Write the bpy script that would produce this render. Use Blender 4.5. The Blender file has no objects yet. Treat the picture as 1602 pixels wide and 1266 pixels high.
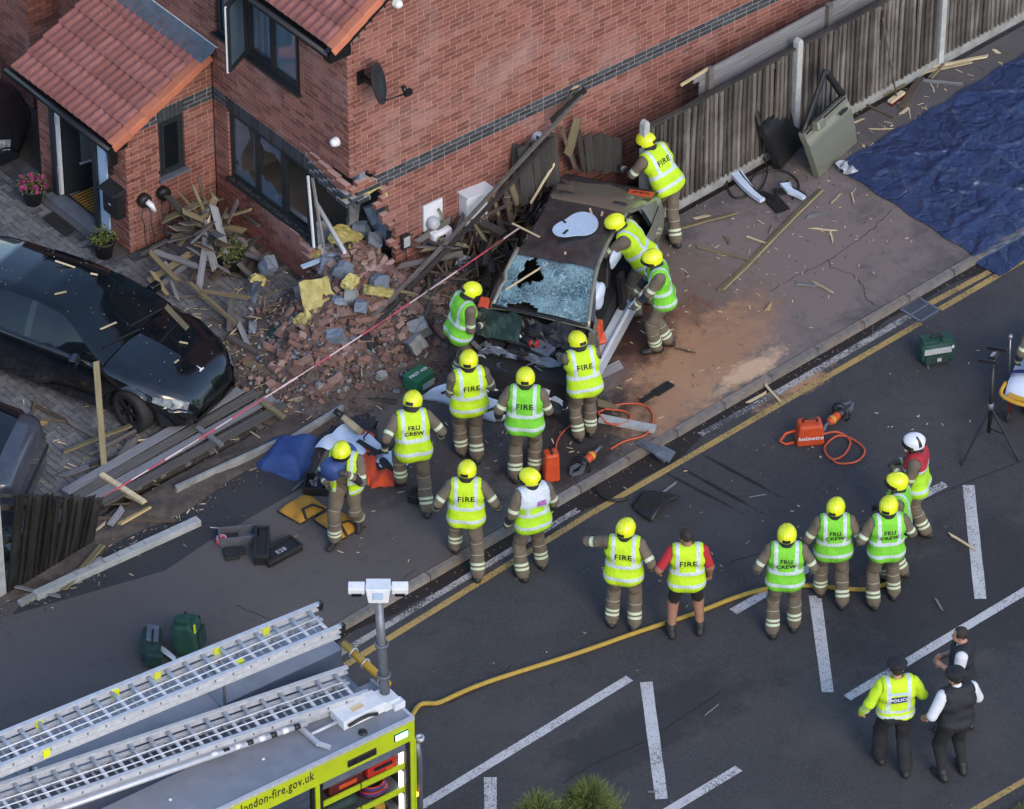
import bpy, bmesh, math, random
import numpy as np
from mathutils import Vector, Matrix, Euler
from mathutils.bvhtree import BVHTree

# ------------------------------------------------------------------ camera, sky, sun, exposure
SC = bpy.context.scene
COL = SC.collection
R = math.radians
FPX = 8560.0                                  # focal length of the long drone lens, in picture widths of 1602
PITCH, AZ = R(38.0), R(47.5)
FW = np.array([math.cos(AZ), math.sin(AZ), 0.0])
RT = np.array([math.sin(AZ), -math.cos(AZ), 0.0])
UPV = np.array([0, 0, 1.0])
CF = FW * math.cos(PITCH) - UPV * math.sin(PITCH)
CU = FW * math.sin(PITCH) + UPV * math.cos(PITCH)
CAM = np.array([-40.09, -47.09, 46.71])
cd = bpy.data.cameras.new('drone_camera')
cd.sensor_fit = 'HORIZONTAL'; cd.sensor_width = 36.0
cd.lens = FPX / 1602.0 * 36.0
cd.clip_start = 1.0; cd.clip_end = 2000.0
cam = bpy.data.objects.new('drone_camera', cd); COL.objects.link(cam)
M3 = Matrix((tuple(RT), tuple(CU), tuple(-CF))).transposed()
cam.matrix_world = Matrix.Translation(Vector(CAM)) @ M3.to_4x4()
SC.camera = cam

SUN_AZ = (-0.28, -0.96); SUN_EL = R(34)
w = bpy.data.worlds.new('World'); SC.world = w; w.use_nodes = True
nt = w.node_tree; bg = nt.nodes['Background']
sky = nt.nodes.new('ShaderNodeTexSky'); sky.sky_type = 'NISHITA'; sky.sun_disc = False
sky.sun_elevation = SUN_EL; sky.sun_rotation = math.atan2(SUN_AZ[0], SUN_AZ[1])
sky.air_density = 1.0; sky.dust_density = 1.0; sky.ozone_density = 2.0
nt.links.new(sky.outputs['Color'], bg.inputs['Color']); bg.inputs['Strength'].default_value = 0.15
sd = bpy.data.lights.new('sun', 'SUN'); sd.energy = 0.8; sd.angle = R(24); sd.color = (1.0, 0.80, 0.62)
so = bpy.data.objects.new('sun', sd); COL.objects.link(so)
sv = Vector((SUN_AZ[0] * math.cos(SUN_EL), SUN_AZ[1] * math.cos(SUN_EL), math.sin(SUN_EL)))
so.rotation_euler = sv.to_track_quat('Z', 'Y').to_euler()
so.location = (20, -20, 30)
vs = SC.view_settings
vs.view_transform = 'Standard'; vs.look = 'None'; vs.gamma = 1.0; vs.exposure = 0.95; vs.use_curve_mapping = False

# ------------------------------------------------------------------ placing helpers
def ray(px, py): return CF + RT * (px - 801.0) / FPX - CU * (py - 633.0) / FPX
def G(px, py, z=0.0):
    """the point of the place at height z that the survey grid gives"""
    d = ray(px, py); t = (z - CAM[2]) / d[2]
    return Vector(CAM + d * t)
RZ = -0.1                                     # road level
rnd = random.Random(7)
def U(a, b): return rnd.uniform(a, b)
HR = R(-3.5)                                  # the house stands 3.5 degrees off the road
HX = Vector((math.cos(HR), math.sin(HR), 0)); HY = Vector((-math.sin(HR), math.cos(HR), 0))
def HW(a, b, z=0.0): return HX * a + HY * b + Vector((0, 0, z))
def HL(p): return Vector((p.dot(HX), p.dot(HY), p.z))

# ------------------------------------------------------------------ materials
MATS = {}
def nodes(m):
    m.use_nodes = True
    return m.node_tree, m.node_tree.nodes['Principled BSDF']
def N(nt, typ, **kw):
    n = nt.nodes.new(typ)
    for k, v in kw.items():
        if k in n.inputs: n.inputs[k].default_value = v
        else: setattr(n, k, v)
    return n
def mth(nt, op, a, b=None, c=None, clamp=False):
    n = nt.nodes.new('ShaderNodeMath'); n.operation = op; n.use_clamp = clamp
    for i, v in enumerate((a, b, c)):
        if v is None: continue
        if isinstance(v, (int, float)): n.inputs[i].default_value = v
        else: nt.links.new(v, n.inputs[i])
    return n.outputs[0]
def mixc(nt, fac, a, b, mode='MIX'):
    n = nt.nodes.new('ShaderNodeMix'); n.data_type = 'RGBA'; n.blend_type = mode
    for s, v in ((n.inputs[0], fac), (n.inputs[6], a), (n.inputs[7], b)):
        if isinstance(v, (int, float)): s.default_value = v
        elif isinstance(v, tuple): s.default_value = (*v, 1) if len(v) == 3 else v
        else: nt.links.new(v, s)
    return n.outputs[2]
def ramp(nt, fac, a, b):
    n = nt.nodes.new('ShaderNodeMapRange'); n.inputs[1].default_value = a; n.inputs[2].default_value = b
    nt.links.new(fac, n.inputs[0]); return n.outputs[0]
def noise(nt, vec, scale, detail=4, rough=0.6, dim=None):
    n = nt.nodes.new('ShaderNodeTexNoise'); n.inputs['Scale'].default_value = scale
    n.inputs['Detail'].default_value = detail; n.inputs['Roughness'].default_value = rough
    if vec is not None: nt.links.new(vec, n.inputs['Vector'])
    return n.outputs['Fac']
def coord(nt, kind='Object', sc=None):
    o = nt.nodes.new('ShaderNodeTexCoord').outputs[kind]
    if sc:
        mp = nt.nodes.new('ShaderNodeMapping'); mp.inputs['Scale'].default_value = sc
        nt.links.new(o, mp.inputs['Vector']); o = mp.outputs[0]
    return o
def worldpos(nt, sc=None):
    o = nt.nodes.new('ShaderNodeNewGeometry').outputs['Position']
    if sc:
        mp = nt.nodes.new('ShaderNodeMapping'); mp.inputs['Scale'].default_value = sc
        nt.links.new(o, mp.inputs['Vector']); o = mp.outputs[0]
    return o
def piece_random(nt):
    a = nt.nodes.new('ShaderNodeNewGeometry').outputs['Random Per Island']
    b = nt.nodes.new('ShaderNodeObjectInfo').outputs['Random']
    return mth(nt, 'FRACT', mth(nt, 'ADD', a, b))
def bump(nt, bs, height, strength=0.3, dist=0.01):
    n = nt.nodes.new('ShaderNodeBump'); n.inputs['Strength'].default_value = strength
    n.inputs['Distance'].default_value = dist
    nt.links.new(height, n.inputs['Height']); nt.links.new(n.outputs[0], bs.inputs['Normal'])
def pm(name, col, col2=None, scale=8.0, rough=0.8, metal=0.0, bmp=0.0, bscale=None, var=0.0, spec=0.5,
       stretch=None, dirt=None, dirt_scale=2.0, dirt_amt=0.5, coat=0.0, space='Object', lo=0.35, hi=0.65):
    """general procedural paint/cloth/stone: two tones by noise, per-piece brightness, dirt patches, fine relief"""
    if name in MATS: return MATS[name]
    m = bpy.data.materials.new(name); nt, bs = nodes(m); MATS[name] = m
    v = coord(nt, space, stretch)
    c = col
    if col2 is not None:
        c = mixc(nt, ramp(nt, noise(nt, v, scale, 5, 0.65), lo, hi), col, col2)
    if dirt is not None:
        d = ramp(nt, noise(nt, worldpos(nt), dirt_scale, 6, 0.7), 0.45, 0.75)
        c = mixc(nt, mth(nt, 'MULTIPLY', d, dirt_amt), c, dirt)
    if var > 0:
        f = mth(nt, 'ADD', mth(nt, 'MULTIPLY', piece_random(nt), 2 * var), 1 - var)
        h = nt.nodes.new('ShaderNodeHueSaturation'); nt.links.new(f, h.inputs['Value'])
        if isinstance(c, tuple): h.inputs['Color'].default_value = (*c, 1)
        else: nt.links.new(c, h.inputs['Color'])
        c = h.outputs[0]
    if isinstance(c, tuple): bs.inputs['Base Color'].default_value = (*c, 1)
    else: nt.links.new(c, bs.inputs['Base Color'])
    bs.inputs['Roughness'].default_value = rough; bs.inputs['Metallic'].default_value = metal
    bs.inputs['Specular IOR Level'].default_value = spec
    if coat: bs.inputs['Coat Weight'].default_value = coat; bs.inputs['Coat Roughness'].default_value = 0.06
    if bmp > 0: bump(nt, bs, noise(nt, v, bscale or scale * 3, 5, 0.7), bmp)
    return m
def emit(name, col, s):
    m = bpy.data.materials.new(name); nt, bs = nodes(m); MATS[name] = m
    bs.inputs['Base Color'].default_value = (*col, 1); bs.inputs['Emission Color'].default_value = (*col, 1)
    bs.inputs['Emission Strength'].default_value = s
    return m

# masonry
def brick_mat(name, a, b, c):
    m = bpy.data.materials.new(name); nt, bs = nodes(m); MATS[name] = m
    r = piece_random(nt)
    cr = nt.nodes.new('ShaderNodeValToRGB'); e = cr.color_ramp.elements
    e[0].color = (*a, 1); e[1].color = (*c, 1); e[0].position = 0.05; e[1].position = 0.95
    k = e.new(0.5); k.color = (*b, 1)
    nt.links.new(r, cr.inputs[0])
    wp = worldpos(nt)
    n1 = noise(nt, wp, 45, 4, 0.7)
    col = mixc(nt, ramp(nt, n1, 0.3, 0.75), cr.outputs[0], tuple(x * 0.72 for x in b))
    big = ramp(nt, noise(nt, wp, 0.9, 5, 0.65), 0.5, 0.72)                  # lime bloom, uneven
    col = mixc(nt, mth(nt, 'MULTIPLY', big, 0.34), col, (0.46, 0.34, 0.33))
    sp = ramp(nt, noise(nt, wp, 3.5, 4, 0.7), 0.6, 0.7)
    col = mixc(nt, mth(nt, 'MULTIPLY', sp, 0.25), col, (0.12, 0.055, 0.05))
    nt.links.new(col, bs.inputs['Base Color']); bs.inputs['Roughness'].default_value = 0.9
    bs.inputs['Specular IOR Level'].default_value = 0.25
    bump(nt, bs, n1, 0.35, 0.006)
    return m
brick_mat('red_brick', (0.135, 0.054, 0.043), (0.242, 0.096, 0.073), (0.34, 0.152, 0.118))
brick_mat('loose_brick', (0.13, 0.075, 0.062), (0.25, 0.148, 0.118), (0.42, 0.31, 0.26))
pm('blue_brick', (0.028, 0.033, 0.042), (0.05, 0.055, 0.065), 20, 0.65, bmp=0.2, var=0.35)
pm('red_mortar', (0.42, 0.25, 0.205), (0.49, 0.32, 0.27), 30, 0.95, bmp=0.3, dirt=(0.5, 0.4, 0.38), dirt_scale=1.2, dirt_amt=0.45)
pm('grey_mortar', (0.42, 0.40, 0.39), (0.34, 0.32, 0.31), 30, 0.95, bmp=0.3)
def tile_mat():
    m = bpy.data.materials.new('clay_tile'); nt, bs = nodes(m); MATS['clay_tile'] = m
    wp = worldpos(nt); r = piece_random(nt)
    c = mixc(nt, r, (0.26, 0.098, 0.080), (0.36, 0.145, 0.125))
    c = mixc(nt, ramp(nt, noise(nt, wp, 9, 6, 0.75), 0.42, 0.7), c, (0.22, 0.085, 0.075))
    c = mixc(nt, mth(nt, 'MULTIPLY', ramp(nt, noise(nt, wp, 55, 2, 0.5), 0.66, 0.74), 0.6), c, (0.5, 0.33, 0.26))
    nt.links.new(c, bs.inputs['Base Color']); bs.inputs['Roughness'].default_value = 0.85
    bump(nt, bs, noise(nt, wp, 60, 4, 0.7), 0.3, 0.006)
tile_mat()
pm('ridge_tile', (0.50, 0.17, 0.085), (0.42, 0.14, 0.085), 6, 0.8, bmp=0.15, var=0.12)
pm('lead', (0.085, 0.10, 0.125), (0.13, 0.15, 0.18), 7, 0.55, bmp=0.1)
pm('anthracite', (0.014, 0.018, 0.022), (0.022, 0.026, 0.03), 12, 0.45)
pm('gutter_black', (0.008, 0.008, 0.009), None, rough=0.35)
pm('white_upvc', (0.72, 0.74, 0.77), (0.62, 0.65, 0.68), 6, 0.4)
pm('white_paint', (0.78, 0.79, 0.8), (0.66, 0.68, 0.70), 9, 0.45)
pm('film_blue', (0.36, 0.50, 0.66), (0.46, 0.60, 0.74), 22, 0.4)
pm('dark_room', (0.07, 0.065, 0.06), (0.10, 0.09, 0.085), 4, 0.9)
pm('plaster', (0.30, 0.28, 0.26), (0.22, 0.2, 0.19), 3, 0.95)
def glass(name, col, rough=0.08, spec=0.9):
    m = bpy.data.materials.new(name); nt, bs = nodes(m); MATS[name] = m
    wp = worldpos(nt)
    c = mixc(nt, noise(nt, wp, 1.6, 2), col, tuple(min(1, x * 1.7) for x in col))
    nt.links.new(c, bs.inputs['Base Color'])
    bs.inputs['Roughness'].default_value = rough; bs.inputs['Specular IOR Level'].default_value = spec
    bs.inputs['Coat Weight'].default_value = 0.25; bs.inputs['Coat Roughness'].default_value = 0.03
    return m
glass('window_glass', (0.055, 0.085, 0.12)); glass('dark_glass', (0.004, 0.006, 0.008), .05, .45); glass('frosted_glass', (0.08, 0.095, 0.105), 0.3)
# ground
def asphalt(name, a, b, speck, patches, sc=1.0, stains=(), rough=0.85):
    m = bpy.data.materials.new(name); nt, bs = nodes(m); MATS[name] = m
    wp = worldpos(nt)
    g = noise(nt, wp, 34 * sc, 5, 0.85)
    c = mixc(nt, ramp(nt, g, 0.3, 0.7), a, b)
    c = mixc(nt, mth(nt, 'MULTIPLY', ramp(nt, noise(nt, wp, 75, 2, 0.6), 0.62, 0.72), 0.55), c, speck)
    c = mixc(nt, mth(nt, 'MULTIPLY', ramp(nt, noise(nt, wp, 0.55, 6, 0.68), 0.46, 0.66), 0.55), c, patches)
    c = mixc(nt, mth(nt, 'MULTIPLY', ramp(nt, noise(nt, wp, 3.1, 6, 0.75), 0.55, 0.75), 0.4), c, tuple(x * 0.5 for x in a))
    vor = nt.nodes.new('ShaderNodeTexVoronoi'); vor.inputs['Scale'].default_value = 2.6
    nt.links.new(wp, vor.inputs['Vector'])
    dots = mth(nt, 'LESS_THAN', vor.outputs['Distance'], 0.026)                       # crumbs and gum
    c = mixc(nt, mth(nt, 'MULTIPLY', dots, 0.55), c, (0.38, 0.37, 0.36))
    for (x, y, rx, ry, rot, col, amt, nsc) in stains:                                 # spills and tone patches with a ragged outline of their own
        mp = nt.nodes.new('ShaderNodeMapping'); mp.vector_type = 'TEXTURE'
        mp.inputs['Location'].default_value = (x, y, 0); mp.inputs['Rotation'].default_value = (0, 0, rot)
        mp.inputs['Scale'].default_value = (rx, ry, 50)
        nt.links.new(wp, mp.inputs['Vector'])
        ln = nt.nodes.new('ShaderNodeVectorMath'); ln.operation = 'LENGTH'; nt.links.new(mp.outputs[0], ln.inputs[0])
        nn = noise(nt, wp, nsc, 7, 0.78)
        d = mth(nt, 'ADD', ln.outputs['Value'], mth(nt, 'MULTIPLY', mth(nt, 'SUBTRACT', nn, 0.5), 2.6))
        f = mth(nt, 'MULTIPLY', ramp(nt, d, 1.05, 0.55), amt)
        c = mixc(nt, f, c, col)
    nt.links.new(c, bs.inputs['Base Color']); bs.inputs['Roughness'].default_value = rough
    bs.inputs['Specular IOR Level'].default_value = 0.35
    bump(nt, bs, g, 0.5, 0.008)
    return m
pm('kerb_stone', (0.15, 0.145, 0.14), (0.24, 0.225, 0.21), 9, 0.9, bmp=0.3, var=0.18, dirt=(0.33, 0.2, 0.1), dirt_scale=0.45, dirt_amt=0.6)
pm('paver_grey', (0.19, 0.19, 0.195), (0.125, 0.125, 0.13), 11, 0.9, bmp=0.35, var=0.22, dirt=(0.09, 0.08, 0.075), dirt_scale=1.4, dirt_amt=0.6)
pm('paver_dark', (0.055, 0.058, 0.064), (0.085, 0.088, 0.095), 11, 0.85, bmp=0.3, var=0.2)
pm('sand_joint', (0.075, 0.068, 0.062), (0.045, 0.04, 0.036), 12, 0.95)
pm('soil', (0.055, 0.043, 0.034), (0.10, 0.083, 0.068), 7, 0.95, bmp=0.9, bscale=30, dirt=(0.17, 0.13, 0.10), dirt_scale=3)
pm('rubble_dust', (0.085, 0.062, 0.052), (0.17, 0.128, 0.108), 9, 0.95, bmp=0.9, bscale=26, dirt=(0.055, 0.046, 0.042), dirt_scale=2.2, dirt_amt=0.85)
pm('concrete', (0.32, 0.325, 0.315), (0.22, 0.225, 0.215), 6, 0.9, bmp=0.35, dirt=(0.11, 0.12, 0.09), dirt_scale=4, dirt_amt=0.5)
pm('concrete_pale', (0.46, 0.47, 0.46), (0.34, 0.355, 0.35), 6, 0.9, bmp=0.3, dirt=(0.2, 0.21, 0.18), dirt_scale=5)
pm('block_blue', (0.20, 0.245, 0.31), (0.145, 0.17, 0.21), 8, 0.95, bmp=0.5, var=0.2)
pm('wool', (0.55, 0.49, 0.19), (0.40, 0.335, 0.11), 9, 0.98, bmp=1.0, bscale=22, var=0.15)
# timber
def timber(name, a, b, var=0.3, gloss=0.85, dirt=None):
    return pm(name, a, b, 5, gloss, bmp=0.5, bscale=14, var=var, stretch=(0.35, 7, 7), dirt=dirt, dirt_scale=3)
timber('timber_grey', (0.155, 0.14, 0.125), (0.085, 0.077, 0.07))
timber('timber_silver', (0.235, 0.235, 0.245), (0.145, 0.145, 0.152))
timber('timber_brown', (0.13, 0.095, 0.062), (0.07, 0.05, 0.034))
timber('timber_green', (0.235, 0.195, 0.105), (0.145, 0.12, 0.065))
timber('timber_fresh', (0.50, 0.37, 0.17), (0.38, 0.27, 0.115))
timber('timber_split', (0.62, 0.52, 0.33), (0.48, 0.38, 0.22))
timber('timber_black', (0.026, 0.023, 0.021), (0.05, 0.044, 0.039))
def pale_mat(name, a, b, c):
    m = bpy.data.materials.new(name); nt, bs = nodes(m); MATS[name] = m
    v = coord(nt, 'Object', (9, 9, 0.8)); wp = worldpos(nt)
    col = mixc(nt, ramp(nt, noise(nt, v, 3, 5, 0.7), 0.3, 0.7), a, b)
    col = mixc(nt, mth(nt, 'MULTIPLY', ramp(nt, noise(nt, wp, 1.1, 5, 0.65), 0.46, 0.7), 0.7), col, c)
    h = nt.nodes.new('ShaderNodeHueSaturation')
    nt.links.new(mth(nt, 'ADD', mth(nt, 'MULTIPLY', piece_random(nt), 1.1), 0.42), h.inputs['Value'])
    nt.links.new(col, h.inputs['Color']); nt.links.new(h.outputs[0], bs.inputs['Base Color'])
    bs.inputs['Roughness'].default_value = 0.9; bs.inputs['Specular IOR Level'].default_value = 0.2
    bump(nt, bs, noise(nt, v, 9, 4, 0.7), 0.5, 0.006)
    return m
pale_mat('fence_pale', (0.135, 0.12, 0.103), (0.07, 0.062, 0.055), (0.27, 0.25, 0.225))
pale_mat('fence_pale_dark', (0.03, 0.027, 0.025), (0.016, 0.015, 0.014), (0.06, 0.055, 0.05))
# common
pm('black_plastic', (0.010, 0.010, 0.011), (0.02, 0.02, 0.021), 14, 0.45, var=0.1)
pm('black_matt', (0.012, 0.012, 0.013), (0.02, 0.02, 0.021), 14, 0.8)
pm('rubber', (0.013, 0.013, 0.014), (0.022, 0.022, 0.022), 10, 0.75)
pm('alu', (0.62, 0.64, 0.67), (0.50, 0.52, 0.55), 12, 0.5, 0.35)
pm('alu_dark', (0.22, 0.235, 0.26), (0.16, 0.175, 0.2), 9, 0.5, 0.6)
pm('steel', (0.33, 0.34, 0.36), (0.25, 0.26, 0.28), 15, 0.4, 0.8)
pm('red_paint', (0.5, 0.03, 0.025), (0.4, 0.025, 0.02), 8, 0.4)
pm('maroon', (0.10, 0.012, 0.012), (0.07, 0.01, 0.01), 6, 0.5)
pm('orange', (0.62, 0.085, 0.025), (0.5, 0.065, 0.02), 8, 0.42)
pm('orange_cloth', (0.60, 0.075, 0.022), (0.46, 0.05, 0.018), 7, 0.85, bmp=0.2)
pm('orange_hose', (0.55, 0.10, 0.04), (0.45, 0.08, 0.03), 10, 0.45)
pm('yellow_hose', (0.42, 0.29, 0.045), (0.33, 0.22, 0.04), 18, 0.7, bmp=0.25)
pm('yellow_rail', (0.60, 0.34, 0.03), (0.52, 0.28, 0.025), 6, 0.4)
pm('green_bag', (0.018, 0.075, 0.052), (0.012, 0.05, 0.036), 10, 0.7, bmp=0.3)
pm('green_dark', (0.010, 0.032, 0.026), (0.016, 0.045, 0.036), 10, 0.7, bmp=0.3)
pm('green_box', (0.02, 0.15, 0.075), (0.015, 0.12, 0.06), 10, 0.6)
pm('silver_cloth', (0.45, 0.47, 0.48), (0.36, 0.38, 0.4), 12, 0.5)
def tarp_mat():
    m = bpy.data.materials.new('blue_tarp'); nt, bs = nodes(m); MATS['blue_tarp'] = m; wp = worldpos(nt)
    c = mixc(nt, ramp(nt, noise(nt, wp, 2.2, 5, .7), .35, .65), (0.017, 0.030, 0.085), (0.030, 0.048, 0.125))
    c = mixc(nt, mth(nt, 'MULTIPLY', ramp(nt, noise(nt, wp, 2.7, 6, .75), .5, .75), .4), c, (.10, .11, .15))
    h = None
    for s, a in ((.7, 1.0), (1.9, .7), (5.5, .22)):
        r_ = mth(nt, 'MULTIPLY', ramp(nt, mth(nt, 'ABSOLUTE', mth(nt, 'SUBTRACT', noise(nt, wp, s, 2, .5), .5)), .0, .05), a); h = r_ if h is None else mth(nt, 'ADD', h, r_)
    nt.links.new(c, bs.inputs['Base Color']); bs.inputs['Roughness'].default_value = .40; bump(nt, bs, h, .5, .05)
tarp_mat()
pm('blue_cloth', (0.022, 0.055, 0.19), (0.035, 0.075, 0.24), 5, 0.6, bmp=0.3)
pm('white_sheet', (0.60, 0.68, 0.80), (0.5, 0.6, 0.74), 4, 0.6, bmp=0.2)
pm('yellow_canvas', (0.50, 0.265, 0.025), (0.38, 0.19, 0.02), 5, 0.8, bmp=0.3, dirt=(0.17, 0.09, 0.03), dirt_scale=5, dirt_amt=0.5)
pm('red_tape', (0.45, 0.08, 0.13), None, rough=0.5); pm('white_tape', (0.62, 0.50, 0.52), None, rough=0.5)
pm('pink', (0.62, 0.13, 0.17), (0.5, 0.08, 0.12), 20, 0.5)
pm('foliage', (0.055, 0.085, 0.018), (0.14, 0.17, 0.04), 12, 0.8, var=0.35)
pm('petal', (0.28, 0.025, 0.12), (0.40, 0.05, 0.19), 12, 0.7, var=0.3)
pm('pot', (0.014, 0.015, 0.017), None, rough=0.6)
pm('skin', (0.42, 0.235, 0.17), (0.36, 0.19, 0.135), 9, 0.6, bmp=0.1)
pm('skin_tan', (0.30, 0.155, 0.10), (0.25, 0.12, 0.08), 9, 0.6, bmp=0.1)
pm('hair', (0.016, 0.010, 0.008), (0.028, 0.018, 0.013), 40, 0.7, bmp=0.5)

pm('helmet_yellow', (.74, .80, .015), (.64, .72, .015), 8, .28, coat=.5, bmp=.05); pm('helmet_white', (.70, .72, .76), (.6, .62, .66), 8, .25, coat=.5)
pm('glove', (.05, .045, .038), (.09, .08, .065), 15, .8, bmp=.3); pm('boot', (.012, .012, .012), (.02, .019, .018), 14, .6); pm('visor', (.012, .012, .013), None, rough=.12, spec=.9)
pm('police_blue', (.02, .03, .16), (.03, .045, .2), 20, .5); pm('purple', (.30, .06, .32), (.45, .25, .5), 30, .5)
# ------------------------------------------------------------------ mesh builder
class MB:
    def __init__(s): s.v = []; s.f = []; s.m = []; s.sm = []
    def add(s, vs, fs, mi=0, smooth=False):
        b = len(s.v); s.v += [tuple(v) for v in vs]
        for f in fs: s.f.append(tuple(b + i for i in f)); s.m.append(mi); s.sm.append(smooth)
    def box(s, c, sz, M=None, mi=0, taper=(1, 1)):
        x, y, z = (q / 2 for q in sz); tx, ty = taper
        P = [(-x, -y, -z), (x, -y, -z), (x, y, -z), (-x, y, -z), (-x * tx, -y * ty, z), (x * tx, -y * ty, z), (x * tx, y * ty, z), (-x * tx, y * ty, z)]
        c = Vector(c)
        P = [(M @ Vector(p) + c) if M else Vector(p) + c for p in P]
        s.add(P, [(3, 2, 1, 0), (4, 5, 6, 7), (0, 1, 5, 4), (1, 2, 6, 5), (2, 3, 7, 6), (3, 0, 4, 7)], mi)
    def bar(s, a, b, wd, th, up=(0, 0, 1), mi=0, cut=0.0):
        a = Vector(a); b = Vector(b); d = (b - a).normalized(); up = Vector(up)
        sd = d.cross(up)
        if sd.length < 1e-4: sd = d.cross(Vector((1, 0, 0)))
        sd.normalize(); u2 = sd.cross(d)
        P = []
        for q, k in ((a, 0), (b, 1)):
            for i, j in ((-1, -1), (1, -1), (1, 1), (-1, 1)):
                P.append(q + sd * wd / 2 * i + u2 * th / 2 * j + d * (cut * i * (1 if k else -1)))
        s.add(P, [(3, 2, 1, 0), (4, 5, 6, 7), (0, 1, 5, 4), (1, 2, 6, 5), (2, 3, 7, 6), (3, 0, 4, 7)], mi)
    def tube(s, pts, r, n=8, mi=0, cap=True, closed=False, flat=1.0):
        pts = [Vector(p) for p in pts]; L = len(pts)
        rs = r if isinstance(r, (list, tuple)) else [r] * L
        ref = None; V = []
        for i, p in enumerate(pts):
            if closed: t = pts[(i + 1) % L] - pts[i - 1]
            else: t = pts[min(i + 1, L - 1)] - pts[max(i - 1, 0)]
            t.normalize()
            if ref is None:
                ref = Vector((0, 0, 1)) if abs(t.z) < 0.9 else Vector((1, 0, 0))
            x = t.cross(ref)
            if x.length < 1e-5: x = t.orthogonal()
            x.normalize(); y = x.cross(t); ref = y
            for k in range(n):
                a = 2 * math.pi * k / n
                V.append(p + x * math.cos(a) * rs[i] + y * math.sin(a) * rs[i] * flat)
        F = []
        for i in range(L if closed else L - 1):
            for k in range(n):
                a = i * n + k; b = i * n + (k + 1) % n; j = ((i + 1) % L) * n
                F.append((a, b, j + (k + 1) % n, j + k))
        s.add(V, F, mi, True)
        if cap and not closed:
            b0 = len(s.v) - L * n
            s.f.append(tuple(b0 + k for k in range(n))[::-1]); s.m.append(mi); s.sm.append(False)
            s.f.append(tuple(b0 + (L - 1) * n + k for k in range(n))); s.m.append(mi); s.sm.append(False)
    def lathe(s, prof, n=16, M=None, mi=0, a0=0, a1=2 * math.pi):
        full = abs(a1 - a0 - 2 * math.pi) < 1e-6; V = []; c = n if full else n + 1
        for r_, z in prof:
            for k in range(c):
                a = a0 + (a1 - a0) * k / n
                p = Vector((r_ * math.cos(a), r_ * math.sin(a), z)); V.append(M @ p if M else p)
        F = []
        for i in range(len(prof) - 1):
            for k in range(n):
                F.append((i * c + k, i * c + (k + 1) % c, (i + 1) * c + (k + 1) % c, (i + 1) * c + k))
        s.add(V, F, mi, True)
    def prism(s, poly, h, M=None, mi=0):
        n = len(poly); P = [Vector((p[0], p[1], 0)) for p in poly] + [Vector((p[0], p[1], h)) for p in poly]
        if M: P = [M @ p for p in P]
        s.add(P, [tuple(range(n))[::-1], tuple(range(n, 2 * n))] + [(i, (i + 1) % n, n + (i + 1) % n, n + i) for i in range(n)], mi)
    def grid(s, fn, nu, nv, mi=0, smooth=True, skip=None):
        b = [fn(i / nu, j / nv) for i in range(nu + 1) for j in range(nv + 1)]
        F = [(i * (nv + 1) + j, (i + 1) * (nv + 1) + j, (i + 1) * (nv + 1) + j + 1, i * (nv + 1) + j + 1)
             for i in range(nu) for j in range(nv) if not (skip and skip(i / nu, j / nv))]
        s.add(b, F, mi, smooth)
    def mesh(s, name, mats):
        me = bpy.data.meshes.new(name); me.from_pydata(s.v, [], s.f); me.update()
        for m in (mats if isinstance(mats, (list, tuple)) else [mats]): me.materials.append(MATS[m])
        me.polygons.foreach_set('material_index', s.m); me.polygons.foreach_set('use_smooth', s.sm)
        return me
    def build(s, name, mats, parent=None, loc=None, rz=None, bevel=0.0, fix=False):
        me = s.mesh(name, mats)
        if fix:
            bm = bmesh.new(); bm.from_mesh(me); bmesh.ops.recalc_face_normals(bm, faces=bm.faces); bm.to_mesh(me); bm.free()
        o = bpy.data.objects.new(name, me); COL.objects.link(o)
        if parent: o.parent = parent
        if loc is not None: o.location = loc
        if rz is not None: o.rotation_euler = (0, 0, rz)
        if bevel:
            b = o.modifiers.new('edge', 'BEVEL'); b.width = bevel; b.segments = 2; b.limit_method = 'ANGLE'
        return o
def tag(o, label, cat, group=None):
    o['label'] = label; o['category'] = cat
    if group: o['group'] = group
    return o
def thing(name, label, cat, loc=(0, 0, 0), rz=0.0, group=None):
    o = bpy.data.objects.new(name, None); COL.objects.link(o); o.empty_display_size = 0.2
    o.location = loc; o.rotation_euler = (0, 0, rz)
    return tag(o, label, cat, group)
def structure(o): o['kind'] = 'structure'; return o
def stuff(o): o['kind'] = 'stuff'; return o
def inst(name, me, parent=None, mw=None):
    o = bpy.data.objects.new(name, me); COL.objects.link(o)
    if parent: o.parent = parent
    if mw is not None: o.matrix_local = mw
    return o
def jit(a): return Vector((U(-a, a), U(-a, a), U(-a, a)))
def rot(ax, ang): return Matrix.Rotation(ang, 3, ax)
def text_mesh(body, size, extrude=0.002, bold=0.0):
    cu = bpy.data.curves.new('lettering', 'FONT'); cu.body = body; cu.size = size; cu.extrude = extrude
    cu.align_x = 'CENTER'; cu.align_y = 'CENTER'; cu.offset = bold; cu.space_character = 1.12; cu.resolution_u = 3
    ob = bpy.data.objects.new('lettering', cu); COL.objects.link(ob)
    bpy.context.view_layer.update()
    me = bpy.data.meshes.new_from_object(ob.evaluated_get(bpy.context.evaluated_depsgraph_get()))
    bpy.data.objects.remove(ob); bpy.data.curves.remove(cu)
    return me
LETTERS = {}
def lettering(body, size):
    k = (body, size)
    if k not in LETTERS: LETTERS[k] = text_mesh(body, size, 0.0, 0.0025)
    return LETTERS[k]
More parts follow.
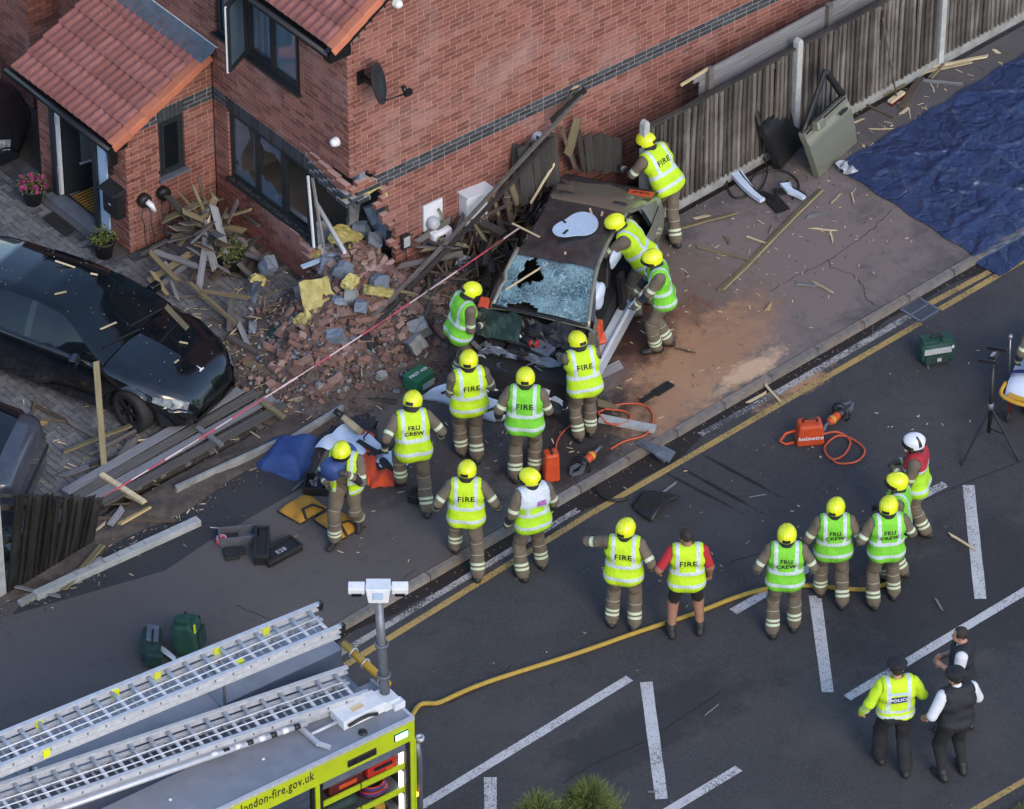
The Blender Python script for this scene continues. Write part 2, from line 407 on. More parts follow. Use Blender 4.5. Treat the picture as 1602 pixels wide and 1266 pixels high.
# ------------------------------------------------------------------ ground, road, pavement
def gp(px, py, z=0.0): q = G(px, py, z); return (q.x, q.y)
def stain(px, py, rx, ry, rotdeg, col, amt, nsc, z=0.0):
    q = G(px, py, z); return (q.x, q.y, rx, ry, R(rotdeg), col, amt, nsc)
SAND = (0.47, 0.27, 0.145); RUST = (0.155, 0.075, 0.045); OIL = (0.018, 0.014, 0.013); WET = (0.012, 0.012, 0.014)
asphalt('road_asphalt', (0.034, 0.034, 0.037), (0.066, 0.065, 0.069), (0.21, 0.21, 0.215), (0.085, 0.081, 0.080),
        stains=(stain(1125, 765, .85, .035, -85, WET, .9, 3, RZ), stain(1152, 740, .80, .04, -84, WET, .9, 3, RZ), stain(1095, 768, .85, .03, -83, WET, .85, 3, RZ),
                stain(960, 740, 3.2, 0.40, 2, (0.03, 0.015, 0.012), 0.85, 2.2, RZ), stain(1240, 598, 0.85, 0.30, 5, SAND, 0.8, 3, RZ), stain(820, 800, 2.6, 0.30, 0, OIL, 0.7, 2.5, RZ),
                stain(1500, 930, 2.6, 1.5, 0, (0.022, 0.023, 0.028), 0.6, 1.3, RZ), stain(1010, 1150, 2.2, 0.6, 0, (0.022, 0.023, 0.028), 0.6, 1.3, RZ)))
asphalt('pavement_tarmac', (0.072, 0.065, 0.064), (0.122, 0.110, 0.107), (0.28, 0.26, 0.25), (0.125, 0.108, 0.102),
        stains=(stain(1200, 440, 4.2, 2.0, 6, (0.215, 0.172, 0.155), 0.8, 1.2), stain(1040, 480, 1.6, 1.5, 30, (.16, .105, .08), .6, 1.6), stain(180, 950, 3.0, .9, 0, (.105, .095, .097), .5, 1.2), stain(1030, 540, 1.5, 0.9, 35, RUST, 0.9, 2.4), stain(1085, 580, 1.9, 0.75, 15, SAND, 0.72, 3.6), stain(1150, 520, 1.3, .5, 20, (.30, .17, .10), .55, 4), stain(1060, 535, 0.9, 0.35, 40, (0.36, 0.20, 0.11), 0.55, 4.5),  # first entry: broad paler, warmer patch over the right part
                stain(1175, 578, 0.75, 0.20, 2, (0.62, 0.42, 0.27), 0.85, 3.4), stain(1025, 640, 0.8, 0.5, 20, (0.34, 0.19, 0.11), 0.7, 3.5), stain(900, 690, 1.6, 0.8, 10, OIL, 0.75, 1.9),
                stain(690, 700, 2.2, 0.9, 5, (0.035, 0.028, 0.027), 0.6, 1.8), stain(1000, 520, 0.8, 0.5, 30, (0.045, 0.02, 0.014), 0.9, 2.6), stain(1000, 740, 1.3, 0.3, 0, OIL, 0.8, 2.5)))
asphalt('patch_tarmac', (0.026, 0.028, 0.033), (0.048, 0.05, 0.056), (0.14, 0.14, 0.145), (0.058, 0.056, 0.057))
asphalt('gutter_dirt_shade', (0.014, 0.012, 0.012), (0.032, 0.027, 0.026), (0.16, 0.14, 0.12), (0.02, 0.013, 0.012))
def sheet(name, poly, z, mat, thick=0.03):
    m = MB(); n = len(poly)
    m.add([(x, y, z) for x, y in poly] + [(x, y, z - thick) for x, y in poly],
          [tuple(range(n)), tuple(range(n, 2 * n))[::-1]] + [(i, n + i, n + (i + 1) % n, (i + 1) % n) for i in range(n)])
    return m.build(name, mat, fix=True)
structure(sheet('ground', [(-260, -260), (260, -260), (260, 260), (-260, 260)], -0.19, 'soil', 0.1))
road = structure(sheet('road', [(-90, -19), (90, -19), (90, -5.0), (-90, -5.0)], RZ, 'road_asphalt', 0.05))
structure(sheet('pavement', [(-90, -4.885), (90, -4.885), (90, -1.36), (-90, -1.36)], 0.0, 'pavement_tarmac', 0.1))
ptch = sheet('pavement_patch', [gp(*p) for p in ((20, 962), (258, 893), (330, 845), (470, 765), (600, 735), (585, 640), (520, 655), (290, 772), (30, 948))], 0.004, 'patch_tarmac', 0.02)
structure(ptch)
# kerb of separate stones
kerb = structure(thing('kerb', 'x', 'x')); del kerb['label'], kerb['category']
km = MB(); km.box((0, 0, 0), (0.902, 0.122, 0.26)); kme = km.mesh('kerb_stone', 'kerb_stone')
bmk = bmesh.new(); bmk.from_mesh(kme); bmesh.ops.bevel(bmk, geom=[e for e in bmk.edges if abs(e.verts[0].co.z - 0.13) < 1e-3 and abs(e.verts[1].co.z - 0.13) < 1e-3], offset=0.018, segments=2, affect='EDGES'); bmk.to_mesh(kme); bmk.free()
for i in range(-14, 22):
    o = inst('kerb_stone', kme, kerb); o.location = (i * 0.915 + 0.2, -4.947 + U(-0.004, 0.004), -0.125 + U(-0.004, 0.004)); o.rotation_euler = (U(-.01, .01), 0, U(-.006, .006))
gut = MB(); gut.grid(lambda u, v: (-14 + 34 * u, -5.008 - (0.13 + .20 * math.exp(-((-14 + 34 * u + .3) / 3.0) ** 2) + 0.05 * math.sin(u * 61) + 0.035 * math.sin(u * 170 + 1)) * v, RZ + 0.004), 170, 1)  # wet dirty channel; its wider stretch also paints in shade under the kerb
structure(gut.build('gutter', 'gutter_dirt_shade'))
# painted lines, worn through to the stone
def line_mat(name, col, wear, asp=(0.05, 0.052, 0.06)):
    m = bpy.data.materials.new(name); nt, bs = nodes(m); MATS[name] = m
    wp = worldpos(nt)
    g = noise(nt, wp, 46, 3, 0.8); b = noise(nt, wp, 1.3, 5, 0.7)
    f = ramp(nt, mth(nt, 'ADD', g, mth(nt, 'MULTIPLY', b, 0.55)), wear, wear + 0.13)
    c = mixc(nt, f, col, asp); c = mixc(nt, mth(nt, 'MULTIPLY', noise(nt, wp, 5, 4), 0.35), c, asp)
    nt.links.new(c, bs.inputs['Base Color']); bs.inputs['Roughness'].default_value = 0.85
    bump(nt, bs, g, 0.4, 0.006)
line_mat('line_white', (0.60, 0.60, 0.61), 0.80); line_mat('line_pale', (0.50, 0.48, 0.45), 0.74); line_mat('line_yellow', (0.50, 0.335, 0.10), 0.79)
line_mat('line_white_worn', (0.5, 0.49, 0.48), 0.66)
def paint(name, a, b, wd, mat, z=RZ + 0.006, n=None):
    a = G(*a, z); b = G(*b, z); d = (b - a); L = d.length; d.normalize(); s = Vector((-d.y, d.x, 0)); n = n or max(2, int(L / 0.25))
    m = MB()
    m.grid(lambda u, v: a + d * L * u + s * wd * (v - 0.5) * (1 + 0.03 * math.sin(u * 40 + L)), n, 1)
    return m.build(name, mat, road)
paint('edge_line', (520, 1030), (905, 797), 0.10, 'line_pale'); paint('edge_line', (1095, 680), (1215, 615), 0.10, 'line_white_worn'); paint('edge_line', (1215, 615), (1422, 495), 0.11, 'line_pale')
paint('yellow_line', (540, 1041), (920, 806), 0.10, 'line_yellow'); paint('yellow_line', (920, 806), (1440, 505), 0.10, 'line_yellow')
paint('yellow_line', (1455, 475), (1548, 425), 0.10, 'line_yellow'); paint('yellow_line', (1470, 484), (1650, 379), 0.10, 'line_yellow')
for a, b in (((640, 1272), (985, 1061)), ((1147, 957), (1281, 880)), ((1390, 803), (1479, 757)), ((1325, 1092), (1640, 903)), ((1010, 1290), (1156, 1202))):
    paint('lane_line', a, b, 0.135, 'line_white')
for a, b in (((1011, 1067), (1035, 1250)), ((1275, 932), (1295, 1083)), ((1515, 759), (1534, 937)), ((767, 1216), (768, 1330))):
    paint('hatch_line', a, b, 0.16, 'line_white')
paint('yellow_line', (1490, 1287), (1660, 1188), 0.09, 'line_yellow')
structure(sheet('verge', [(-90, -40), (90, -40), (90, -13.38), (-90, -13.38)], RZ + 0.05, 'soil', 0.2))
# long cracks in the pavement, cut in as thin dark fillets
def crack(pts, wd=0.012, z=0.004, par=None):
    m = MB(); P = []
    for (a, b) in zip(pts[:-1], pts[1:]):
        for k in range(6): P.append(Vector(G(a[0] + (b[0] - a[0]) * k / 6, a[1] + (b[1] - a[1]) * k / 6, z)) + Vector((U(-.015, .015), U(-.015, .015), 0)))
    P.append(G(*pts[-1], z)); V = []
    for i, p in enumerate(P):
        t = (P[min(i + 1, len(P) - 1)] - P[max(i - 1, 0)]).normalized(); s = Vector((-t.y, t.x, 0)) * wd * U(0.4, 1) / 2
        V += [p + s, p - s]
    m.add(V, [(2 * i, 2 * i + 1, 2 * i + 3, 2 * i + 2) for i in range(len(P) - 1)])
    return structure(m.build('crack', 'gutter_dirt_shade', par))
pav = bpy.data.objects['pavement']
for pts in (((1395, 328), (1365, 358), (1345, 375), (1296, 407), (1299, 418), (1335, 430), (1352, 450), (1354, 468), (1370, 478)), ((1296, 407), (1250, 430), (1205, 455)),
            ((370, 947), (400, 960), (430, 972)), ((620, 915), (650, 890))): crack(pts, par=pav)
for pts in (((880, 1225), (940, 1190), (1010, 1160), (1075, 1118), (1130, 1080)), ((1140, 880), (1250, 850), (1400, 800), (1602, 720)), ((700, 1100), (760, 1075), (800, 1040))): crack(pts, .016, RZ + .004, road)
# drain grating in the gutter
dg = thing('drain_grate', 'black iron drain grating with a cross bar set in the yellow line by the kerb', 'drain', (0, 0, 0))
A = G(1408, 484, RZ + .012); B = G(1440, 504, RZ + .012); C_ = G(1437, 466, RZ + .012)
u = B - A; v = C_ - A
sheet('pit', [(A.x, A.y), (B.x, B.y), ((B + v).x, (B + v).y), (C_.x, C_.y)], RZ + 0.008, 'black_matt', 0.003).parent = dg
fr = MB()
for a, b in ((A, B), (A, C_), (B, B + v), (C_, C_ + u)): fr.bar(a, b, 0.03, 0.03)
fr.bar(A + u * .5, A + u * .5 + v, 0.025, 0.026); fr.build('frame', 'steel', dg)
for k in range(9):
    b_ = MB(); b_.bar(A + v * (k + 0.7) / 9.6, A + u + v * (k + 0.7) / 9.6, 0.018, 0.022); b_.build('bar', 'alu_dark', dg)
# driveway of herringbone block paving
drive = structure(sheet('driveway', [tuple(HW(a, b)[:2]) for a, b in ((-12, -1.2), (0.3, -1.2), (0.3, 12), (-12, 12))], -0.012, 'sand_joint', 0.1))
W_ = 0.104; pb = MB(); pb.box((0, 0, -0.02), (0.199, 0.0975, 0.05), taper=(0.975, 0.95)); pme = pb.mesh('paver', 'paver_grey'); pmd = pb.mesh('paver', 'paver_dark')
blocks = []
for i in range(-120, 120):
    for j in range(-60, 60):
        ox = i + 2 * j; oy = i - 2 * j
        for (cx, cy, r_) in ((ox + 1, oy + 0.5, 0), (ox + 0.5, oy + 2, 90)):
            x = cx * W_ - 3.0; y = cy * W_ + 2.0
            if not (-7.6 < x < -0.05 and -1.15 < y < 8.6): continue
            if x > -1.95 and y > 3.1: continue
            blocks.append((x, y, r_, 0))
for k in range(62):
    y = 2.2 + k * 0.104
    blocks.append((-2.02, y, 0, 1))
    for q in range(3):
        if y > 3.0: blocks.append((-1.62 - 0.205 * (q - 0.5) - 0.005, y, 0, 1 if (y > 5.5 and q < 2) or (y < 4.3) else 0))
hid = lambda x, y: (-1.56 < x < 0 and 3.2 < y < 5.4)
blocks = [b for b in blocks if not hid(b[0], b[1])]
def vis(b):
    q = HW(b[0], b[1]) - Vector(CAM); q = np.array(q); z = q @ CF
    px = 801 + FPX * (q @ RT) / z; py = 633 - FPX * (q @ CU) / z
    return 0 < px < 480 and 190 < py < 790
seen = [b for b in blocks if vis(b)]
seen.sort(key=lambda b: (HW(b[0], b[1]) - Vector(CAM)).length)
near = set(seen[:300]); rest = MB()
for b in blocks:
    q = HW(b[0], b[1]); ang = HR + R(b[2]); tz = U(-0.004, 0.002)
    if b in near:
        o = inst('paver', pmd if b[3] else pme, drive); o.location = (q.x, q.y, tz); o.rotation_euler = (U(-.012, .012), U(-.012, .012), ang)
    else:
        rest.box((q.x, q.y, -0.02 + tz), (0.199, 0.0975, 0.05), Matrix.Rotation(ang, 3, 'Z'), b[3], (0.975, 0.95))
stuff(rest.build('paving', ['paver_grey', 'paver_dark'], drive))
# bare soil strip under the fence line
def soilfn(u, v):
    x = -9.5 + 14.2 * u; y = -1.72 + 0.62 * v + 0.06 * math.sin(x * 3.1) * (1 - v)
    return (x, y, 0.012 + 0.05 * math.sin(math.pi * v) * (0.6 + 0.4 * math.sin(x * 7 + v * 9)) + U(-.008, .008))
ss = MB(); ss.grid(soilfn, 180, 10); structure(ss.build('soil_bed', 'soil'))
# ------------------------------------------------------------------ the damaged house
house = thing('brick_house', 'red brick house with terracotta porch roof and its ground floor corner smashed open', 'house', (0, 0, 0), HR)
front = lambda u, v, d: Vector((-d, u, v))
gable = lambda u, v, d: Vector((u, -d, v))
pside = lambda u, v, d: Vector((u, 3.2 - d, v))
pfront = lambda u, v, d: Vector((-1.56 - d, u, v))
CRS, BL = 0.075, 0.225
brick_me = {}
def brick_mesh(L, dp, mat, hgt=0.066):
    k = (round(L, 3), round(dp, 3), mat, hgt)
    if k not in brick_me:
        m = MB(); m.add([(-L/2, -hgt/2, 0), (L/2, -hgt/2, 0), (L/2, hgt/2, 0), (-L/2, hgt/2, 0), (-L/2, -hgt/2, -dp), (L/2, -hgt/2, -dp), (L/2, hgt/2, -dp), (-L/2, hgt/2, -dp)],
                  [(0, 1, 2, 3), (4, 5, 1, 0), (5, 6, 2, 1), (6, 7, 3, 2), (7, 4, 0, 3)])
        brick_me[k] = m.mesh('brick', mat)
    return brick_me[k]
cells = []                                    # (plane, u centre, v centre, length, height, material, mortar)
def wall(pl, u0, u1, v0, v1, keep, start=None, band=(2.02, 2.245), quoin0=None, quoin1=None, openings=()):
    n0 = round(v0 / CRS); n1 = round(v1 / CRS)
    for c in range(n0, n1):
        v = (c + 0.5) * CRS; odd = c % 2
        a = u0 + (0.104 if (quoin0 is not None and odd == quoin0) else 0.0); b = u1 - (0.104 if (quoin1 is not None and odd == quoin1) else 0)
        x = a - (BL / 2 if (quoin0 is None and odd) else 0)
        while x < b - .02:
            L = BL / 2 if rnd.random() < .10 else BL
            spans = [(max(x, a), min(x + L, b))]; x += L
            for (o0, o1, p0, p1) in openings:
                if p0 < v < p1: spans = [q for s0, s1 in spans for q in ((s0, min(s1, o0)), (max(s0, o1), s1)) if q[1] - q[0] > 0]
            for s0, s1 in spans:
                l_ = s1 - s0; uc = (s0 + s1) / 2
                if l_ < .035 or not keep(uc, v, l_): continue
                dark = band and band[0] < v < band[1]
                cells.append([pl, uc, v, l_ - 0.012, 0.063, 'blue_brick' if dark else 'red_brick', 'grey_mortar' if dark else 'red_mortar'])
def ragged(c, k): return math.sin(c * 12.9898 + k * 78.233) * 0.5 + math.sin(c * 4.37 + k) * 0.5
# openings and the breach
def keep_front(u, v, L):
    c = int(v / CRS)
    return not (v < 2.02 and u < 0.98 + 0.10 * ragged(c, 1) + max(0, (0.86 - v)) * 0.18 - (0.12 if v < .5 else 0))
wall(front, 0.0, 9.0, 0.0, 4.65, keep_front, quoin0=0, openings=((1.10, 3.07, 3.25, 4.6), (.98, 2.86, .84, 2.245), (3.2, 5.4, 0, 2.75)))
vtop = lambda u: 4.60 + 0.62 * u if u < 5.5 else 4.60 + 0.62 * (11.0 - u)
def keep_gable(u, v, L):
    if v > vtop(u) - 0.03: return False
    c = int(v / CRS)
    if v < 2.02 and u < 0.66 + 0.13 * ragged(c, 3) + 0.20 * max(0, 1.3 - v): return False
    if 2.02 < v < 2.3 and 0.33 < u < 0.55 and c % 3: return False
    return True
wall(gable, 0.0, 11.0, 0.0, 8.0, keep_gable, quoin0=1, band=(2.02, 2.245))
def keep_ps(u, v, L):
    return v < 2.80 + (u) * 0.46 - 0.02
wall(pside, -1.56, -0.006, 0.0, 2.9, keep_ps, quoin0=0, openings=((-.97, -.53, 1.03, 2.245),))
def keep_pf(u, v, L): return True
wall(pfront, 3.2, 5.4, 0.0, 1.98, keep_pf, quoin0=1, band=None, openings=((3.85, 5.0, 0, 2.0),))
# soldier courses
def soldiers(pl, u0, u1, v0=2.02, v1=2.245):
    n = round((u1 - u0) / 0.075)
    for k in range(n):
        cells.append([pl, u0 + (k + 0.5) * (u1 - u0) / n, (v0 + v1) / 2, 0.064, v1 - v0 - 0.012, 'blue_brick', 'grey_mortar'])
soldiers(front, 0.98, 2.86); soldiers(pside, -0.97, -0.53)
def sag(pl, u, v):
    """the corner above the breach has dropped and been pushed out"""
    dz = d = 0.0
    if pl is front and u < 1.12 and v < 2.41 and v > 1.9:
        t = 1 - u / 1.12; dz = -0.115 * t; d = 0.075 * t
    if pl is gable and u < 0.36 and 1.9 < v < 2.41: dz = -0.115; d = 0.03
    if pl is front and v < 0.86 and 0.9 < u < 3.0: d = 0.09 * max(0, 1 - abs(u - 1.1) / 1.6) * (v / 0.86)
    return dz, d
cand = []
for i, c in enumerate(cells):
    pl, u, v, L, h, mb_, mo = c
    p = pl(u, v, 0); wpt = HW(p.x, p.y, p.z)
    seen_ = pl in (front, gable, pside)
    q = np.array(wpt) - CAM; z = q @ CF; px = 801 + FPX * (q @ RT) / z; py = 633 - FPX * (q @ CU) / z
    if 0 < px < 1250 and 0 < py < 480 and L > 0.2 and not (px > 640 and py > 300): cand.append((abs(px - 560) + abs(py - 260) * 1.2, i))
cand.sort(); solo = {i for _, i in cand[:300]}
def frame_of(pl, u, v, dz, d, L):
    o = pl(u, v, d + U(-0.0015, 0.0015)); a = (pl(1, 0, 0) - pl(0, 0, 0)); b = Vector((0, 0, 1)); n = pl(0, 0, 1) - pl(0, 0, 0)
    M = Matrix((a, b, n)).transposed()
    if M.determinant() < 0: M = Matrix((-a, b, n)).transposed()
    if pl is front and v < 0.86 or dz: M = M @ Matrix.Rotation(U(-.012, .012), 3, 'Z')
    o.z += dz
    return Matrix.Translation(o) @ M.to_4x4()
work = MB(); mort = MB(); MI = {'red_brick': 0, 'blue_brick': 1}
for i, (pl, u, v, L, h, mb_, mo) in enumerate(cells):
    dz, d = sag(pl, u, v); Mx = frame_of(pl, u, v, dz, d, L)
    # flush-cut mortar bed behind each brick
    R3 = Mx.to_3x3(); mi_ = 0 if mo == 'red_mortar' else 1; a = Mx @ Vector((0, 0, -0.0475)); mort.box(a, (L - .006, h + .0101, .083), R3, mi_)
    nx_ = cells[i + 1] if i + 1 < len(cells) else None
    if nx_ and nx_[0] is pl and abs(nx_[2] - v) < .002 and abs((nx_[1] - nx_[3] / 2) - (u + L / 2)) < .02 and h < .1:
        sg = 1 if (pl(1, 0, 0) - pl(0, 0, 0)).dot(R3.col[0]) > 0 else -1; mort.box(Mx @ Vector((sg * (L / 2 + .005), 0, -.0472)), (.018, h + .0101, .083), R3, mi_)
    if i in solo:
        inst('brick', brick_mesh(L, 0.10, mb_, h), house, Mx)
    else:
        x, y = L / 2, h / 2
        P = [Mx @ Vector(q) for q in ((-x, -y, 0), (x, -y, 0), (x, y, 0), (-x, y, 0), (-x, -y, -.10), (x, -y, -.10), (x, y, -.10), (-x, y, -.10))]
        work.add(P, [(0, 1, 2, 3), (4, 5, 1, 0), (5, 6, 2, 1), (6, 7, 3, 2), (7, 4, 0, 3)], MI[mb_])
stuff(work.build('brickwork', ['red_brick', 'blue_brick'], house)); stuff(mort.build('mortar', ['red_mortar', 'grey_mortar'], house))
# inner leaf, floors, ceiling: the room seen through breach and window
inn = MB()
inn.box((4.2, 4.0, 0.012), (8.1, 7.6, 0.02)); inn.box((4.2, 4.0, 2.42), (8.0, 7.6, 0.16)); inn.box((3.4, 3.2, 1.2), (0.1, 6.0, 2.4)); inn.box((1.7, 3.75, 1.2), (3.2, 0.1, 2.4))
inn.build('interior_wall', 'plaster', house)
leaf = MB()
leaf.box((6.0, 0.22, 1.2), (9.6, 0.1, 2.36)); leaf.box((5.6, 0.22, 3.45), (10.6, 0.1, 2.0)); leaf.box((0.22, 4.2, 3.45), (0.1, 8.2, 2.0)); leaf.box((0.22, 3.05, 1.2), (0.1, 0.25, 2.36)); leaf.box((0.22, 2.0, 0.42), (0.1, 1.9, 0.8))
leaf.box((0.24, 0.62, 2.3), (0.1, 1.2, 0.2))
leaf.build('inner_leaf', 'block_blue', house)
fas = MB(); fas.box((0.95, 0.225, 1.45), (0.12, 0.11, 1.0)); fas.box((0.30, 0.10, 1.98), (0.62, 0.09, 0.06)); fas.box((0.86, 0.12, 1.62), (0.16, 0.09, 0.42)); fas.box((0.80, 0.05, 1.82), (0.3, 0.05, 0.14))
wob = fas.build('cavity_wool', 'wool', house); sb = wob.modifiers.new('s', 'SUBSURF'); sb.subdivision_type = 'SIMPLE'; sb.levels = sb.render_levels = 3
tx = bpy.data.textures.new('tuft', 'CLOUDS'); tx.noise_scale = 0.07; dm = wob.modifiers.new('d', 'DISPLACE'); dm.texture = tx; dm.strength = 0.09
# windows
def window(pl, u0, u1, v0, v1, lights, name='window', fr=0.06, recess=0.03, glassm='window_glass', sill=True, skip=(), mull=0.07):
    m = MB(); n = len(lights)
    def bx(a, b, c, d, dp0, dp1, mm, mi=0):
        p = [pl(x, y, z) for x, y, z in ((a, c, -dp1), (b, c, -dp1), (b, d, -dp1), (a, d, -dp1), (a, c, -dp0), (b, c, -dp0), (b, d, -dp0), (a, d, -dp0))]
        mm.add(p, [(3, 2, 1, 0), (4, 5, 6, 7), (0, 1, 5, 4), (1, 2, 6, 5), (2, 3, 7, 6), (3, 0, 4, 7)], mi)
    bx(u0, u1, v0, v0 + fr, recess, recess + 0.07, m); bx(u0, u1, v1 - fr, v1, recess, recess + 0.07, m)
    bx(u0, u0 + fr, v0 + fr, v1 - fr, recess, recess + 0.07, m); bx(u1 - fr, u1, v0 + fr, v1 - fr, recess, recess + 0.07, m)
    xs = [u0 + fr] + [u0 + (u1 - u0) * sum(lights[:k]) / sum(lights) for k in range(1, n)] + [u1 - fr]
    for x in xs[1:-1]: bx(x - mull / 2, x + mull / 2, v0 + fr, v1 - fr, recess, recess + 0.07, m)
    wo = m.build(name, 'anthracite', house, fix=True)
    for k in range(n):
        if k in skip: continue
        a = xs[k] + (mull / 2 if k else 0); b = xs[k + 1] - (mull / 2 if k < n - 1 else 0)
        s = MB(); q = 0.045
        bx(a + .002, b - .002, v0 + fr + .002, v0 + fr + q, recess - .012, recess + .05, s); bx(a + .002, b - .002, v1 - fr - q, v1 - fr - .002, recess - .012, recess + .05, s)
        bx(a + .002, a + q, v0 + fr + q, v1 - fr - q, recess - .012, recess + .05, s); bx(b - q, b - .002, v0 + fr + q, v1 - fr - q, recess - .012, recess + .05, s)
        s.build('sash', 'anthracite', wo, fix=True)
        g = MB(); bx(a + q, b - q, v0 + fr + q, v1 - fr - q, recess + 0.02, recess + 0.03, g); g.build('pane', glassm, wo, fix=True)
    if sill:
        s = MB(); bx(u0 - 0.04, u1 + 0.04, v0 - 0.045, v0 - 0.002, -0.06, 0.09, s); s.build('sill', 'anthracite' if sill == 1 else 'lead', wo, fix=True)
    return wo
window(front, 1.10, 3.07, 3.25, 4.44, (1, .85, 1.05), skip=(1,))
# the open casement of the upper window, swung out
ca = MB(); y0 = 2.36
M_ = Matrix.Translation((-0.02, y0 - 0.02, 3.31)) @ Matrix.Rotation(R(-63), 4, 'Z')
for a, b in (((0, 0, 0), (0, 0, 1.07)), ((0, -.52, 0), (0, -.52, 1.07)), ((0, 0, 0), (0, -.52, 0)), ((0, 0, 1.07), (0, -.52, 1.07))): ca.bar(M_ @ Vector(a), M_ @ Vector(b), 0.06, 0.06, (1, 0.1, 0.1))
cas = ca.build('casement', 'anthracite', house)
pg = MB(); P = [M_ @ Vector(q) for q in ((0.008, -.03, .03), (0.008, -.49, .03), (0.008, -.49, 1.04), (0.008, -.03, 1.04), (-.008, -.03, .03), (-.008, -.49, .03), (-.008, -.49, 1.04), (-.008, -.03, 1.04))]
pg.add(P, [(0, 1, 2, 3), (7, 6, 5, 4), (0, 4, 5, 1), (1, 5, 6, 2), (2, 6, 7, 3), (3, 7, 4, 0)]); pg.build('pane', 'window_glass', cas)
ed = MB(); ed.bar(M_ @ Vector((0.0, -.556, -.02)), M_ @ Vector((0.0, -.556, 1.09)), 0.035, 0.012, (0, 1, 0)); ed.build('edge_strip', 'white_upvc', cas)
cur = MB(); cur.grid(lambda u, v: (0.16 + 0.02 * math.sin(u * 30), 1.75 + 0.6 * u, 3.3 + 1.1 * v), 30, 2); cur.build('curtain', 'window_glass', house)
# lower window, broken
lw = window(front, 0.99, 2.85, 0.86, 2.015, (1, 1, 1.05), skip=(0, 1, 2), sill=1, fr=0.07, mull=0.10)
def shards(u0, u1, v0, v1, polys):
    for poly in polys:
        m = MB(); P = [(u0 + (u1 - u0) * a, v0 + (v1 - v0) * b) for a, b in poly]; n = len(P)
        m.add([front(a, b, -0.055) for a, b in P] + [front(a, b, -0.061) for a, b in P], [tuple(range(n)), tuple(range(n, 2 * n))[::-1]] + [(i, (i + 1) % n, n + (i + 1) % n, n + i) for i in range(n)])
        m.build('pane', 'window_glass', lw, fix=True)
shards(2.28, 2.78, 0.93, 1.945, [[(0, .0), (1, 0), (1, .16), (.7, .12), (.45, .2), (.2, .1)], [(1, .2), (1, 1), (.35, 1), (.25, .8), (.55, .55), (.8, .3)], [(0, .1), (.1, .5), (.05, 1), (0, 1)]])
shards(1.66, 2.20, 0.93, 1.945, [[(0, 0), (1, 0), (1, .34), (.75, .25), (.5, .3), (.2, .18), (0, .24)], [(0, 1), (0, .72), (.3, .85), (.75, .78), (1, .9), (1, 1)]])
lj = MB(); lj.bar(front(0.97, 1.93, 0.0), front(0.80, 0.80, 0.05), 0.07, 0.09, (1, 0, 0)); lj.build('jamb', 'anthracite', lw)
lj = MB(); lj.bar(front(0.93, 1.95, 0.03), front(0.74, 0.84, 0.10), 0.028, 0.03, (1, 0, 0)); lj.build('reveal_strip', 'white_paint', lw)
lj = MB(); lj.bar(front(0.84, 1.96, 0.02), front(0.58, 0.9, 0.05), 0.05, 0.02, (1, 0, 0)); lj.build('reveal_strip', 'plaster', lw)
gl = MB()
for k in range(150):
    p = front(U(1.0, 2.85), 0.868 + U(0, .004), U(-0.02, 0.05)); s = U(.004, .014); gl.box(p, (s, s * U(.5, 1.5), .006), Matrix.Rotation(U(0, 3), 3, 'Z'))
stuff(gl.build('broken_glass', 'alu_dark', lw))
rm = MB(); rm.bar(front(1.5, .95, -.5), front(.35, .86, -.15), 0.05, 0.05); rm.bar(front(1.5, .55, -.5), front(.4, .5, -.12), 0.3, 0.05); rm.build('radiator_shelf', 'white_upvc', house)
# porch window
window(pside, -0.97, -0.53, 1.06, 2.015, (1,), glassm='dark_glass', sill=2, fr=0.055)
# eaves, gutter, roofs
TW, TG = 0.302, 0.318
def tile_profile(t):                          # two rolls and two pans across a tile
    x = (t * 2) % 1.0
    return 0.058 * math.exp(-((x - 0.17) / 0.11) ** 2) + 0.004 * math.sin(math.pi * x)
def tile_mesh():
    m = MB(); n = 12; V = []
    for j in range(2):
        for i in range(n + 1):
            t = i / n; V.append((t * TW, j * 0.40, tile_profile(min(t, 0.9999)) + (0.046 if j == 0 else 0.0)))
    for i in range(n + 1): t = i / n; V.append((t * TW, 0.0, tile_profile(min(t, 0.9999)) + 0.046 - 0.013))
    F = [(i, i + 1, n + 1 + i + 1, n + 1 + i) for i in range(n)]
    F += [(2 * (n + 1) + i, 2 * (n + 1) + i + 1, i + 1, i) for i in range(n)]
    m.add(V, F, 0, True)
    me = m.mesh('roof_tile', 'clay_tile'); 
    for k, p in enumerate(me.polygons): p.use_smooth = k < n
    return me
tme = tile_mesh()
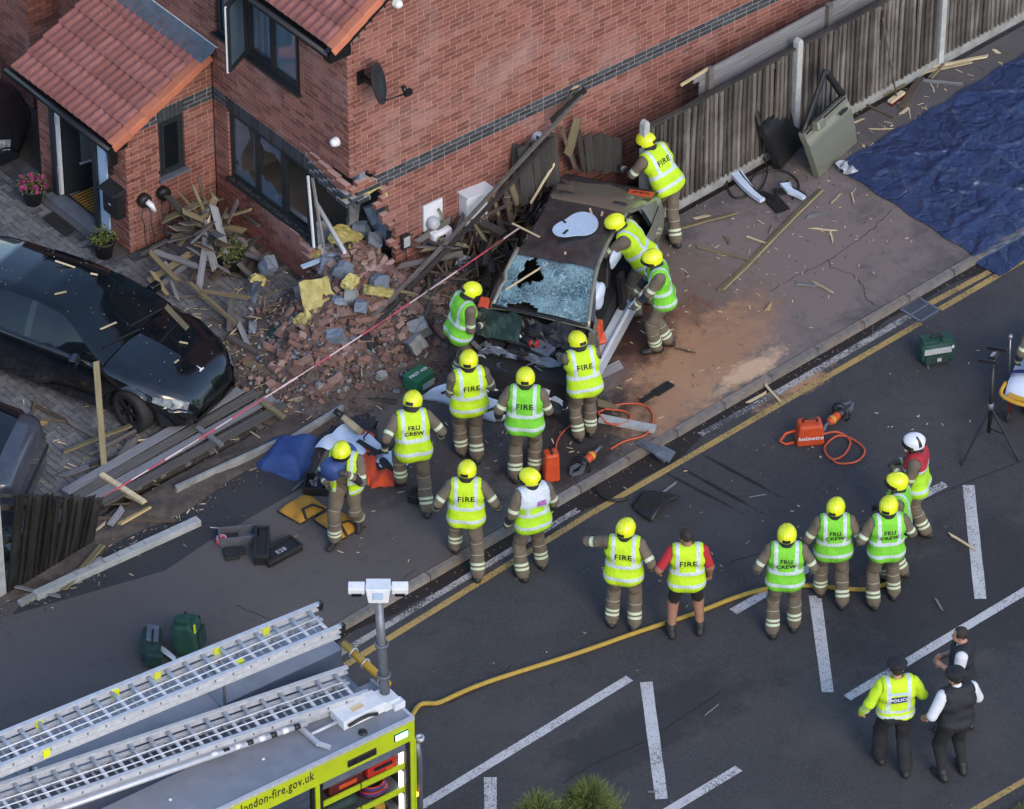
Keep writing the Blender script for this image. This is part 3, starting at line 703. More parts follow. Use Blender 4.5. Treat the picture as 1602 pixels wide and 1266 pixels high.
def tiled_roof(x_e, z_e, pitch, y0, cols, rows, name, solo_fn, verge_y=None):
    """local: eave at (x_e, *, z_e), rising towards +x'; tiles run from y0 to larger y"""
    ca_, sa_ = math.cos(pitch), math.sin(pitch); joined = MB(); anchor = None
    deck = MB(); L = rows * TG + 0.1
    P = [(x_e + 0.03, y0, z_e - 0.03), (x_e + L * ca_, y0, z_e + L * sa_ - 0.03), (x_e + L * ca_, y0 + cols * TW, z_e + L * sa_ - 0.03), (x_e + 0.03, y0 + cols * TW, z_e - 0.03)]
    deck.add(P + [(a, b, c - 0.05) for a, b, c in P], [(0, 1, 2, 3), (7, 6, 5, 4), (0, 4, 5, 1), (1, 5, 6, 2), (2, 6, 7, 3), (3, 7, 4, 0)])
    anchor = deck.build(name, 'gutter_black', house, fix=True)
    for r_ in range(rows):
        for c in range(cols):
            o = Vector((x_e + r_ * TG * ca_, y0 + (c + 1) * TW, z_e + r_ * TG * sa_ + 0.0))
            M = Matrix(((0, ca_, -sa_), (-1, 0, 0), (0, sa_, ca_))).to_4x4()
            Mx = Matrix.Translation(o + jit(0.002)) @ M @ Matrix.Rotation(U(-.006, .006), 4, 'Z')
            if solo_fn(r_, c): inst('roof_tile', tme, anchor, Mx)
            else: joined.add([Mx @ v_.co for v_ in tme.vertices], [tuple(p.vertices) for p in tme.polygons], 0, True)
        if verge_y is not None:
            v_ = MB(); a = Vector((x_e + (r_ * TG - .03) * ca_, verge_y, z_e + (r_ * TG - .03) * sa_ + 0.045)); b = a + Vector((ca_, 0, sa_)) * (TG + 0.035) + Vector((0, 0, -0.016))
            up = Vector((-sa_, 0, ca_))
            v_.bar(a, b, 0.15, 0.030, up); v_.bar(a + Vector((0, -0.075, -0.055)), b + Vector((0, -0.075, -0.055)), 0.03, 0.125, up)
            v_.build('verge_tile', 'ridge_tile', anchor, bevel=0.012)
    if joined.v: stuff(joined.build('roof_tiling', 'clay_tile', anchor))
    return anchor
tiled_roof(-1.80, 2.03, R(25.5), 3.20, 8, 6, 'porch_roof', lambda r_, c: True, verge_y=3.17)
tiled_roof(-0.30, 4.74, R(31.8), -0.03, 26, 20, 'main_roof', lambda r_, c: r_ < 5 and c < 8, verge_y=-0.05)
fl = MB(); fl.grid(lambda u, v: (-0.27 + 0.29 * v, 3.06 + 2.55 * u, 2.845 + 0.115 * v + (0.05 if v > .9 else 0) + 0.006 * math.sin(u * 25)), 24, 3)
fl.grid(lambda u, v: (-0.27 + 0.02 * v, 3.06 + 2.55 * u, 2.845 - 0.03 * (1 - v)), 24, 1); fl.build('flashing', 'lead', house, fix=True)
fw = MB(); fw.bar((-0.012, 3.02, 3.0), (-0.012, 5.7, 3.0), 0.012, 0.012); fw.build('flashing_pointing', 'white_paint', house)
gt = MB()
gt.tube([(-0.36, -0.08, 4.66), (-0.36, 8.0, 4.66)], 0.055, 10); gt.box((-0.2, 4.0, 4.62), (0.24, 8.1, 0.14)); gt.build('gutter', 'gutter_black', house)
gt = MB(); gt.bar((-0.34, -0.045, 4.62), (5.5, -0.045, 8.24), 0.07, 0.22, (-.5, 0, .85)); gt.box((-0.18, -0.02, 4.62), (0.36, 0.16, 0.16)); gt.build('barge_board', 'gutter_black', house)
gt = MB(); gt.tube([(-1.86, 3.12, 1.98), (-1.86, 5.7, 1.98)], 0.05, 10); gt.box((-1.70, 4.4, 1.99), (0.24, 2.5, 0.07)); gt.box((-1.66, 3.21, 1.95), (0.24, 0.1, 0.12)); gt.build('porch_gutter', 'gutter_black', house)
# porch doorway
dr = MB()
for (y, wd) in ((3.90, 0.09), (4.95, 0.10)): dr.box((-1.59, y, 1.05), (0.10, wd, 1.88))
dr.box((-1.59, 4.42, 1.97), (0.1, 1.14, 0.08)); df = dr.build('door_frame', 'anthracite', house)
st = MB(); st.box((-1.62, 4.42, 0.055), (0.30, 1.25, 0.10)); st.build('threshold', 'lead', df, bevel=0.01)
st = MB(); st.box((-1.80, 4.42, 0.025), (0.10, 1.4, 0.05)); st.build('step_edge', 'paver_dark', df)
st = MB(); st.box((-1.575, 4.875, 1.05), (0.05, 0.055, 1.84)); st.build('draught_strip', 'white_upvc', df)
for z in (.55, 1.45): s2 = MB(); s2.box((-1.605, 4.872, z), (0.02, 0.045, 0.12)); s2.build('hinge', 'silver_cloth', df)
sp = MB(); sp.box((-1.585, 3.75, 1.05), (0.03, 0.20, 1.86)); sp.build('side_panel', 'film_blue', df)
# inner door, floor and mat
ip = MB(); ip.box((-0.78, 4.42, 0.08), (1.5, 1.9, 0.05)); ip.build('porch_floor', 'plaster', house)
di = MB(); di.box((-1.13, 4.78, 1.06), (0.82, 0.05, 1.90), Matrix.Rotation(R(-10), 3, 'Z')); do = di.build('front_door', 'anthracite', house)
di = MB(); di.box((-1.14, 4.751, 1.25), (0.26, 0.02, 1.25), Matrix.Rotation(R(-10), 3, 'Z')); di.build('pane', 'frosted_glass', do)
for q in ((-1.14, .6), (-1.14, 1.89)): h_ = MB(); h_.box((q[0], 4.745, q[1]), (0.32, 0.03, 0.03), Matrix.Rotation(R(-10), 3, 'Z')); h_.build('pane_bead', 'silver_cloth', do)
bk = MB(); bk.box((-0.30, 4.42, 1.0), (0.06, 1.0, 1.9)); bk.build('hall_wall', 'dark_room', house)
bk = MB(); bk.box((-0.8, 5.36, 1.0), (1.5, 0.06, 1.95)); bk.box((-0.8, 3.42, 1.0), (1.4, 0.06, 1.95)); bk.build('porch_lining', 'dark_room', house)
mt = MB(); mt.box((-1.27, 4.40, 0.115), (0.50, 0.72, 0.02)); 
dmat = mt.build('door_mat', 'black_matt', house)
for k in range(11):
    s = MB(); s.box((-1.27, 4.09 + k * 0.062, 0.128), (0.46, 0.026, 0.01)); s.build('mat_rib', 'yellow_canvas', dmat)
# things fixed to the walls
def on(pl, u, v, d=0): p = pl(u, v, d); return HW(p.x, p.y, p.z)
lt = thing('wall_lantern', 'black box lantern on the brick pillar under the porch eaves', 'wall light', on(pfront, 3.42, 1.62, .07), HR)
a = MB(); a.box((0, 0, 0), (0.10, 0.10, 0.26)); a.build('lantern_body', 'gutter_black', lt, bevel=0.008)
a = MB(); a.box((-0.005, 0, 0.14), (0.13, 0.13, 0.03)); a.build('cap', 'gutter_black', lt)
a = MB(); a.box((-0.052, 0, 0.02), (0.006, 0.07, 0.16)); a.build('pane', 'dark_glass', lt)
a = MB(); a.box((-0.02, .03, -0.25), (0.05, 0.07, 0.13)); a.build('door_bell', 'black_plastic', lt)
lb = thing('letter_box', 'black wall letter box beside the porch door', 'letter box', on(pfront, 3.43, 0.84, .08), HR)
a = MB(); a.box((0, 0, 0), (0.16, 0.36, 0.44)); a.build('box', 'black_plastic', lb, bevel=0.02)
a = MB(); a.box((-0.03, 0, 0.235), (0.24, 0.38, 0.03), Matrix.Rotation(R(-14), 3, 'Y')); a.build('lid', 'black_plastic', lb, bevel=0.008)
a = MB(); a.box((-0.083, 0.0, -.02), (0.006, 0.05, 0.02)); a.build('name_plate', 'silver_cloth', lb)
dish = thing('satellite_dish', 'dark grey satellite dish bolted to the brick wall by the roof corner', 'satellite dish', on(gable, 0.22, 4.02, .06), HR)
a = MB(); Mx = Matrix.Translation((0.04, -0.22, 0.02)) @ Vector((0.62, -0.74, 0.26)).to_track_quat('Z', 'Y').to_matrix().to_4x4()
a.lathe([(0.001, 0), (0.10, 0.010), (0.19, 0.034), (0.27, 0.068), (0.275, 0.066), (0.268, 0.055), (0.19, 0.02), (0.10, -0.004), (0.001, -0.014)], 28, Mx @ Matrix.Diagonal((1, 1.12, 1, 1)))
a.build('reflector', 'anthracite', dish)
a = MB(); a.bar((0.02, 0.04, 0.0), (0.04, -0.2, 0.0), 0.06, 0.06); a.box((0, 0.05, 0), (0.12, 0.02, 0.22)); a.build('bracket', 'gutter_black', dish)
a = MB(); a.tube([(0.06, -0.26, -0.28), (0.40, -0.42, -0.20)], 0.012, 6); a.build('feed_arm', 'gutter_black', dish)
a = MB(); a.box((0.44, -0.44, -0.18), (0.12, 0.06, 0.08)); a.tube([(0.40, -.44, -.17), (0.40, -.38, -.08)], 0.035, 10); a.build('receiver', 'gutter_black', dish)
def dome(pl, u, v, label, nm='alarm_light'):
    t = thing(nm, label, 'wall lamp', on(pl, u, v, 0), HR); n = pl(0, 0, 1) - pl(0, 0, 0)
    M = n.to_track_quat('Z', 'Y').to_matrix().to_4x4()
    a = MB(); a.lathe([(0.062, 0.02), (0.068, 0.04), (0.064, 0.07), (0.045, 0.10), (0.016, 0.112), (0.001, 0.114)], 18, M); a.build('globe', 'white_paint', t)
    a = MB(); a.lathe([(0.07, 0), (0.07, 0.035), (0.001, 0.035)], 18, M); a.build('base', 'white_upvc', t)
dome(front, 0.26, 2.90, 'white globe lamp on the brick front above the broken window')
dome(gable, 0.86, 4.98, 'white globe lamp high on the gable wall near the roof edge')
vt = MB(); vt.box((0, 0, 0), (0.03, 0.2, 0.07)); tag(vt.build('soffit_vent', 'white_upvc', loc=on(front, 0.62, 4.52, .10), rz=HR), 'white vent strip under the black gutter near the roof corner', 'vent')
# car charger points on the porch side wall
def charger(u, v, label, plug):
    t = thing('car_charger', label, 'car charger', on(pside, u, v, 0.06), HR)
    a = MB(); a.lathe([(0.001, .05), (0.09, .05), (0.105, .03), (0.105, -.06), (0.001, -.06)], 16, Matrix.Rotation(R(90), 4, 'X')); a.build('holder', 'black_plastic', t)
    if plug:
        a = MB(); a.tube([(0.0, -.06, .02), (0.03, -.13, -.03), (0.06, -.17, -.12)], [.045, .042, .022], 10); a.build('plug', 'white_paint', t)
    for k, (dx, sg) in enumerate(((-.10, -1), (0.04, 1))):
        a = MB(); pts = [(dx * .6, -.04, -.08)] + [(dx + sg * .015 * math.sin(q * 2.1), -.05 - .02 * q, -.08 - (v - .1) * q / 6) for q in range(1, 7)]
        a.tube(pts, 0.008, 5); a.build('cable', 'black_plastic', t)
charger(-1.31, 0.86, 'round black charger holder with a white plug hanging by the porch corner', True)
charger(-0.97, 0.83, 'black charger holder with cables on the porch wall behind the broken timber', False)
# meters on the gable wall
gm = thing('gas_meter', 'white meter with a round dial torn open on the gable wall', 'meter', on(gable, 1.42, 1.02, 0), HR)
a = MB(); a.box((0.02, -.02, .12), (0.34, 0.03, 0.44)); a.build('back_board', 'white_upvc', gm)
a = MB(); a.box((0.03, -.19, -.14), (0.33, 0.14, 0.18)); a.build('meter_case', 'white_paint', gm, bevel=0.03)
a = MB(); a.lathe([(0.001, 0.06), (0.07, 0.05), (0.095, 0.0), (0.095, -0.03)], 18, Matrix.Translation((-.04, -.13, .06)) @ Matrix.Rotation(R(60), 4, 'X')); a.build('regulator', 'silver_cloth', gm)
a = MB(); a.tube([(.1, -.05, .2), (.14, -.1, .1), (.12, -.14, 0)], .018, 8); a.tube([(.08, -.17, -.2), (.09, -.13, -.5), (.09, -.1, -.9)], .017, 8); a.build('pipe', 'timber_green', gm)
a = MB(); a.box((0.0, -.262, -.13), (0.13, 0.005, 0.05)); a.build('reading_window', 'black_matt', gm)
a = MB(); a.box((-.06, -.05, -.30), (0.24, 0.02, 0.28), Matrix.Rotation(R(14), 3, 'X')); a.build('broken_door', 'block_blue', gm)
mb_ = thing('meter_cabinet', 'white meter cabinet with its lid broken on the gable wall behind the planks', 'meter box', on(gable, 2.12, 1.02, 0), HR)
a = MB(); a.box((0, -.09, 0), (0.38, 0.18, 0.5)); a.build('cabinet', 'white_upvc', mb_, bevel=0.006)
a = MB(); a.box((0.04, -.11, .26), (0.50, 0.24, 0.03), Matrix.Rotation(R(5), 3, 'Y')); a.build('lid', 'white_upvc', mb_)
fl_ = thing('floodlight', 'small grey floodlight in a black frame standing against the broken brick edge', 'floodlight', on(gable, 0.93, 0.92, .05), HR)
a = MB(); a.box((0, 0, 0), (0.15, 0.06, 0.24)); a.build('housing', 'black_plastic', fl_, bevel=0.015)
a = MB(); a.box((0, -.032, 0.01), (0.11, 0.006, 0.17)); a.build('lens', 'silver_cloth', fl_)
a = MB(); a.tube([(0, .0, -.12), (0.03, 0, -.5), (.02, 0, -.8)], .008, 5); a.build('cable', 'black_plastic', fl_)
for (u, v, lab) in ((3.35, 1.62, 'white flue cap on the gable wall, the upper of the two behind the long planks'), (3.02, 1.42, 'white flue cap on the gable wall, the lower of the two behind the long planks')):
    t = thing('flue_cap', lab, 'flue', on(gable, u, v, 0), HR)
    M = Vector((0, -1, 0)).to_track_quat('Z', 'Y').to_matrix().to_4x4()
    a = MB(); a.lathe([(.07, 0), (.07, .14), (.055, .17), (.001, .17)], 14, M); a.build('cowl', 'white_upvc', t)
    a = MB(); a.lathe([(.1, 0), (.1, .02), (.07, .02)], 14, M); a.build('collar', 'silver_cloth', t)
# neighbour at the far left
nb = thing('neighbour_house', 'dark brick corner of the next house with a white front door', 'house', (0, 0, 0), HR)
cells2 = MB(); mo2 = MB()
def nwall(pl, u0, u1, v1):
    for c in range(int(v1 / CRS)):
        x = u0 - (0.1125 if c % 2 else 0)
        while x < u1:
            a_, b_ = max(x, u0), min(x + BL, u1)
            if b_ - a_ > .03:
                P = [pl(q, w_, d_) for d_ in (0, -.03) for q, w_ in ((a_ + .005, c * CRS + .005), (b_ - .005, c * CRS + .005), (b_ - .005, c * CRS + .07), (a_ + .005, c * CRS + .07))]
                cells2.add(P, [(0, 1, 2, 3), (4, 5, 1, 0), (5, 6, 2, 1), (6, 7, 3, 2), (7, 4, 0, 3)])
            x += BL
nwall(lambda u, v, d: Vector((-0.55 - d, u, v)), 7.05, 7.9, 3.2); nwall(lambda u, v, d: Vector((u, 7.05 - d, v)), -0.55, 0.0, 3.2)
mo2.box((0.0, 7.98, 1.6), (1.06, 1.80, 3.2)); mo2.build('mortar', 'red_mortar', nb); stuff(cells2.build('brickwork', 'red_brick', nb, fix=True))
a = MB(); a.box((-.35, 8.55, 1.05), (0.5, 1.2, 2.1)); a.box((-.55, 8.4, 1.05), (0.1, 0.9, 2.0)); nd = a.build('front_door', 'white_upvc', nb)
a = MB(); a.box((-.62, 8.2, 1.3), (0.03, 0.06, 0.2)); a.build('handle', 'steel', nd)
# ------------------------------------------------------------------ fences
def pale_mesh(L, wd, bend, mat, seg=4):
    m = MB(); V = []
    for k in range(seg + 1):
        t = k / seg; z = L * t; o = bend * math.sin(math.pi * t); s = bend * 0.6 * math.sin(2.2 * t)
        V += [(-wd / 2 + s, -0.034 + o, z), (wd / 2 + s, -0.004 + o, z), (wd / 2 + s, 0.004 + o, z), (-wd / 2 + s, 0.004 + o, z)]
    F = [(0, 3, 2, 1), tuple(seg * 4 + i for i in range(4))]
    for k in range(seg):
        for i in range(4): F.append((k * 4 + i, k * 4 + (i + 1) % 4, k * 4 + 4 + (i + 1) % 4, k * 4 + 4 + i))
    m.add(V, F); return m.mesh('pale', mat)
pm_ = [pale_mesh(1.56, 0.090, b, 'fence_pale') for b in (-0.012, 0.006, 0.016, 0.0, 0.022)]
def post_mesh(h):
    m = MB(); m.box((0, 0, h / 2 - .02), (0.105, 0.10, h)); m.box((0, 0, h + 0.005), (0.105, 0.10, 0.05), taper=(0.45, 0.9)); return m.mesh('post', 'concrete_pale')
fe = thing('closeboard_fence', 'weathered grey closeboard fence with concrete posts standing along the pavement', 'fence', (4.52, -1.22, 0))
pmesh = post_mesh(1.86); px_ = [0.0, 3.06, 6.14, 9.2]
for x in px_: o = inst('post', pmesh, fe); o.location = (x, 0, 0); o.rotation_euler = (U(-.01, .01), U(-.012, .012), 0)
for a, b in zip(px_[:-1], px_[1:]):
    g = MB(); g.bar((a + .055, -0.005, 0.07), (b - .055, -0.005, 0.07), 0.05, 0.17); g.build('gravel_board', 'concrete', fe)
    for z in (0.4, 1.0, 1.6): g = MB(); g.bar((a + .05, .045, z), (b - .05, .045, z), 0.07, 0.07); g.build('arris_rail', 'timber_grey', fe)
    n = int((b - a - .1) / 0.094)
    for k in range(n):
        o = inst('pale', rnd.choice(pm_), fe); t = k / n
        dip = 0.025 * math.sin(math.pi * t); torn = U(-.012, .006)
        o.location = (a + 0.10 + k * (b - a - .14) / n, -0.012 + U(-.004, .004), 0.165 + torn - dip); o.rotation_euler = (U(-.012, .012), U(-.012, .012), U(-.06, .06)); o.scale = (1, 1, 1 + U(-.012, .012))
    c = MB()
    pts = [Vector((a + .05 + (b - a - .1) * q / 9, 0.01, 1.735 - 0.025 * math.sin(math.pi * q / 9) + U(-.006, .006))) for q in range(10)]
    for p, q in zip(pts[:-1], pts[1:]): c.bar(p, q, 0.075, 0.035)
    c.build('capping', 'timber_black', fe)
bf = thing('board_fence', 'silver grey horizontal board screen standing behind the closeboard fence', 'fence', (5.7, -0.98, 0))
for k in range(5):
    g = MB(); g.bar((0.12 if k < 4 else 0.0, 0, 1.40 + k * 0.125), (9.0, 0.0, 1.40 + k * 0.125 + .03), 0.025, 0.12); g.build('board', 'timber_silver', bf)
for x in (0.28, 2.72, 5.3): g = MB(); g.bar((x, -0.05, 0), (x, -0.05, 2.02), 0.09, 0.08, (0, 1, 0)); g.build('post', 'timber_grey', bf)
g = MB(); g.bar((-.25, 0.0, 1.93), (.25, -.04, 2.01), .02, .05); g.build('splinter', 'timber_split', bf)
# fence at the left that still half stands, twisted towards the road
lf = thing('broken_fence', 'dark broken closeboard fence panel sagging at the lower left edge', 'fence', (-7.42, -1.47, 0))
pd = [pale_mesh(1.0, 0.105, b, 'fence_pale_dark') for b in (-0.02, 0.03, 0.01)]
n = 17
for k in range(n):
    t = k / (n - 1); o = inst('pale', pd[k % 3], lf); h = 1.66 - 0.80 * t + U(-.03, .02)
    o.location = (0.06 + t * 1.38, -0.03 - .02 * t, 0.03 + 0.10 * t); o.rotation_euler = (R(4 + 8 * t), R(5) + U(-.03, .03), U(-.12, .02)); o.scale = (1, 1, h)
p_ = inst('post', post_mesh(1.68), lf); p_.location = (-0.06, 0.0, 0)
for z0, z1 in ((1.45, .72), (.85, .5)): g = MB(); g.bar((0, .04, z0), (1.44, .03, z1), 0.06, 0.06); g.build('rail', 'timber_black', lf)
g = MB(); g.bar((0, -.03, 1.70), (1.44, -.19, .94), 0.05, 0.03); g.build('capping', 'timber_black', lf)
# panel lying flat on the bed
fp = thing('fallen_fence_panel', 'flat silver grey fence panel of long boards lying on the soil beside the tape', 'fence panel', (0, 0, 0))
for (a, b, mt_) in (((102, 770), (376, 610), 'timber_silver'), ((118, 777), (402, 614), 'timber_grey'), ((136, 783), (425, 621), 'timber_silver'), ((158, 788), (446, 633), 'timber_grey')):
    g = MB(); g.bar(G(*a, .13 + U(0, .02)), G(*b, .12 + U(0, .03)), 0.15, 0.022); g.build('board', mt_, fp)
for (a, b, mt_) in (((158, 742), (226, 786), 'timber_split'), ((308, 668), (347, 697), 'timber_silver'), ((408, 628), (444, 653), 'timber_green')):
    g = MB(); g.bar(G(*a, .17), G(*b, .17), 0.075, 0.04); g.build('cross_rail', mt_, fp)
# concrete gravel boards and posts
def cpost(a, b, z, wd, th, label, name='concrete_post', mat='concrete_pale', notch=0):
    g = MB(); A, B = G(*a, z), G(*b, z); g.bar(A, B, wd, th)
    o = tag(g.build(name, mat, bevel=0.008), label, 'concrete post' if 'post' in name else 'kerb board')
    d = (B - A).normalized(); s = Vector((-d.y, d.x, 0))
    for k in range(notch):
        q = A + (B - A) * (0.25 + 0.5 * k / max(1, notch)); g = MB(); g.bar(q - s * wd * .3 + Vector((0, 0, th * .5)), q + s * wd * .3 + Vector((0, 0, th * .5)), 0.02, 0.012); g.build('notch', 'concrete', o)
    return o
cpost((55, 932), (311, 815), .06, 0.13, 0.10, 'long pale concrete fence post with notches lying on the pavement at the left', notch=6)
cpost((275, 768), (446, 690), .05, 0.06, 0.16, 'pale concrete gravel board on edge along the soil left of the blue bag', 'gravel_board', 'concrete')
cpost((455, 690), (536, 640), .05, 0.06, 0.15, 'short grey concrete gravel board behind the blue bag', 'gravel_board', 'concrete')
cpost((30, 945), (160, 876), .03, 0.10, 0.07, 'grey mowing strip under the broken fence at the far left', 'gravel_board', 'concrete')
# ------------------------------------------------------------------ cars
def paint_mat(name, a, b=None, metal=0.3, rough=0.28, dust=0.25):
    m = bpy.data.materials.new(name); nt, bs = nodes(m); MATS[name] = m
    wp = worldpos(nt)
    c = mixc(nt, mth(nt, 'MULTIPLY', ramp(nt, noise(nt, wp, 7, 6, 0.7), 0.45, 0.8), dust), a, b or (0.2, 0.19, 0.18))
    nt.links.new(c, bs.inputs['Base Color']); bs.inputs['Metallic'].default_value = metal; bs.inputs['Roughness'].default_value = rough
    bs.inputs['Coat Weight'].default_value = 0.9; bs.inputs['Coat Roughness'].default_value = 0.05
    r_ = ramp(nt, noise(nt, wp, 12, 5, 0.7), 0.35, 0.8); nt.links.new(mth(nt, 'ADD', mth(nt, 'MULTIPLY', r_, 0.15), rough), bs.inputs['Roughness'])
paint_mat('paint_black', (0.004, 0.005, 0.007), (.03, .03, .03), 0.0, .10, .3); paint_mat('paint_navy', (0.010, 0.012, 0.018), dust=0.08)
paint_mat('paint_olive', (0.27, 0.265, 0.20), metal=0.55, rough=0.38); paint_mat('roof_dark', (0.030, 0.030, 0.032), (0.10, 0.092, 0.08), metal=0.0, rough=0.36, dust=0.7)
MATS['roof_dark'].node_tree.nodes['Principled BSDF'].inputs['Coat Weight'].default_value = .35
paint_mat('paint_silver', (0.06, 0.064, 0.085), metal=0.3, rough=0.3); paint_mat('paint_white', (0.62, 0.66, 0.72), (0.3, 0.27, 0.24), metal=0.05, rough=0.35, dust=0.4)
pm('seat', (0.018, 0.018, 0.018), (0.035, 0.034, 0.033), 12, 0.45, bmp=0.15); pm('lamp_glass', (0.30, 0.34, 0.38), (0.05, 0.06, 0.07), 14, 0.1, spec=0.9)
def lerp(tab, x):
    xs = [a for a, b in tab]; return float(np.interp(x, xs, [b for a, b in tab]))
def smooth_tab(tab, N_=200):
    xs = np.linspace(tab[0][0], tab[-1][0], N_); ys = np.interp(xs, [a for a, b in tab], [b for a, b in tab])
    k = max(3, N_ // 40) | 1; pad = k // 2; w_ = np.hanning(k + 2)[1:-1]; w_ /= w_.sum()
    y2 = np.convolve(np.pad(ys, pad, mode='edge'), w_, 'valid'); y2[0], y2[-1] = ys[0], ys[-1]
    return list(zip(xs, y2))
class Car:
    T = dict(
        zc=[(-2.42, .72), (-2.36, .96), (-2.05, 1.06), (-1.2, 1.02), (.9, .985), (1.3, .94), (1.75, .84), (2.08, .70), (2.22, .56), (2.28, .42)],
        zs=[(-2.42, .68), (-2.34, .90), (-1.6, .95), (0, .92), (.9, .90), (1.45, .84), (1.95, .68), (2.18, .55), (2.28, .40)],
        wm=[(-2.42, .70), (-2.25, .84), (-1.5, .915), (0, .915), (1.4, .91), (1.85, .84), (2.1, .70), (2.28, .48)],
        ws=[(-2.42, .66), (-2.25, .78), (-1.5, .86), (0, .86), (1.0, .855), (1.5, .84), (1.9, .74), (2.12, .58), (2.28, .40)],
        wl=[(-2.42, .66), (-2.25, .80), (-1.5, .87), (1.4, .87), (1.85, .80), (2.1, .66), (2.28, .46)],
        cz=[(-2.10, 1.06), (-1.75, 1.19), (-1.25, 1.35), (-.7, 1.43), (-.2, 1.445), (.15, 1.41), (.40, 1.32), (.75, 1.12), (1.0, .985)],
        cr=[(-2.10, .60), (-1.3, .56), (-.4, .57), (.2, .60), (.6, .66), (1.0, .74)], rail=0.055)
    def __init__(s, **kw): s.t = dict(s.T); s.t.update(kw); s.s = {k: (smooth_tab(v) if isinstance(v, list) else v) for k, v in s.t.items()}
    def f(s, k, x): return lerp(s.s[k], x)
    def zl(s, x, R_=0.365, ax=(1.44, -1.44)):
        z = 0.20
        for a in ax:
            d = R_ ** 2 - (x - a) ** 2
            if d > 0: z = max(z, 0.33 + math.sqrt(d) - 0.0)
        return z
    def section(s, x, n=14):
        zl = s.zl(x); zs = s.f('zs', x); zl = min(zl, zs - .06)
        P = [(s.f('wl', x), zl), (s.f('wm', x), max(zl + .02, min(.52, zs - .05))), (s.f('wm', x) - .012, max(zl + .03, zs - .14)), (s.f('ws', x), zs), (s.f('ws', x) - .10, zs + (s.f('zc', x) - zs) * .55), (s.f('ws', x) * .5, s.f('zc', x) - .012), (0, s.f('zc', x))]
        out = []
        for k in range(len(P) - 1):
            m = 3 if k in (0, 1, 3) else 2
            for q in range(m): t = q / m; out.append((P[k][0] + (P[k + 1][0] - P[k][0]) * t, P[k][1] + (P[k + 1][1] - P[k][1]) * t))
        return out + [P[-1]]
    def canopy(s, x):
        wb = s.f('ws', x) - .015; zb = s.f('zs', x) - .004; zr = max(s.f('cz', x) - s.t['rail'], zb + .004); wr = min(s.f('cr', x), wb)
        t = min(1, max(0, (zr - zb) / .42)); wr = wb + (s.f('cr', x) - wb) * t
        zc = max(s.f('cz', x), zb + .008)
        return [(wb, zb), (wb + (wr - wb) * .33, zb + (zr - zb) * .36), (wb + (wr - wb) * .66, zb + (zr - zb) * .7), (wr, zr), (wr - .05, zr + (zc - zr) * .45), (wr * .62, zc - (zc - zr) * .22), (wr * .3, zc - .008), (0, zc)]
def wheel_of(t, x, y, tilt=0.0, rim='steel', r=0.335, flat=0.0):
    M = Matrix.Translation((x, y, r - flat)) @ Matrix.Rotation(tilt, 4, 'Z') @ Matrix.Rotation(R(90), 4, 'X')
    a = MB(); sg = -1 if y < 0 else 1
    a.lathe([(.20, -.10), (.30, -.11), (r, -.085), (r, .085), (.30, .11), (.20, .10), (.20, -.1)], 28, M); wo = a.build('wheel', 'rubber', t)
    a = MB(); z = -sg * .085
    a.lathe([(.001, z * .8), (.06, z), (.07, z * .7)], 14, M); a.lathe([(.19, z * 1.0), (.225, z * 1.15), (.205, z * .2)], 24, M)
    for k in range(5):
        for dq in (-.1, .1):
            an = 2 * math.pi * k / 5; p0 = M @ Vector((.05 * math.cos(an), .05 * math.sin(an), z * .85)); p1 = M @ Vector((.20 * math.cos(an + dq), .20 * math.sin(an + dq), z * .95)); a.bar(p0, p1, .03, .025)
    a.build('rim', rim, wo); return wo
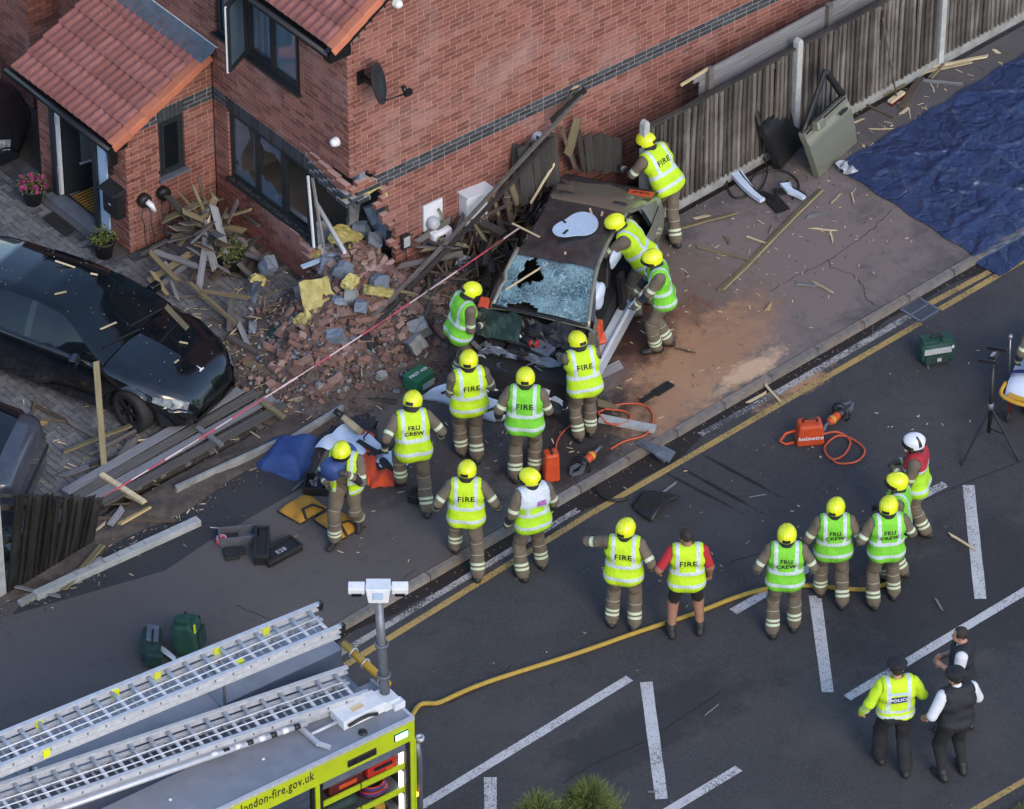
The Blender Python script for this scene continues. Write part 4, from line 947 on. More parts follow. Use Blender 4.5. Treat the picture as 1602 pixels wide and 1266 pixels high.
def car_shell(t, C, body, glassm, roofm, skip_body=None, skip_can=None, deform=None, pane=True, ws_skip=None, rearm=None, xs0=-2.42, xs1=2.28):
    D = deform or (lambda p: p); xs = np.linspace(xs0, xs1, 96)
    for part, sel in (('body', None),):
        m = MB(); S = [C.section(x) for x in xs]; n = len(S[0])
        for sg in (1, -1):
            V = [D(Vector((x, sg * p[0], p[1]))) for x, s_ in zip(xs, S) for p in s_]; F = []
            for i in range(len(xs) - 1):
                for k in range(n - 1):
                    xm = (xs[i] + xs[i + 1]) / 2; zm = (S[i][k][1] + S[i][k + 1][1]) / 2
                    if skip_body and skip_body(xm, sg, k, zm): continue
                    q = (i * n + k, (i + 1) * n + k, (i + 1) * n + k + 1, i * n + k + 1); F.append(q if sg < 0 else q[::-1])
            m.add(V, F, 0, True)
        for xe, S_ in ((xs[0], S[0]), (xs[-1], S[-1])):
            if deform and xe > 0: continue
            V = [D(Vector((xe, p[0], p[1]))) for p in S_] + [D(Vector((xe, -p[0], p[1]))) for p in S_[::-1]]; m.add(V, [tuple(range(len(V)))])
        m.build('body', body, t)
    xc = np.linspace(-2.10, 1.0, 64); S = [C.canopy(x) for x in xc]; n = len(S[0])
    cls = {}
    for i in range(len(xc) - 1):
        xm = (xc[i] + xc[i + 1]) / 2
        for k in range(n - 1):
            if k < 3:
                pil = xm > .78 or xm < -1.62 or abs(xm + .28) < .05 or abs(xm + 1.15) < .03
                c = 'pillar' if pil or k == 2 and False else 'side_window'
            elif k < 4 and -1.3 < xm < .9: c = 'roof'
            else: c = 'windscreen' if xm > .22 else ('rear_window' if xm < -1.22 else 'roof')
            for sg in (1, -1):
                if skip_can and skip_can(xm, sg, k, c): continue
                cls.setdefault((c,) if c not in ('pillar', 'side_window') else (c, sg, sum(xm > q for q in (-1.62, -1.15, -.28, .78))) if c == 'side_window' else (c, sg, round(xm) if abs(xm) > .7 else 0), []).append((i, k, sg))
    ro = None
    for c, mat in (('roof', roofm), ('pillar', body), ('windscreen', glassm), ('rear_window', rearm or glassm), ('side_window', 'dark_glass')):
      if c == 'windscreen' and ws_skip: continue
      for key_ in [q for q in cls if q[0] == c]:
        m = MB(); idx = {}
        for (i, k, sg) in cls[key_]:
            q = []
            for (a, b) in ((i, k), (i + 1, k), (i + 1, k + 1), (i, k + 1)):
                key = (a, b, sg if S[a][b][0] > 1e-6 else 1)
                if key not in idx: idx[key] = len(m.v); m.v.append(tuple(D(Vector((xc[a], sg * S[a][b][0], S[a][b][1])))))
                q.append(idx[key])
            m.f.append(tuple(q if sg < 0 else q[::-1])); m.m.append(0); m.sm.append(True)
        m.build(c, mat, t)
    u = MB(); u.box((0, 0, .42), (3.9, 1.5, .42)); u.build('underbody', 'black_matt', t)
def at_heading(name, label, cat, x, y, deg, z=0, group=None): return thing(name, label, cat, (x, y, z), R(deg), group)
def hl_pt(C, u, v, sg):
    x = 1.78 + .40 * u; S = C.section(x); k = 6.2 + 2.2 * v * (.45 + .55 * u); i = int(k); f_ = k - i; a, b = S[i], S[i + 1]
    return Vector((x + .012, sg * (a[0] + (b[0] - a[0]) * f_ + .010), a[1] + (b[1] - a[1]) * f_ + .010))
# black saloon on the driveway
bt = at_heading('black_saloon_car', 'shiny black saloon car parked on the block paving, dusted with splinters', 'car', -3.54, 1.73, -73.5)
CB = Car(); car_shell(bt, CB, 'paint_black', 'dark_glass', 'dark_glass')
for x, y in ((1.44, -.80), (1.44, .80), (-1.44, -.80), (-1.44, .80)): wheel_of(bt, x, y, R(-14) if x > 0 else 0, 'black_plastic')
for sg in (1, -1):
    a = MB(); a.grid(lambda u, v: hl_pt(CB, u, v, sg), 10, 4); a.build('headlight', 'lamp_glass', bt)
    a = MB(); a.box((.62, sg * .98, .97), (.13, .20, .13), Matrix.Rotation(sg * R(-12), 3, 'Z'), taper=(.8, .9)); a.bar((.62, sg * .84, .92), (.62, sg * .92, .95), .06, .04); a.build('wing_mirror', 'paint_black', bt, bevel=.025)
    a = MB(); a.tube([(-1.75, sg * .845, .955), (-.6, sg * .872, .93), (.75, sg * .868, .912)], .008, 5); a.build('window_trim', 'black_plastic', bt)
a = MB(); a.box((2.12, 0, .26), (.25, 1.2, .10), taper=(.9, .95)); a.build('air_intake', 'black_matt', bt)
em = MB(); e_ = Matrix.Translation((2.02, 0, .748)) @ Matrix.Rotation(R(24), 4, 'Y') @ Matrix.Rotation(R(-90), 4, 'Z')
em.prism([(-.05, .05), (-.05, .032), (-.012, .026), (0, -.05), (.012, .026), (.05, .032), (.05, .05)], .008, e_); em.build('badge', 'white_paint', bt)
a = MB()
for x0, y0, x1, y1 in ((.80, -.62, 1.02, .05), (.85, -.02, 1.02, .6)): a.bar((x0 + .05, y0, 1.06 - (x0 - .8) * .3), (x1, y1, 1.0), .03, .015)
a.build('wiper', 'black_plastic', bt)
a = MB(); a.grid(lambda u, v: (1.12 + .78 * u, -.70 + .12 * u, .878 - .17 * u * u + .004), 12, 1); 
# other two cars, only their corners are in the picture
nv = at_heading('navy_car', 'dark car nosing in from the left edge beside the far porch pillar', 'car', -2.35, 8.05, -50)
car_shell(nv, Car(), 'paint_navy', 'dark_glass', 'paint_navy')
for x, y in ((1.44, -.80), (1.44, .80), (-1.44, -.80), (-1.44, .80)): wheel_of(nv, x, y, 0, 'steel')
for sg in (1, -1): a = MB(); a.grid(lambda u, v: hl_pt(CB, u, v, sg), 10, 4); a.build('headlight', 'lamp_glass', nv)
sv_ = at_heading('silver_car', 'silver grey car with its rear corner showing at the lower left edge', 'car', -7.35, 1.72, 125)
car_shell(sv_, Car(), 'paint_silver', 'dark_glass', 'paint_silver')
for x, y in ((1.44, -.80), (1.44, .80), (-1.44, -.80), (-1.44, .80)): wheel_of(sv_, x, y, 0, 'steel')
a = MB(); a.box((-2.36, 0, .45), (.16, 1.5, .10)); a.box((-2.33, 0, .62), (.14, 1.56, .07)); a.build('bumper', 'black_plastic', sv_, bevel=.03)
# the crashed car
def dent(p):
    x, y, z = p
    q = Vector(p)
    if z > 1.15:
        d = math.exp(-((x + .35) / .42) ** 2 - ((y + .42) / .20) ** 2); q.z -= .16 * d
        q.z -= .05 * math.exp(-((x + .1) / .5) ** 2 - ((y - .0) / .3) ** 2) + .012 * math.sin(9 * x + 5 * y) * (1 if y < -.2 else .3)
        q.y += .10 * max(0, -y - .35)
    if x > .95:
        k = (x - .95) / 1.33; nz = math.sin(9 * x + 13 * y) * .5 + math.sin(17 * y - 7 * z + 5 * x) * .5 + math.sin(31 * y + 11 * x) * .3
        q.x = .95 + (x - .95) * (.60 + .14 * math.sin(4 * y)) + nz * .09 * k; q.z += nz * .11 * k - .10 * k * (z > .5); q.y += nz * .07 * k + (.10 * k if y < 0 else -.05 * k)
    if y < -.5 and z < 1.2: q.y += .06 * (1 + math.sin(5 * x + 3 * z)) * .7
    return q
cc = at_heading('crashed_car', 'wrecked car with crumpled front, black roof and doors cut off, against the house', 'car', 1.945, -2.20, 208.5)
# the car's nose is +x; its +y side (towards the road) is cut open
skipb = lambda x, sg, k, z: (sg > 0 and -1.22 < x < .92 and k < 8) or (x > 1.02 and z > .62) or (x > 1.5 and z > .25) or (-2.05 < x < 1.0 and k >= 8)
skipc = lambda x, sg, k, c: sg > 0 and c == 'side_window' and -1.5 < x < .86 or (sg > 0 and c == 'pillar' and -.6 < x < 0)
car_shell(cc, Car(), 'paint_olive', 'dark_glass', 'roof_dark', skipb, skipc, dent, ws_skip=True, rearm='paint_olive')  # rear window coloured olive to paint in the taupe reflection across it
def cracked_glass():
    m = bpy.data.materials.new('cracked_glass'); nt, bs = nodes(m); MATS['cracked_glass'] = m
    wp = coord(nt, 'Object')
    def lines(scale, w_):
        v = nt.nodes.new('ShaderNodeTexVoronoi'); v.feature = 'DISTANCE_TO_EDGE'; v.inputs['Scale'].default_value = scale
        mp = nt.nodes.new('ShaderNodeVectorMath'); mp.operation = 'ADD'
        nz = nt.nodes.new('ShaderNodeTexNoise'); nz.inputs['Scale'].default_value = 3; nt.links.new(wp, nz.inputs['Vector'])
        nt.links.new(wp, mp.inputs[0]); nt.links.new(nz.outputs['Color'], mp.inputs[1]); nt.links.new(mp.outputs[0], v.inputs['Vector'])
        return mth(nt, 'LESS_THAN', v.outputs['Distance'], w_)
    f = mth(nt, 'MAXIMUM', lines(9, .035), mth(nt, 'MULTIPLY', lines(28, .07), ramp(nt, noise(nt, wp, 2.2, 3), .45, .6)))
    c = mixc(nt, noise(nt, wp, 2.0, 4), (0.022, 0.055, 0.075), (0.06, 0.12, 0.145))
    c = mixc(nt, mth(nt, 'MULTIPLY', ramp(nt, noise(nt, wp, 2.6, 6, .75), .44, .62), .75), c, (0.20, 0.36, 0.39))
    c = mixc(nt, mth(nt, 'MULTIPLY', f, .55), c, (0.42, 0.58, 0.62))
    nt.links.new(c, bs.inputs['Base Color']); bs.inputs['Roughness'].default_value = .3; bs.inputs['Specular IOR Level'].default_value = .6
    bump(nt, bs, f, .5, .01)
cracked_glass()
C0 = Car()
def ws_pt(u, v):                               # u across 0..1 (from the house side), v down the glass
    x = .22 + (.97 - .22) * v; h = C0.f('cr', x) * 1.0; y = -h + 2 * h * u
    z = C0.f('cz', x) - .05 * abs(2 * u - 1) ** 3
    return dent(Vector((x, y, z + .012))) + Vector((.01, 0, -.035 * math.exp(-((u - .3) / .2) ** 2 - ((v - .7) / .25) ** 2)))
def hole(u, v):
    a = math.atan2((v - .30) * .8, (u - .27) * 1.7); r_ = math.hypot((u - .27) * 1.7, (v - .30) * .8)
    return r_ < .205 + .05 * math.sin(3 * a + 1) + .03 * math.sin(7 * a) or (v > .84 and .18 < u < .5 and v > .80 + .12 * abs(math.sin(9 * u)))
g = MB(); g.grid(ws_pt, 44, 26, skip=hole); wso = g.build('windscreen', 'cracked_glass', cc)
sm_ = wso.modifiers.new('t', 'SOLIDIFY'); sm_.thickness = .006
for sg in (1, -1):
    a = MB(); a.tube([dent(Vector((x, sg * (C0.f('cr', x) + .01), max(C0.f('cz', x) - .045, .93)))) for x in np.linspace(.10, 1.0, 10)], .035, 7); a.build('windscreen_pillar', 'paint_olive', cc)
a = MB(); a.tube([dent(Vector((.98, y, .965))) for y in np.linspace(-.74, .74, 12)], .03, 6); a.build('scuttle', 'black_plastic', cc)
# roof rail, door posts, sill on the open side
a = MB(); a.tube([Vector((x, C0.f('cr', x) - .0, C0.f('cz', x) - .06)) for x in np.linspace(-1.5, .3, 14)], .035, 7); a.build('roof_rail', 'paint_olive', cc)
a = MB(); a.box((0.02, .83, .30), (2.75, .14, .15)); a.box((-.05, .93, .28), (3.0, .06, .26)); a.build('sill', 'paint_white', cc, bevel=.02)
a = MB(); a.bar((-.33, .84, .36), (-.36, .78, .92), .16, .07, (0, 1, 0)); a.build('centre_post', 'black_plastic', cc)
a = MB(); a.box((1.0, .83, .58), (.14, .10, .62)); a.build('hinge_post', 'paint_olive', cc)
a = MB(); a.box((-.2, 0, .33), (2.6, 1.6, .05)); a.build('cabin_floor', 'black_matt', cc)
a = MB(); a.box((.70, 0, .80), (.36, 1.45, .24), taper=(.7, .97)); a.build('dashboard', 'black_plastic', cc, bevel=.05)
a = MB(); a.lathe([(.17, -.016), (.186, 0), (.17, .016), (.154, 0), (.17, -.016)], 22, Matrix.Translation((.42, -.37, .86)) @ Matrix.Rotation(R(-62), 4, 'Y')); a.box((.43, -.37, .86), (.05, .26, .06)); a.build('steering_wheel', 'black_plastic', cc)
for x in (-.25, -1.15):
    for y in ((-.37, .37) if x > -.5 else (-.4, .4)):
        s = MB(); s.box((x + .08, y, .52), (.52, .50, .16)); s.box((x - .24, y, .84), (.15, .48, .62), Matrix.Rotation(R(-17), 3, 'Y'), taper=(.8, .86)); s.box((x - .36, y, 1.20), (.10, .26, .17), taper=(.8, .85))
        s.build('car_seat', 'seat', cc, bevel=.05)
a = MB(); a.box((-1.72, 0, .95), (.5, 1.3, .05)); a.build('parcel_shelf', 'black_matt', cc)
def blob(name, c, r_, mat, par, sub=2, amp=.25, seed=1, M=None):
    bm = bmesh.new(); bmesh.ops.create_icosphere(bm, subdivisions=sub, radius=1)
    for v in bm.verts:
        p = v.co.copy(); k = 1 + amp * (math.sin(4.1 * p.x + seed) + math.sin(5.3 * p.y + 2 * seed) + math.sin(4.7 * p.z + 3 * seed)) / 3
        q = Vector((p.x * r_[0], p.y * r_[1], p.z * r_[2])) * k
        v.co = (M @ q if M else q) + Vector(c)
    me = bpy.data.meshes.new(name); bm.to_mesh(me); bm.free(); me.materials.append(MATS[mat]); me.polygons.foreach_set('use_smooth', [True] * len(me.polygons))
    o = bpy.data.objects.new(name, me); COL.objects.link(o)
    if par: o.parent = par
    return o
blob('airbag', (.30, .62, .98), (.22, .12, .22), 'white_sheet', cc, 3, .3, 2); blob('airbag', (-.55, .66, 1.12), (.25, .07, .16), 'white_sheet', cc, 3, .3, 4)
a = MB(); a.bar((.72, .82, .55), (.70, .80, .84), .20, .10, (0, 1, 0)); a.bar((.74, .88, .5), (.62, .78, .62), .14, .12); a.build('orange_cover', 'orange', cc, bevel=.03)
a = MB(); a.bar(dent(Vector((.82, -.86, .93))), dent(Vector((1.02, -.88, .86))), .16, .16); a.build('indicator_lamp', 'orange', cc, bevel=.03)
# plate lying on the boot lid, lettering too worn to read
pl_ = MB(); Mp = Matrix.Translation((-2.10, .52, 1.068)) @ Matrix.Rotation(R(96), 4, 'Z') @ Matrix.Rotation(R(-4), 4, 'X'); pl_.box(Mp @ Vector((0, 0, 0)), (.36, .12, .012), Mp.to_3x3()); plo = pl_.build('orange_plate', 'orange', cc)
a = MB()
for q in range(7): a.box(Mp @ Vector((-.10 + q * .034, .004 * (q % 2), .009)), (.010 + .012 * (q % 3 == 0), .05, .004), Mp.to_3x3() @ Matrix.Rotation(U(-.5, .5), 3, 'Z'))
a.build('plate_marks', 'black_matt', plo)
a = MB(); a.grid(lambda u, v: dent(Vector((-2.40 + .50 * u, -.70 + 1.40 * v, lerp(C0.t['zc'], -2.40 + .36 * u) + .014 + .10 * max(0, u - .62)))), 8, 16); a.build('boot_lid', 'roof_dark', cc)
for x, y in ((1.12, -.70), (-1.44, .80), (-1.44, -.80)): wheel_of(cc, x, y, R(20) if x > 0 else 0, 'steel')
wheel_of(cc, 1.15, .72, R(-24), 'steel', flat=.03)
# what is left of the bonnet and engine bay
def crumple(name, fn, nu, nv, mat, amp, par, f=9):
    m = MB()
    def q(u, v):
        p = Vector(fn(u, v)); n_ = math.sin(f * u + 3 * v) * math.cos(f * .8 * v - 2 * u) + .5 * math.sin(2.3 * f * u - 1.7 * f * v)
        return p + Vector((math.sin(7 * v + f * u) * .3, math.cos(6 * u + f * v) * .3, n_)) * amp
    m.grid(q, nu, nv, 0, False); o = m.build(name, mat, par); s = o.modifiers.new('t', 'SOLIDIFY'); s.thickness = .006; return o
crumple('bonnet', lambda u, v: (1.02 + .50 * u, -.80 + .62 * v + .1 * u, .93 - .10 * u + .10 * math.sin(3.1 * u)), 9, 9, 'green_dark', .035, cc)
crumple('bonnet_sheet', lambda u, v: (1.02 + .36 * u, -.2 + .95 * v, .92 - .16 * u), 8, 12, 'black_plastic', .05, cc, 13)
crumple('wing', lambda u, v: (1.0 + .72 * u, .80 - .05 * u + .05 * v, .84 - .5 * v - .14 * u), 10, 6, 'paint_olive', .03, cc)
crumple('front_panel', lambda u, v: (1.70 + .30 * v, -.82 + .75 * u, .66 - .35 * v - .10 * u), 9, 6, 'paint_white', .045, cc, 10)
crumple('torn_skin', lambda u, v: (1.84 + .16 * v, .10 + .62 * u, .56 - .30 * v), 9, 5, 'paint_white', .04, cc, 12)
crumple('slam_panel', lambda u, v: (1.60 + .10 * v, -.62 + 1.2 * u, .76 - .06 * v), 14, 3, 'alu_dark', .03, cc, 14)
crumple('inner_panel', lambda u, v: (1.35 + .45 * u, -.65 + 1.3 * v, .56 - .25 * u), 9, 14, 'black_matt', .05, cc, 12)
eng = [('engine_block', (1.42, .05, .62), (.42, .62, .32), 'black_plastic'), ('battery', (1.36, .45, .66), (.26, .2, .2), 'black_plastic'), ('airbox', (1.38, -.42, .64), (.3, .3, .2), 'black_matt'), ('gearbox', (1.45, .25, .78), (.24, .3, .08), 'alu_dark'), ('manifold', (1.40, -.1, .80), (.2, .36, .07), 'black_plastic')]
for n_, c, s, mt_ in eng: a = MB(); a.box(c, s, Matrix.Rotation(U(-.3, .3), 3, 'Z') @ Matrix.Rotation(U(-.15, .15), 3, 'X')); a.build(n_, mt_, cc, bevel=.03)
for k in range(24):
    a = MB(); c = Vector((U(1.1, 1.72), U(-.7, .7), U(.55, .84))); q = [c + jit(.05)]
    for _ in range(4): q.append(q[-1] + Vector((U(-.12, .12), U(-.16, .16), U(-.07, .05))))
    a.tube(q, U(.008, .018), 5); a.build('hose', rnd.choice(['black_plastic', 'black_matt', 'black_plastic', 'alu_dark', 'steel']), cc)
for k in range(26):
    a = MB(); a.box((U(1.1, 1.75), U(-.75, .75), U(.52, .80)), (U(.05, .17), U(.04, .15), U(.02, .07)), Euler((U(-1, 1), U(-1, 1), U(-2, 2))).to_matrix()); a.build('engine_fragment', rnd.choice(['black_plastic', 'black_matt', 'alu_dark', 'lead', 'black_plastic']), cc)
a = MB(); a.tube([(1.13, -.20, .90), (1.18, -.32, .94), (1.28, -.30, .93), (1.38, -.16, .91), (1.44, -.06, .88)], .016, 7); a.build('white_hose', 'white_paint', cc)
a = MB(); a.tube([(1.42, -.05, .87), (1.50, .16, .85)], .055, 8); a.build('filter_tube', 'black_plastic', cc)
for y in (.08, .15): a = MB(); a.tube([(1.47, y - .01, .855), (1.485, y + .035, .853)], .057, 8); a.build('red_band', 'red_paint', cc)
a = MB(); a.tube([(1.62, -.62, .60), (1.74, -.48, .57), (1.83, -.25, .54), (1.88, .02, .52), (1.92, .30, .48), (1.93, .52, .44)], .045, 8, flat=1.3); a.build('bumper_beam', 'white_upvc', cc)
a = MB(); a.tube([(1.70, -.80, .50), (1.78, -.66, .47), (1.82, -.5, .50)], .03, 6); a.build('bracket', 'steel', cc)
crumple('grille', lambda u, v: (1.86 + .32 * u, -.45 + 1.2 * v, .36 - .14 * u), 7, 12, 'black_plastic', .04, cc, 11)
crumple('radiator', lambda u, v: (2.02 + .20 * u, -.25 + .75 * v, .22 - .10 * u), 4, 10, 'black_matt', .02, cc, 11)
# the shade, a tear-drop glass panel left on the roof
sh = MB(); pts = []
for k in range(40):
    a = 2 * math.pi * k / 40; r_ = .29 * (1 + .10 * math.cos(a) + .26 * math.cos(2 * a + .8) * .7 + .10 * math.sin(3 * a)); pts.append((r_ * math.cos(a) * 1.05, r_ * math.sin(a) * .92))
def Mroof(x, y, dz=0.0, yaw=0.0):
    z = C0.f('cz', x) if x < 1 else .9
    z = dent(Vector((x, y, z))).z
    w_ = Matrix.Translation((1.945, -2.20, 0)) @ Matrix.Rotation(R(208.5), 4, 'Z') @ Matrix.Translation((x, y, z + dz)) @ Matrix.Rotation(yaw, 4, 'Z')
    return w_
sh.prism(pts, .012); so_ = sh.build('door_glass', 'film_glass' if 'film_glass' in MATS else 'film_blue'); so_.matrix_world = Mroof(-.52, .06, .05, R(160)) @ Matrix.Rotation(R(3), 4, 'X')
tag(so_, 'pale blue rounded glass panel lying on the black car roof', 'glass panel')
for (x, y, rz) in ((-.2, .02, .1), (-.02, .2, 1.2)):
    h_ = MB(); h_.box((x, y, .014), (.12, .035, .006), Matrix.Rotation(rz, 3, 'Z')); h_.build('slot', 'black_matt', so_)
for (x, y, L, rz) in ((-.95, .15, .22, .5), (-.98, .30, .10, .2), (-.30, -.6, .5, 1.2), (.05, .1, .05, .3)):
    o = MB(); o.box((0, 0, 0), (L, .03, .012)); o = o.build('splinter', 'timber_split'); o.matrix_world = Mroof(x, y, .03, rz); tag(o, 'pale wood splinter resting on the wrecked car roof', 'wood splinter', 'splinters on the wrecked car roof')
o = MB(); o.bar((0, 0, 0), (.72, .05, 0.10), .022, .016); o = o.build('lath', 'timber_split'); o.matrix_world = Mroof(.28, -.08, .015, R(-42)); o.matrix_world = o.matrix_world @ Matrix.Rotation(R(22), 4, 'Y'); tag(o, 'thin pale lath stuck through the shattered windscreen', 'lath')
# ------------------------------------------------------------------ fire engine at the lower left
EA = R(-6.4); e0 = G(648, 1123, 2.95)
EX = Vector((math.cos(EA), math.sin(EA), 0)); EY = Vector((-math.sin(EA), math.cos(EA), 0))
def EL(p): d = p - Vector((e0.x, e0.y, 0)); return Vector((d.dot(EX), d.dot(EY), d.z))      # picture survey point -> engine frame
pm('engine_lime', (.50, .60, .015), (.44, .54, .015), 3, .4, dirt=(.3, .33, .05), dirt_scale=6, dirt_amt=.25); pm('roof_grey', (.235, .255, .30), (.19, .21, .25), 2.5, .5, bmp=.05, dirt=(.13, .13, .14), dirt_scale=2.5, dirt_amt=.4)
pm('panel_blue', (.07, .095, .145), (.09, .115, .165), 2, .45); pm('shutter', (.035, .05, .075), (.05, .065, .09), 4, .45); pm('locker', (.05, .052, .055), None, rough=.7)
emit('lamp_white', (1, .96, .9), 3.0); emit('lamp_cyan', (.25, .95, .9), 1.6); emit('lamp_amber', (1, .35, .05), 3.0); emit('lamp_green', (.35, .9, .75), .8)
fe2 = thing('fire_engine', 'lime sided fire engine with grey roof, ladders above and an open equipment locker', 'fire engine', (e0.x, e0.y, 0), EA)
def eb(name, mat, *boxes, bevel=0.0, parent=None, M=None):
    m = MB()
    for c, s in boxes: m.box(c, s, M)
    return m.build(name, mat, parent or fe2, bevel=bevel)
Lx = 7.4
eb('roof_panel', 'roof_grey', ((-Lx / 2, .43, 2.925), (Lx, .86, .05)), bevel=.008)
eb('roof_edge', 'alu', ((-Lx / 2, .012, 2.945), (Lx, .045, .05)), ((-.015, .45, 2.945), (.035, .86, .045)))
eb('well_floor', 'roof_grey', ((-Lx / 2, 1.2, 2.58), (Lx, .74, .06)))
eb('well_side', 'panel_blue', ((-Lx / 2, .855, 2.74), (Lx, .012, .34)), ((-Lx / 2, 1.552, 2.76), (Lx, .012, .38)))
eb('left_deck', 'roof_grey', ((-Lx / 2 - .0, 1.98, 2.93), (Lx + .06, .84, .05)), bevel=.01)
eb('left_side', 'engine_lime', ((-Lx / 2, 2.40, 1.65), (Lx, .03, 2.5)))
eb('rear_frame', 'maroon', ((-.02, 1.98, 1.7), (.05, .80, 2.4)), ((-.06, 1.2, 1.5), (.05, .72, 2.1)), ((-.02, .45, 1.7), (.04, .78, 2.3)))
eb('side_band', 'engine_lime', ((-Lx / 2, .012, 2.765), (Lx, .03, .31)))
# locker bay
eb('locker_lining', 'locker', ((-.74, .62, 1.75), (1.26, .03, 1.75)), ((-.74, .35, .9), (1.26, .55, .04)), ((-1.37, .33, 1.75), (.03, .58, 1.75)), ((-.06, .33, 1.75), (.03, .58, 1.75)))
eb('corner_post', 'engine_lime', ((-.045, .005, 1.75), (.06, .05, 1.72)), ((-1.44, .005, 1.75), (.06, .05, 1.72)), ((-.0, .0, 1.75), (.02, .04, 1.72)))
for x in (-.10, -1.375, -1.50): eb('door_track', 'black_plastic', ((x, .012, 1.75), (.042, .04, 1.72)))
eb('shutter_housing', 'lead', ((-.74, .06, 2.54), (1.22, .10, .12)))
for k in range(22):
    eb('shutter_slat', 'shutter', ((-2.35, .012 + .004 * (k % 2), 2.57 - k * .074), (1.62, .022, .066)), bevel=.006)
shz = [2.18, 1.80, 1.42, 1.05]
for z in shz:
    for x0, x1 in ((-1.33, -.78), (-.76, -.12)):
        eb('shelf', 'alu_dark', (((x0 + x1) / 2, .32, z), (x1 - x0, .54, .025))); eb('shelf_lip', 'engine_lime', (((x0 + x1) / 2, .05, z + .03), (x1 - x0, .02, .085)))
for z in (2.28, 1.92, 1.55, 1.2): eb('locker_lamp', 'lamp_white', ((-.125, .12, z), (.035, .05, .26)))
eb('beacon', 'lamp_cyan', ((-.20, -.012, 2.77), (.18, .03, .085)), bevel=.01); eb('beacon_rim', 'black_plastic', ((-.20, -.004, 2.77), (.21, .02, .11)), bevel=.01)
eb('vent_grille', 'black_plastic', ((-.78, -.008, 2.72), (.42, .03, .10)), bevel=.01); eb('amber_marker', 'lamp_amber', ((.02, -.006, 1.70), (.03, .03, .05)))
sg_ = lettering('london-fire.gov.uk', .20); w18 = max(v.co.x for v in sg_.vertices) * 2; tm = bpy.data.meshes.new('side_lettering'); tm.from_pydata([(v.co.x * 1.07 / w18 - 2.01, -.0085, v.co.y + 2.80) for v in sg_.vertices], [], [tuple(p.vertices) for p in sg_.polygons]); tm.materials.append(MATS['black_matt']); inst('side_lettering', tm, fe2)
m = MB(); m.tube([(.05, 1.56, 3.02), (.05, .62, 3.02)], .05, 12); m.build('rear_rail', 'yellow_rail', fe2)
for y in (1.35, 1.1, .75): m = MB(); m.tube([(.05 + .062 * math.cos(a), y + .01 * math.sin(2 * a), 3.02 + .062 * math.sin(a)) for a in np.linspace(0, 6.28, 14)], .011, 5); m.build('clamp', 'alu', fe2)
m = MB(); m.tube([(.06, 0.05, 2.50), (.09, .04, 2.2), (.09, .04, .7)], .045, 10); m.build('suction_pipe', 'alu_dark', fe2)
m = MB(); m.lathe([(.03, 0), (.055, 0), (.055, .05), (.03, .05), (.03, 0)], 14, Matrix.Translation((.10, .03, 2.52))); m.build('pipe_ring', 'alu', fe2)
for x, y in ((-1.9, .45), (-3.2, .5), (-1.2, 1.9), (-2.6, 1.95), (-4.2, 1.9)): m = MB(); m.lathe([(.001, .02), (.022, .018), (.025, 0)], 10, Matrix.Translation((x, y, 2.955 if y < 1 else 2.96))); m.build('rivet', 'alu', fe2)
# mast box, mast and lamps
m = MB(); m.box((-.52, .44, 3.03), (.62, .30, .14)); mb2 = m.build('mast_box', 'white_paint', fe2, bevel=.01)
eb('mast_hinge', 'white_upvc', ((-.12, .42, 3.02), (.22, .28, .13)), ((-.05, .28, 3.0), (.16, .12, .10)), bevel=.008)
m = MB(); m.box((-.55, .42, 3.103), (.17, .10, .004)); m.build('warning_plate', 'timber_split', mb2)
m = MB(); m.tube([(-.78, .27, 3.03), (-.62, .26, 3.06), (-.5, .25, 3.07), (-.36, .26, 3.02)], .022, 7); m.build('cable', 'black_plastic', mb2)
m = MB(); m.tube([(-.84, .42, 3.02), (-1.22, .42, 3.02)], .022, 8); m.bar((-1.25, .62, 3.0), (-1.25, .22, 3.02), .05, .05); m.bar((-1.25, .62, 3.0), (-1.42, .70, 3.04), .04, .04); m.bar((-1.25, .24, 3.02), (-1.16, .10, 3.0), .04, .05); m.build('mast_cradle', 'alu', fe2)
m = MB(); m.lathe([(.001, .03), (.05, .028), (.06, 0)], 14, Matrix.Translation((-.66, .14, 2.95))); m.build('aerial_foot', 'black_plastic', fe2)
q = EL(G(603, 1092, 3.0)); q2 = EL(G(592, 935, 4.50))
m = MB(); m.tube([(q.x, q.y, 2.96), ((q.x + q2.x) / 2, (q.y + q2.y) / 2, 3.75), (q2.x, q2.y, 4.5)], [.066, .058, .05], 14); ms = m.build('mast', 'alu_dark', fe2)
for f_ in (.25, .55): m = MB(); c = Vector((q.x, q.y, 2.96)).lerp(Vector((q2.x, q2.y, 4.5)), f_); m.lathe([(.068, -.02), (.088, -.02), (.088, .02), (.068, .02)], 16, Matrix.Translation(c)); m.build('mast_collar', 'lead', ms)
m = MB(); Mh = Matrix.Translation((q2.x, q2.y, 4.60)) @ Matrix.Rotation(R(-36), 4, 'Z'); m.box(Mh @ Vector((0, 0, 0)), (.24, .20, .22), Mh.to_3x3(), 0, (1.25, 1.1)); m.build('mast_head', 'white_paint', fe2, bevel=.012)
m = MB(); m.box(Mh @ Vector((0, -.125, .02)), (.11, .02, .09), Mh.to_3x3()); m.build('control_plate', 'film_blue', fe2)
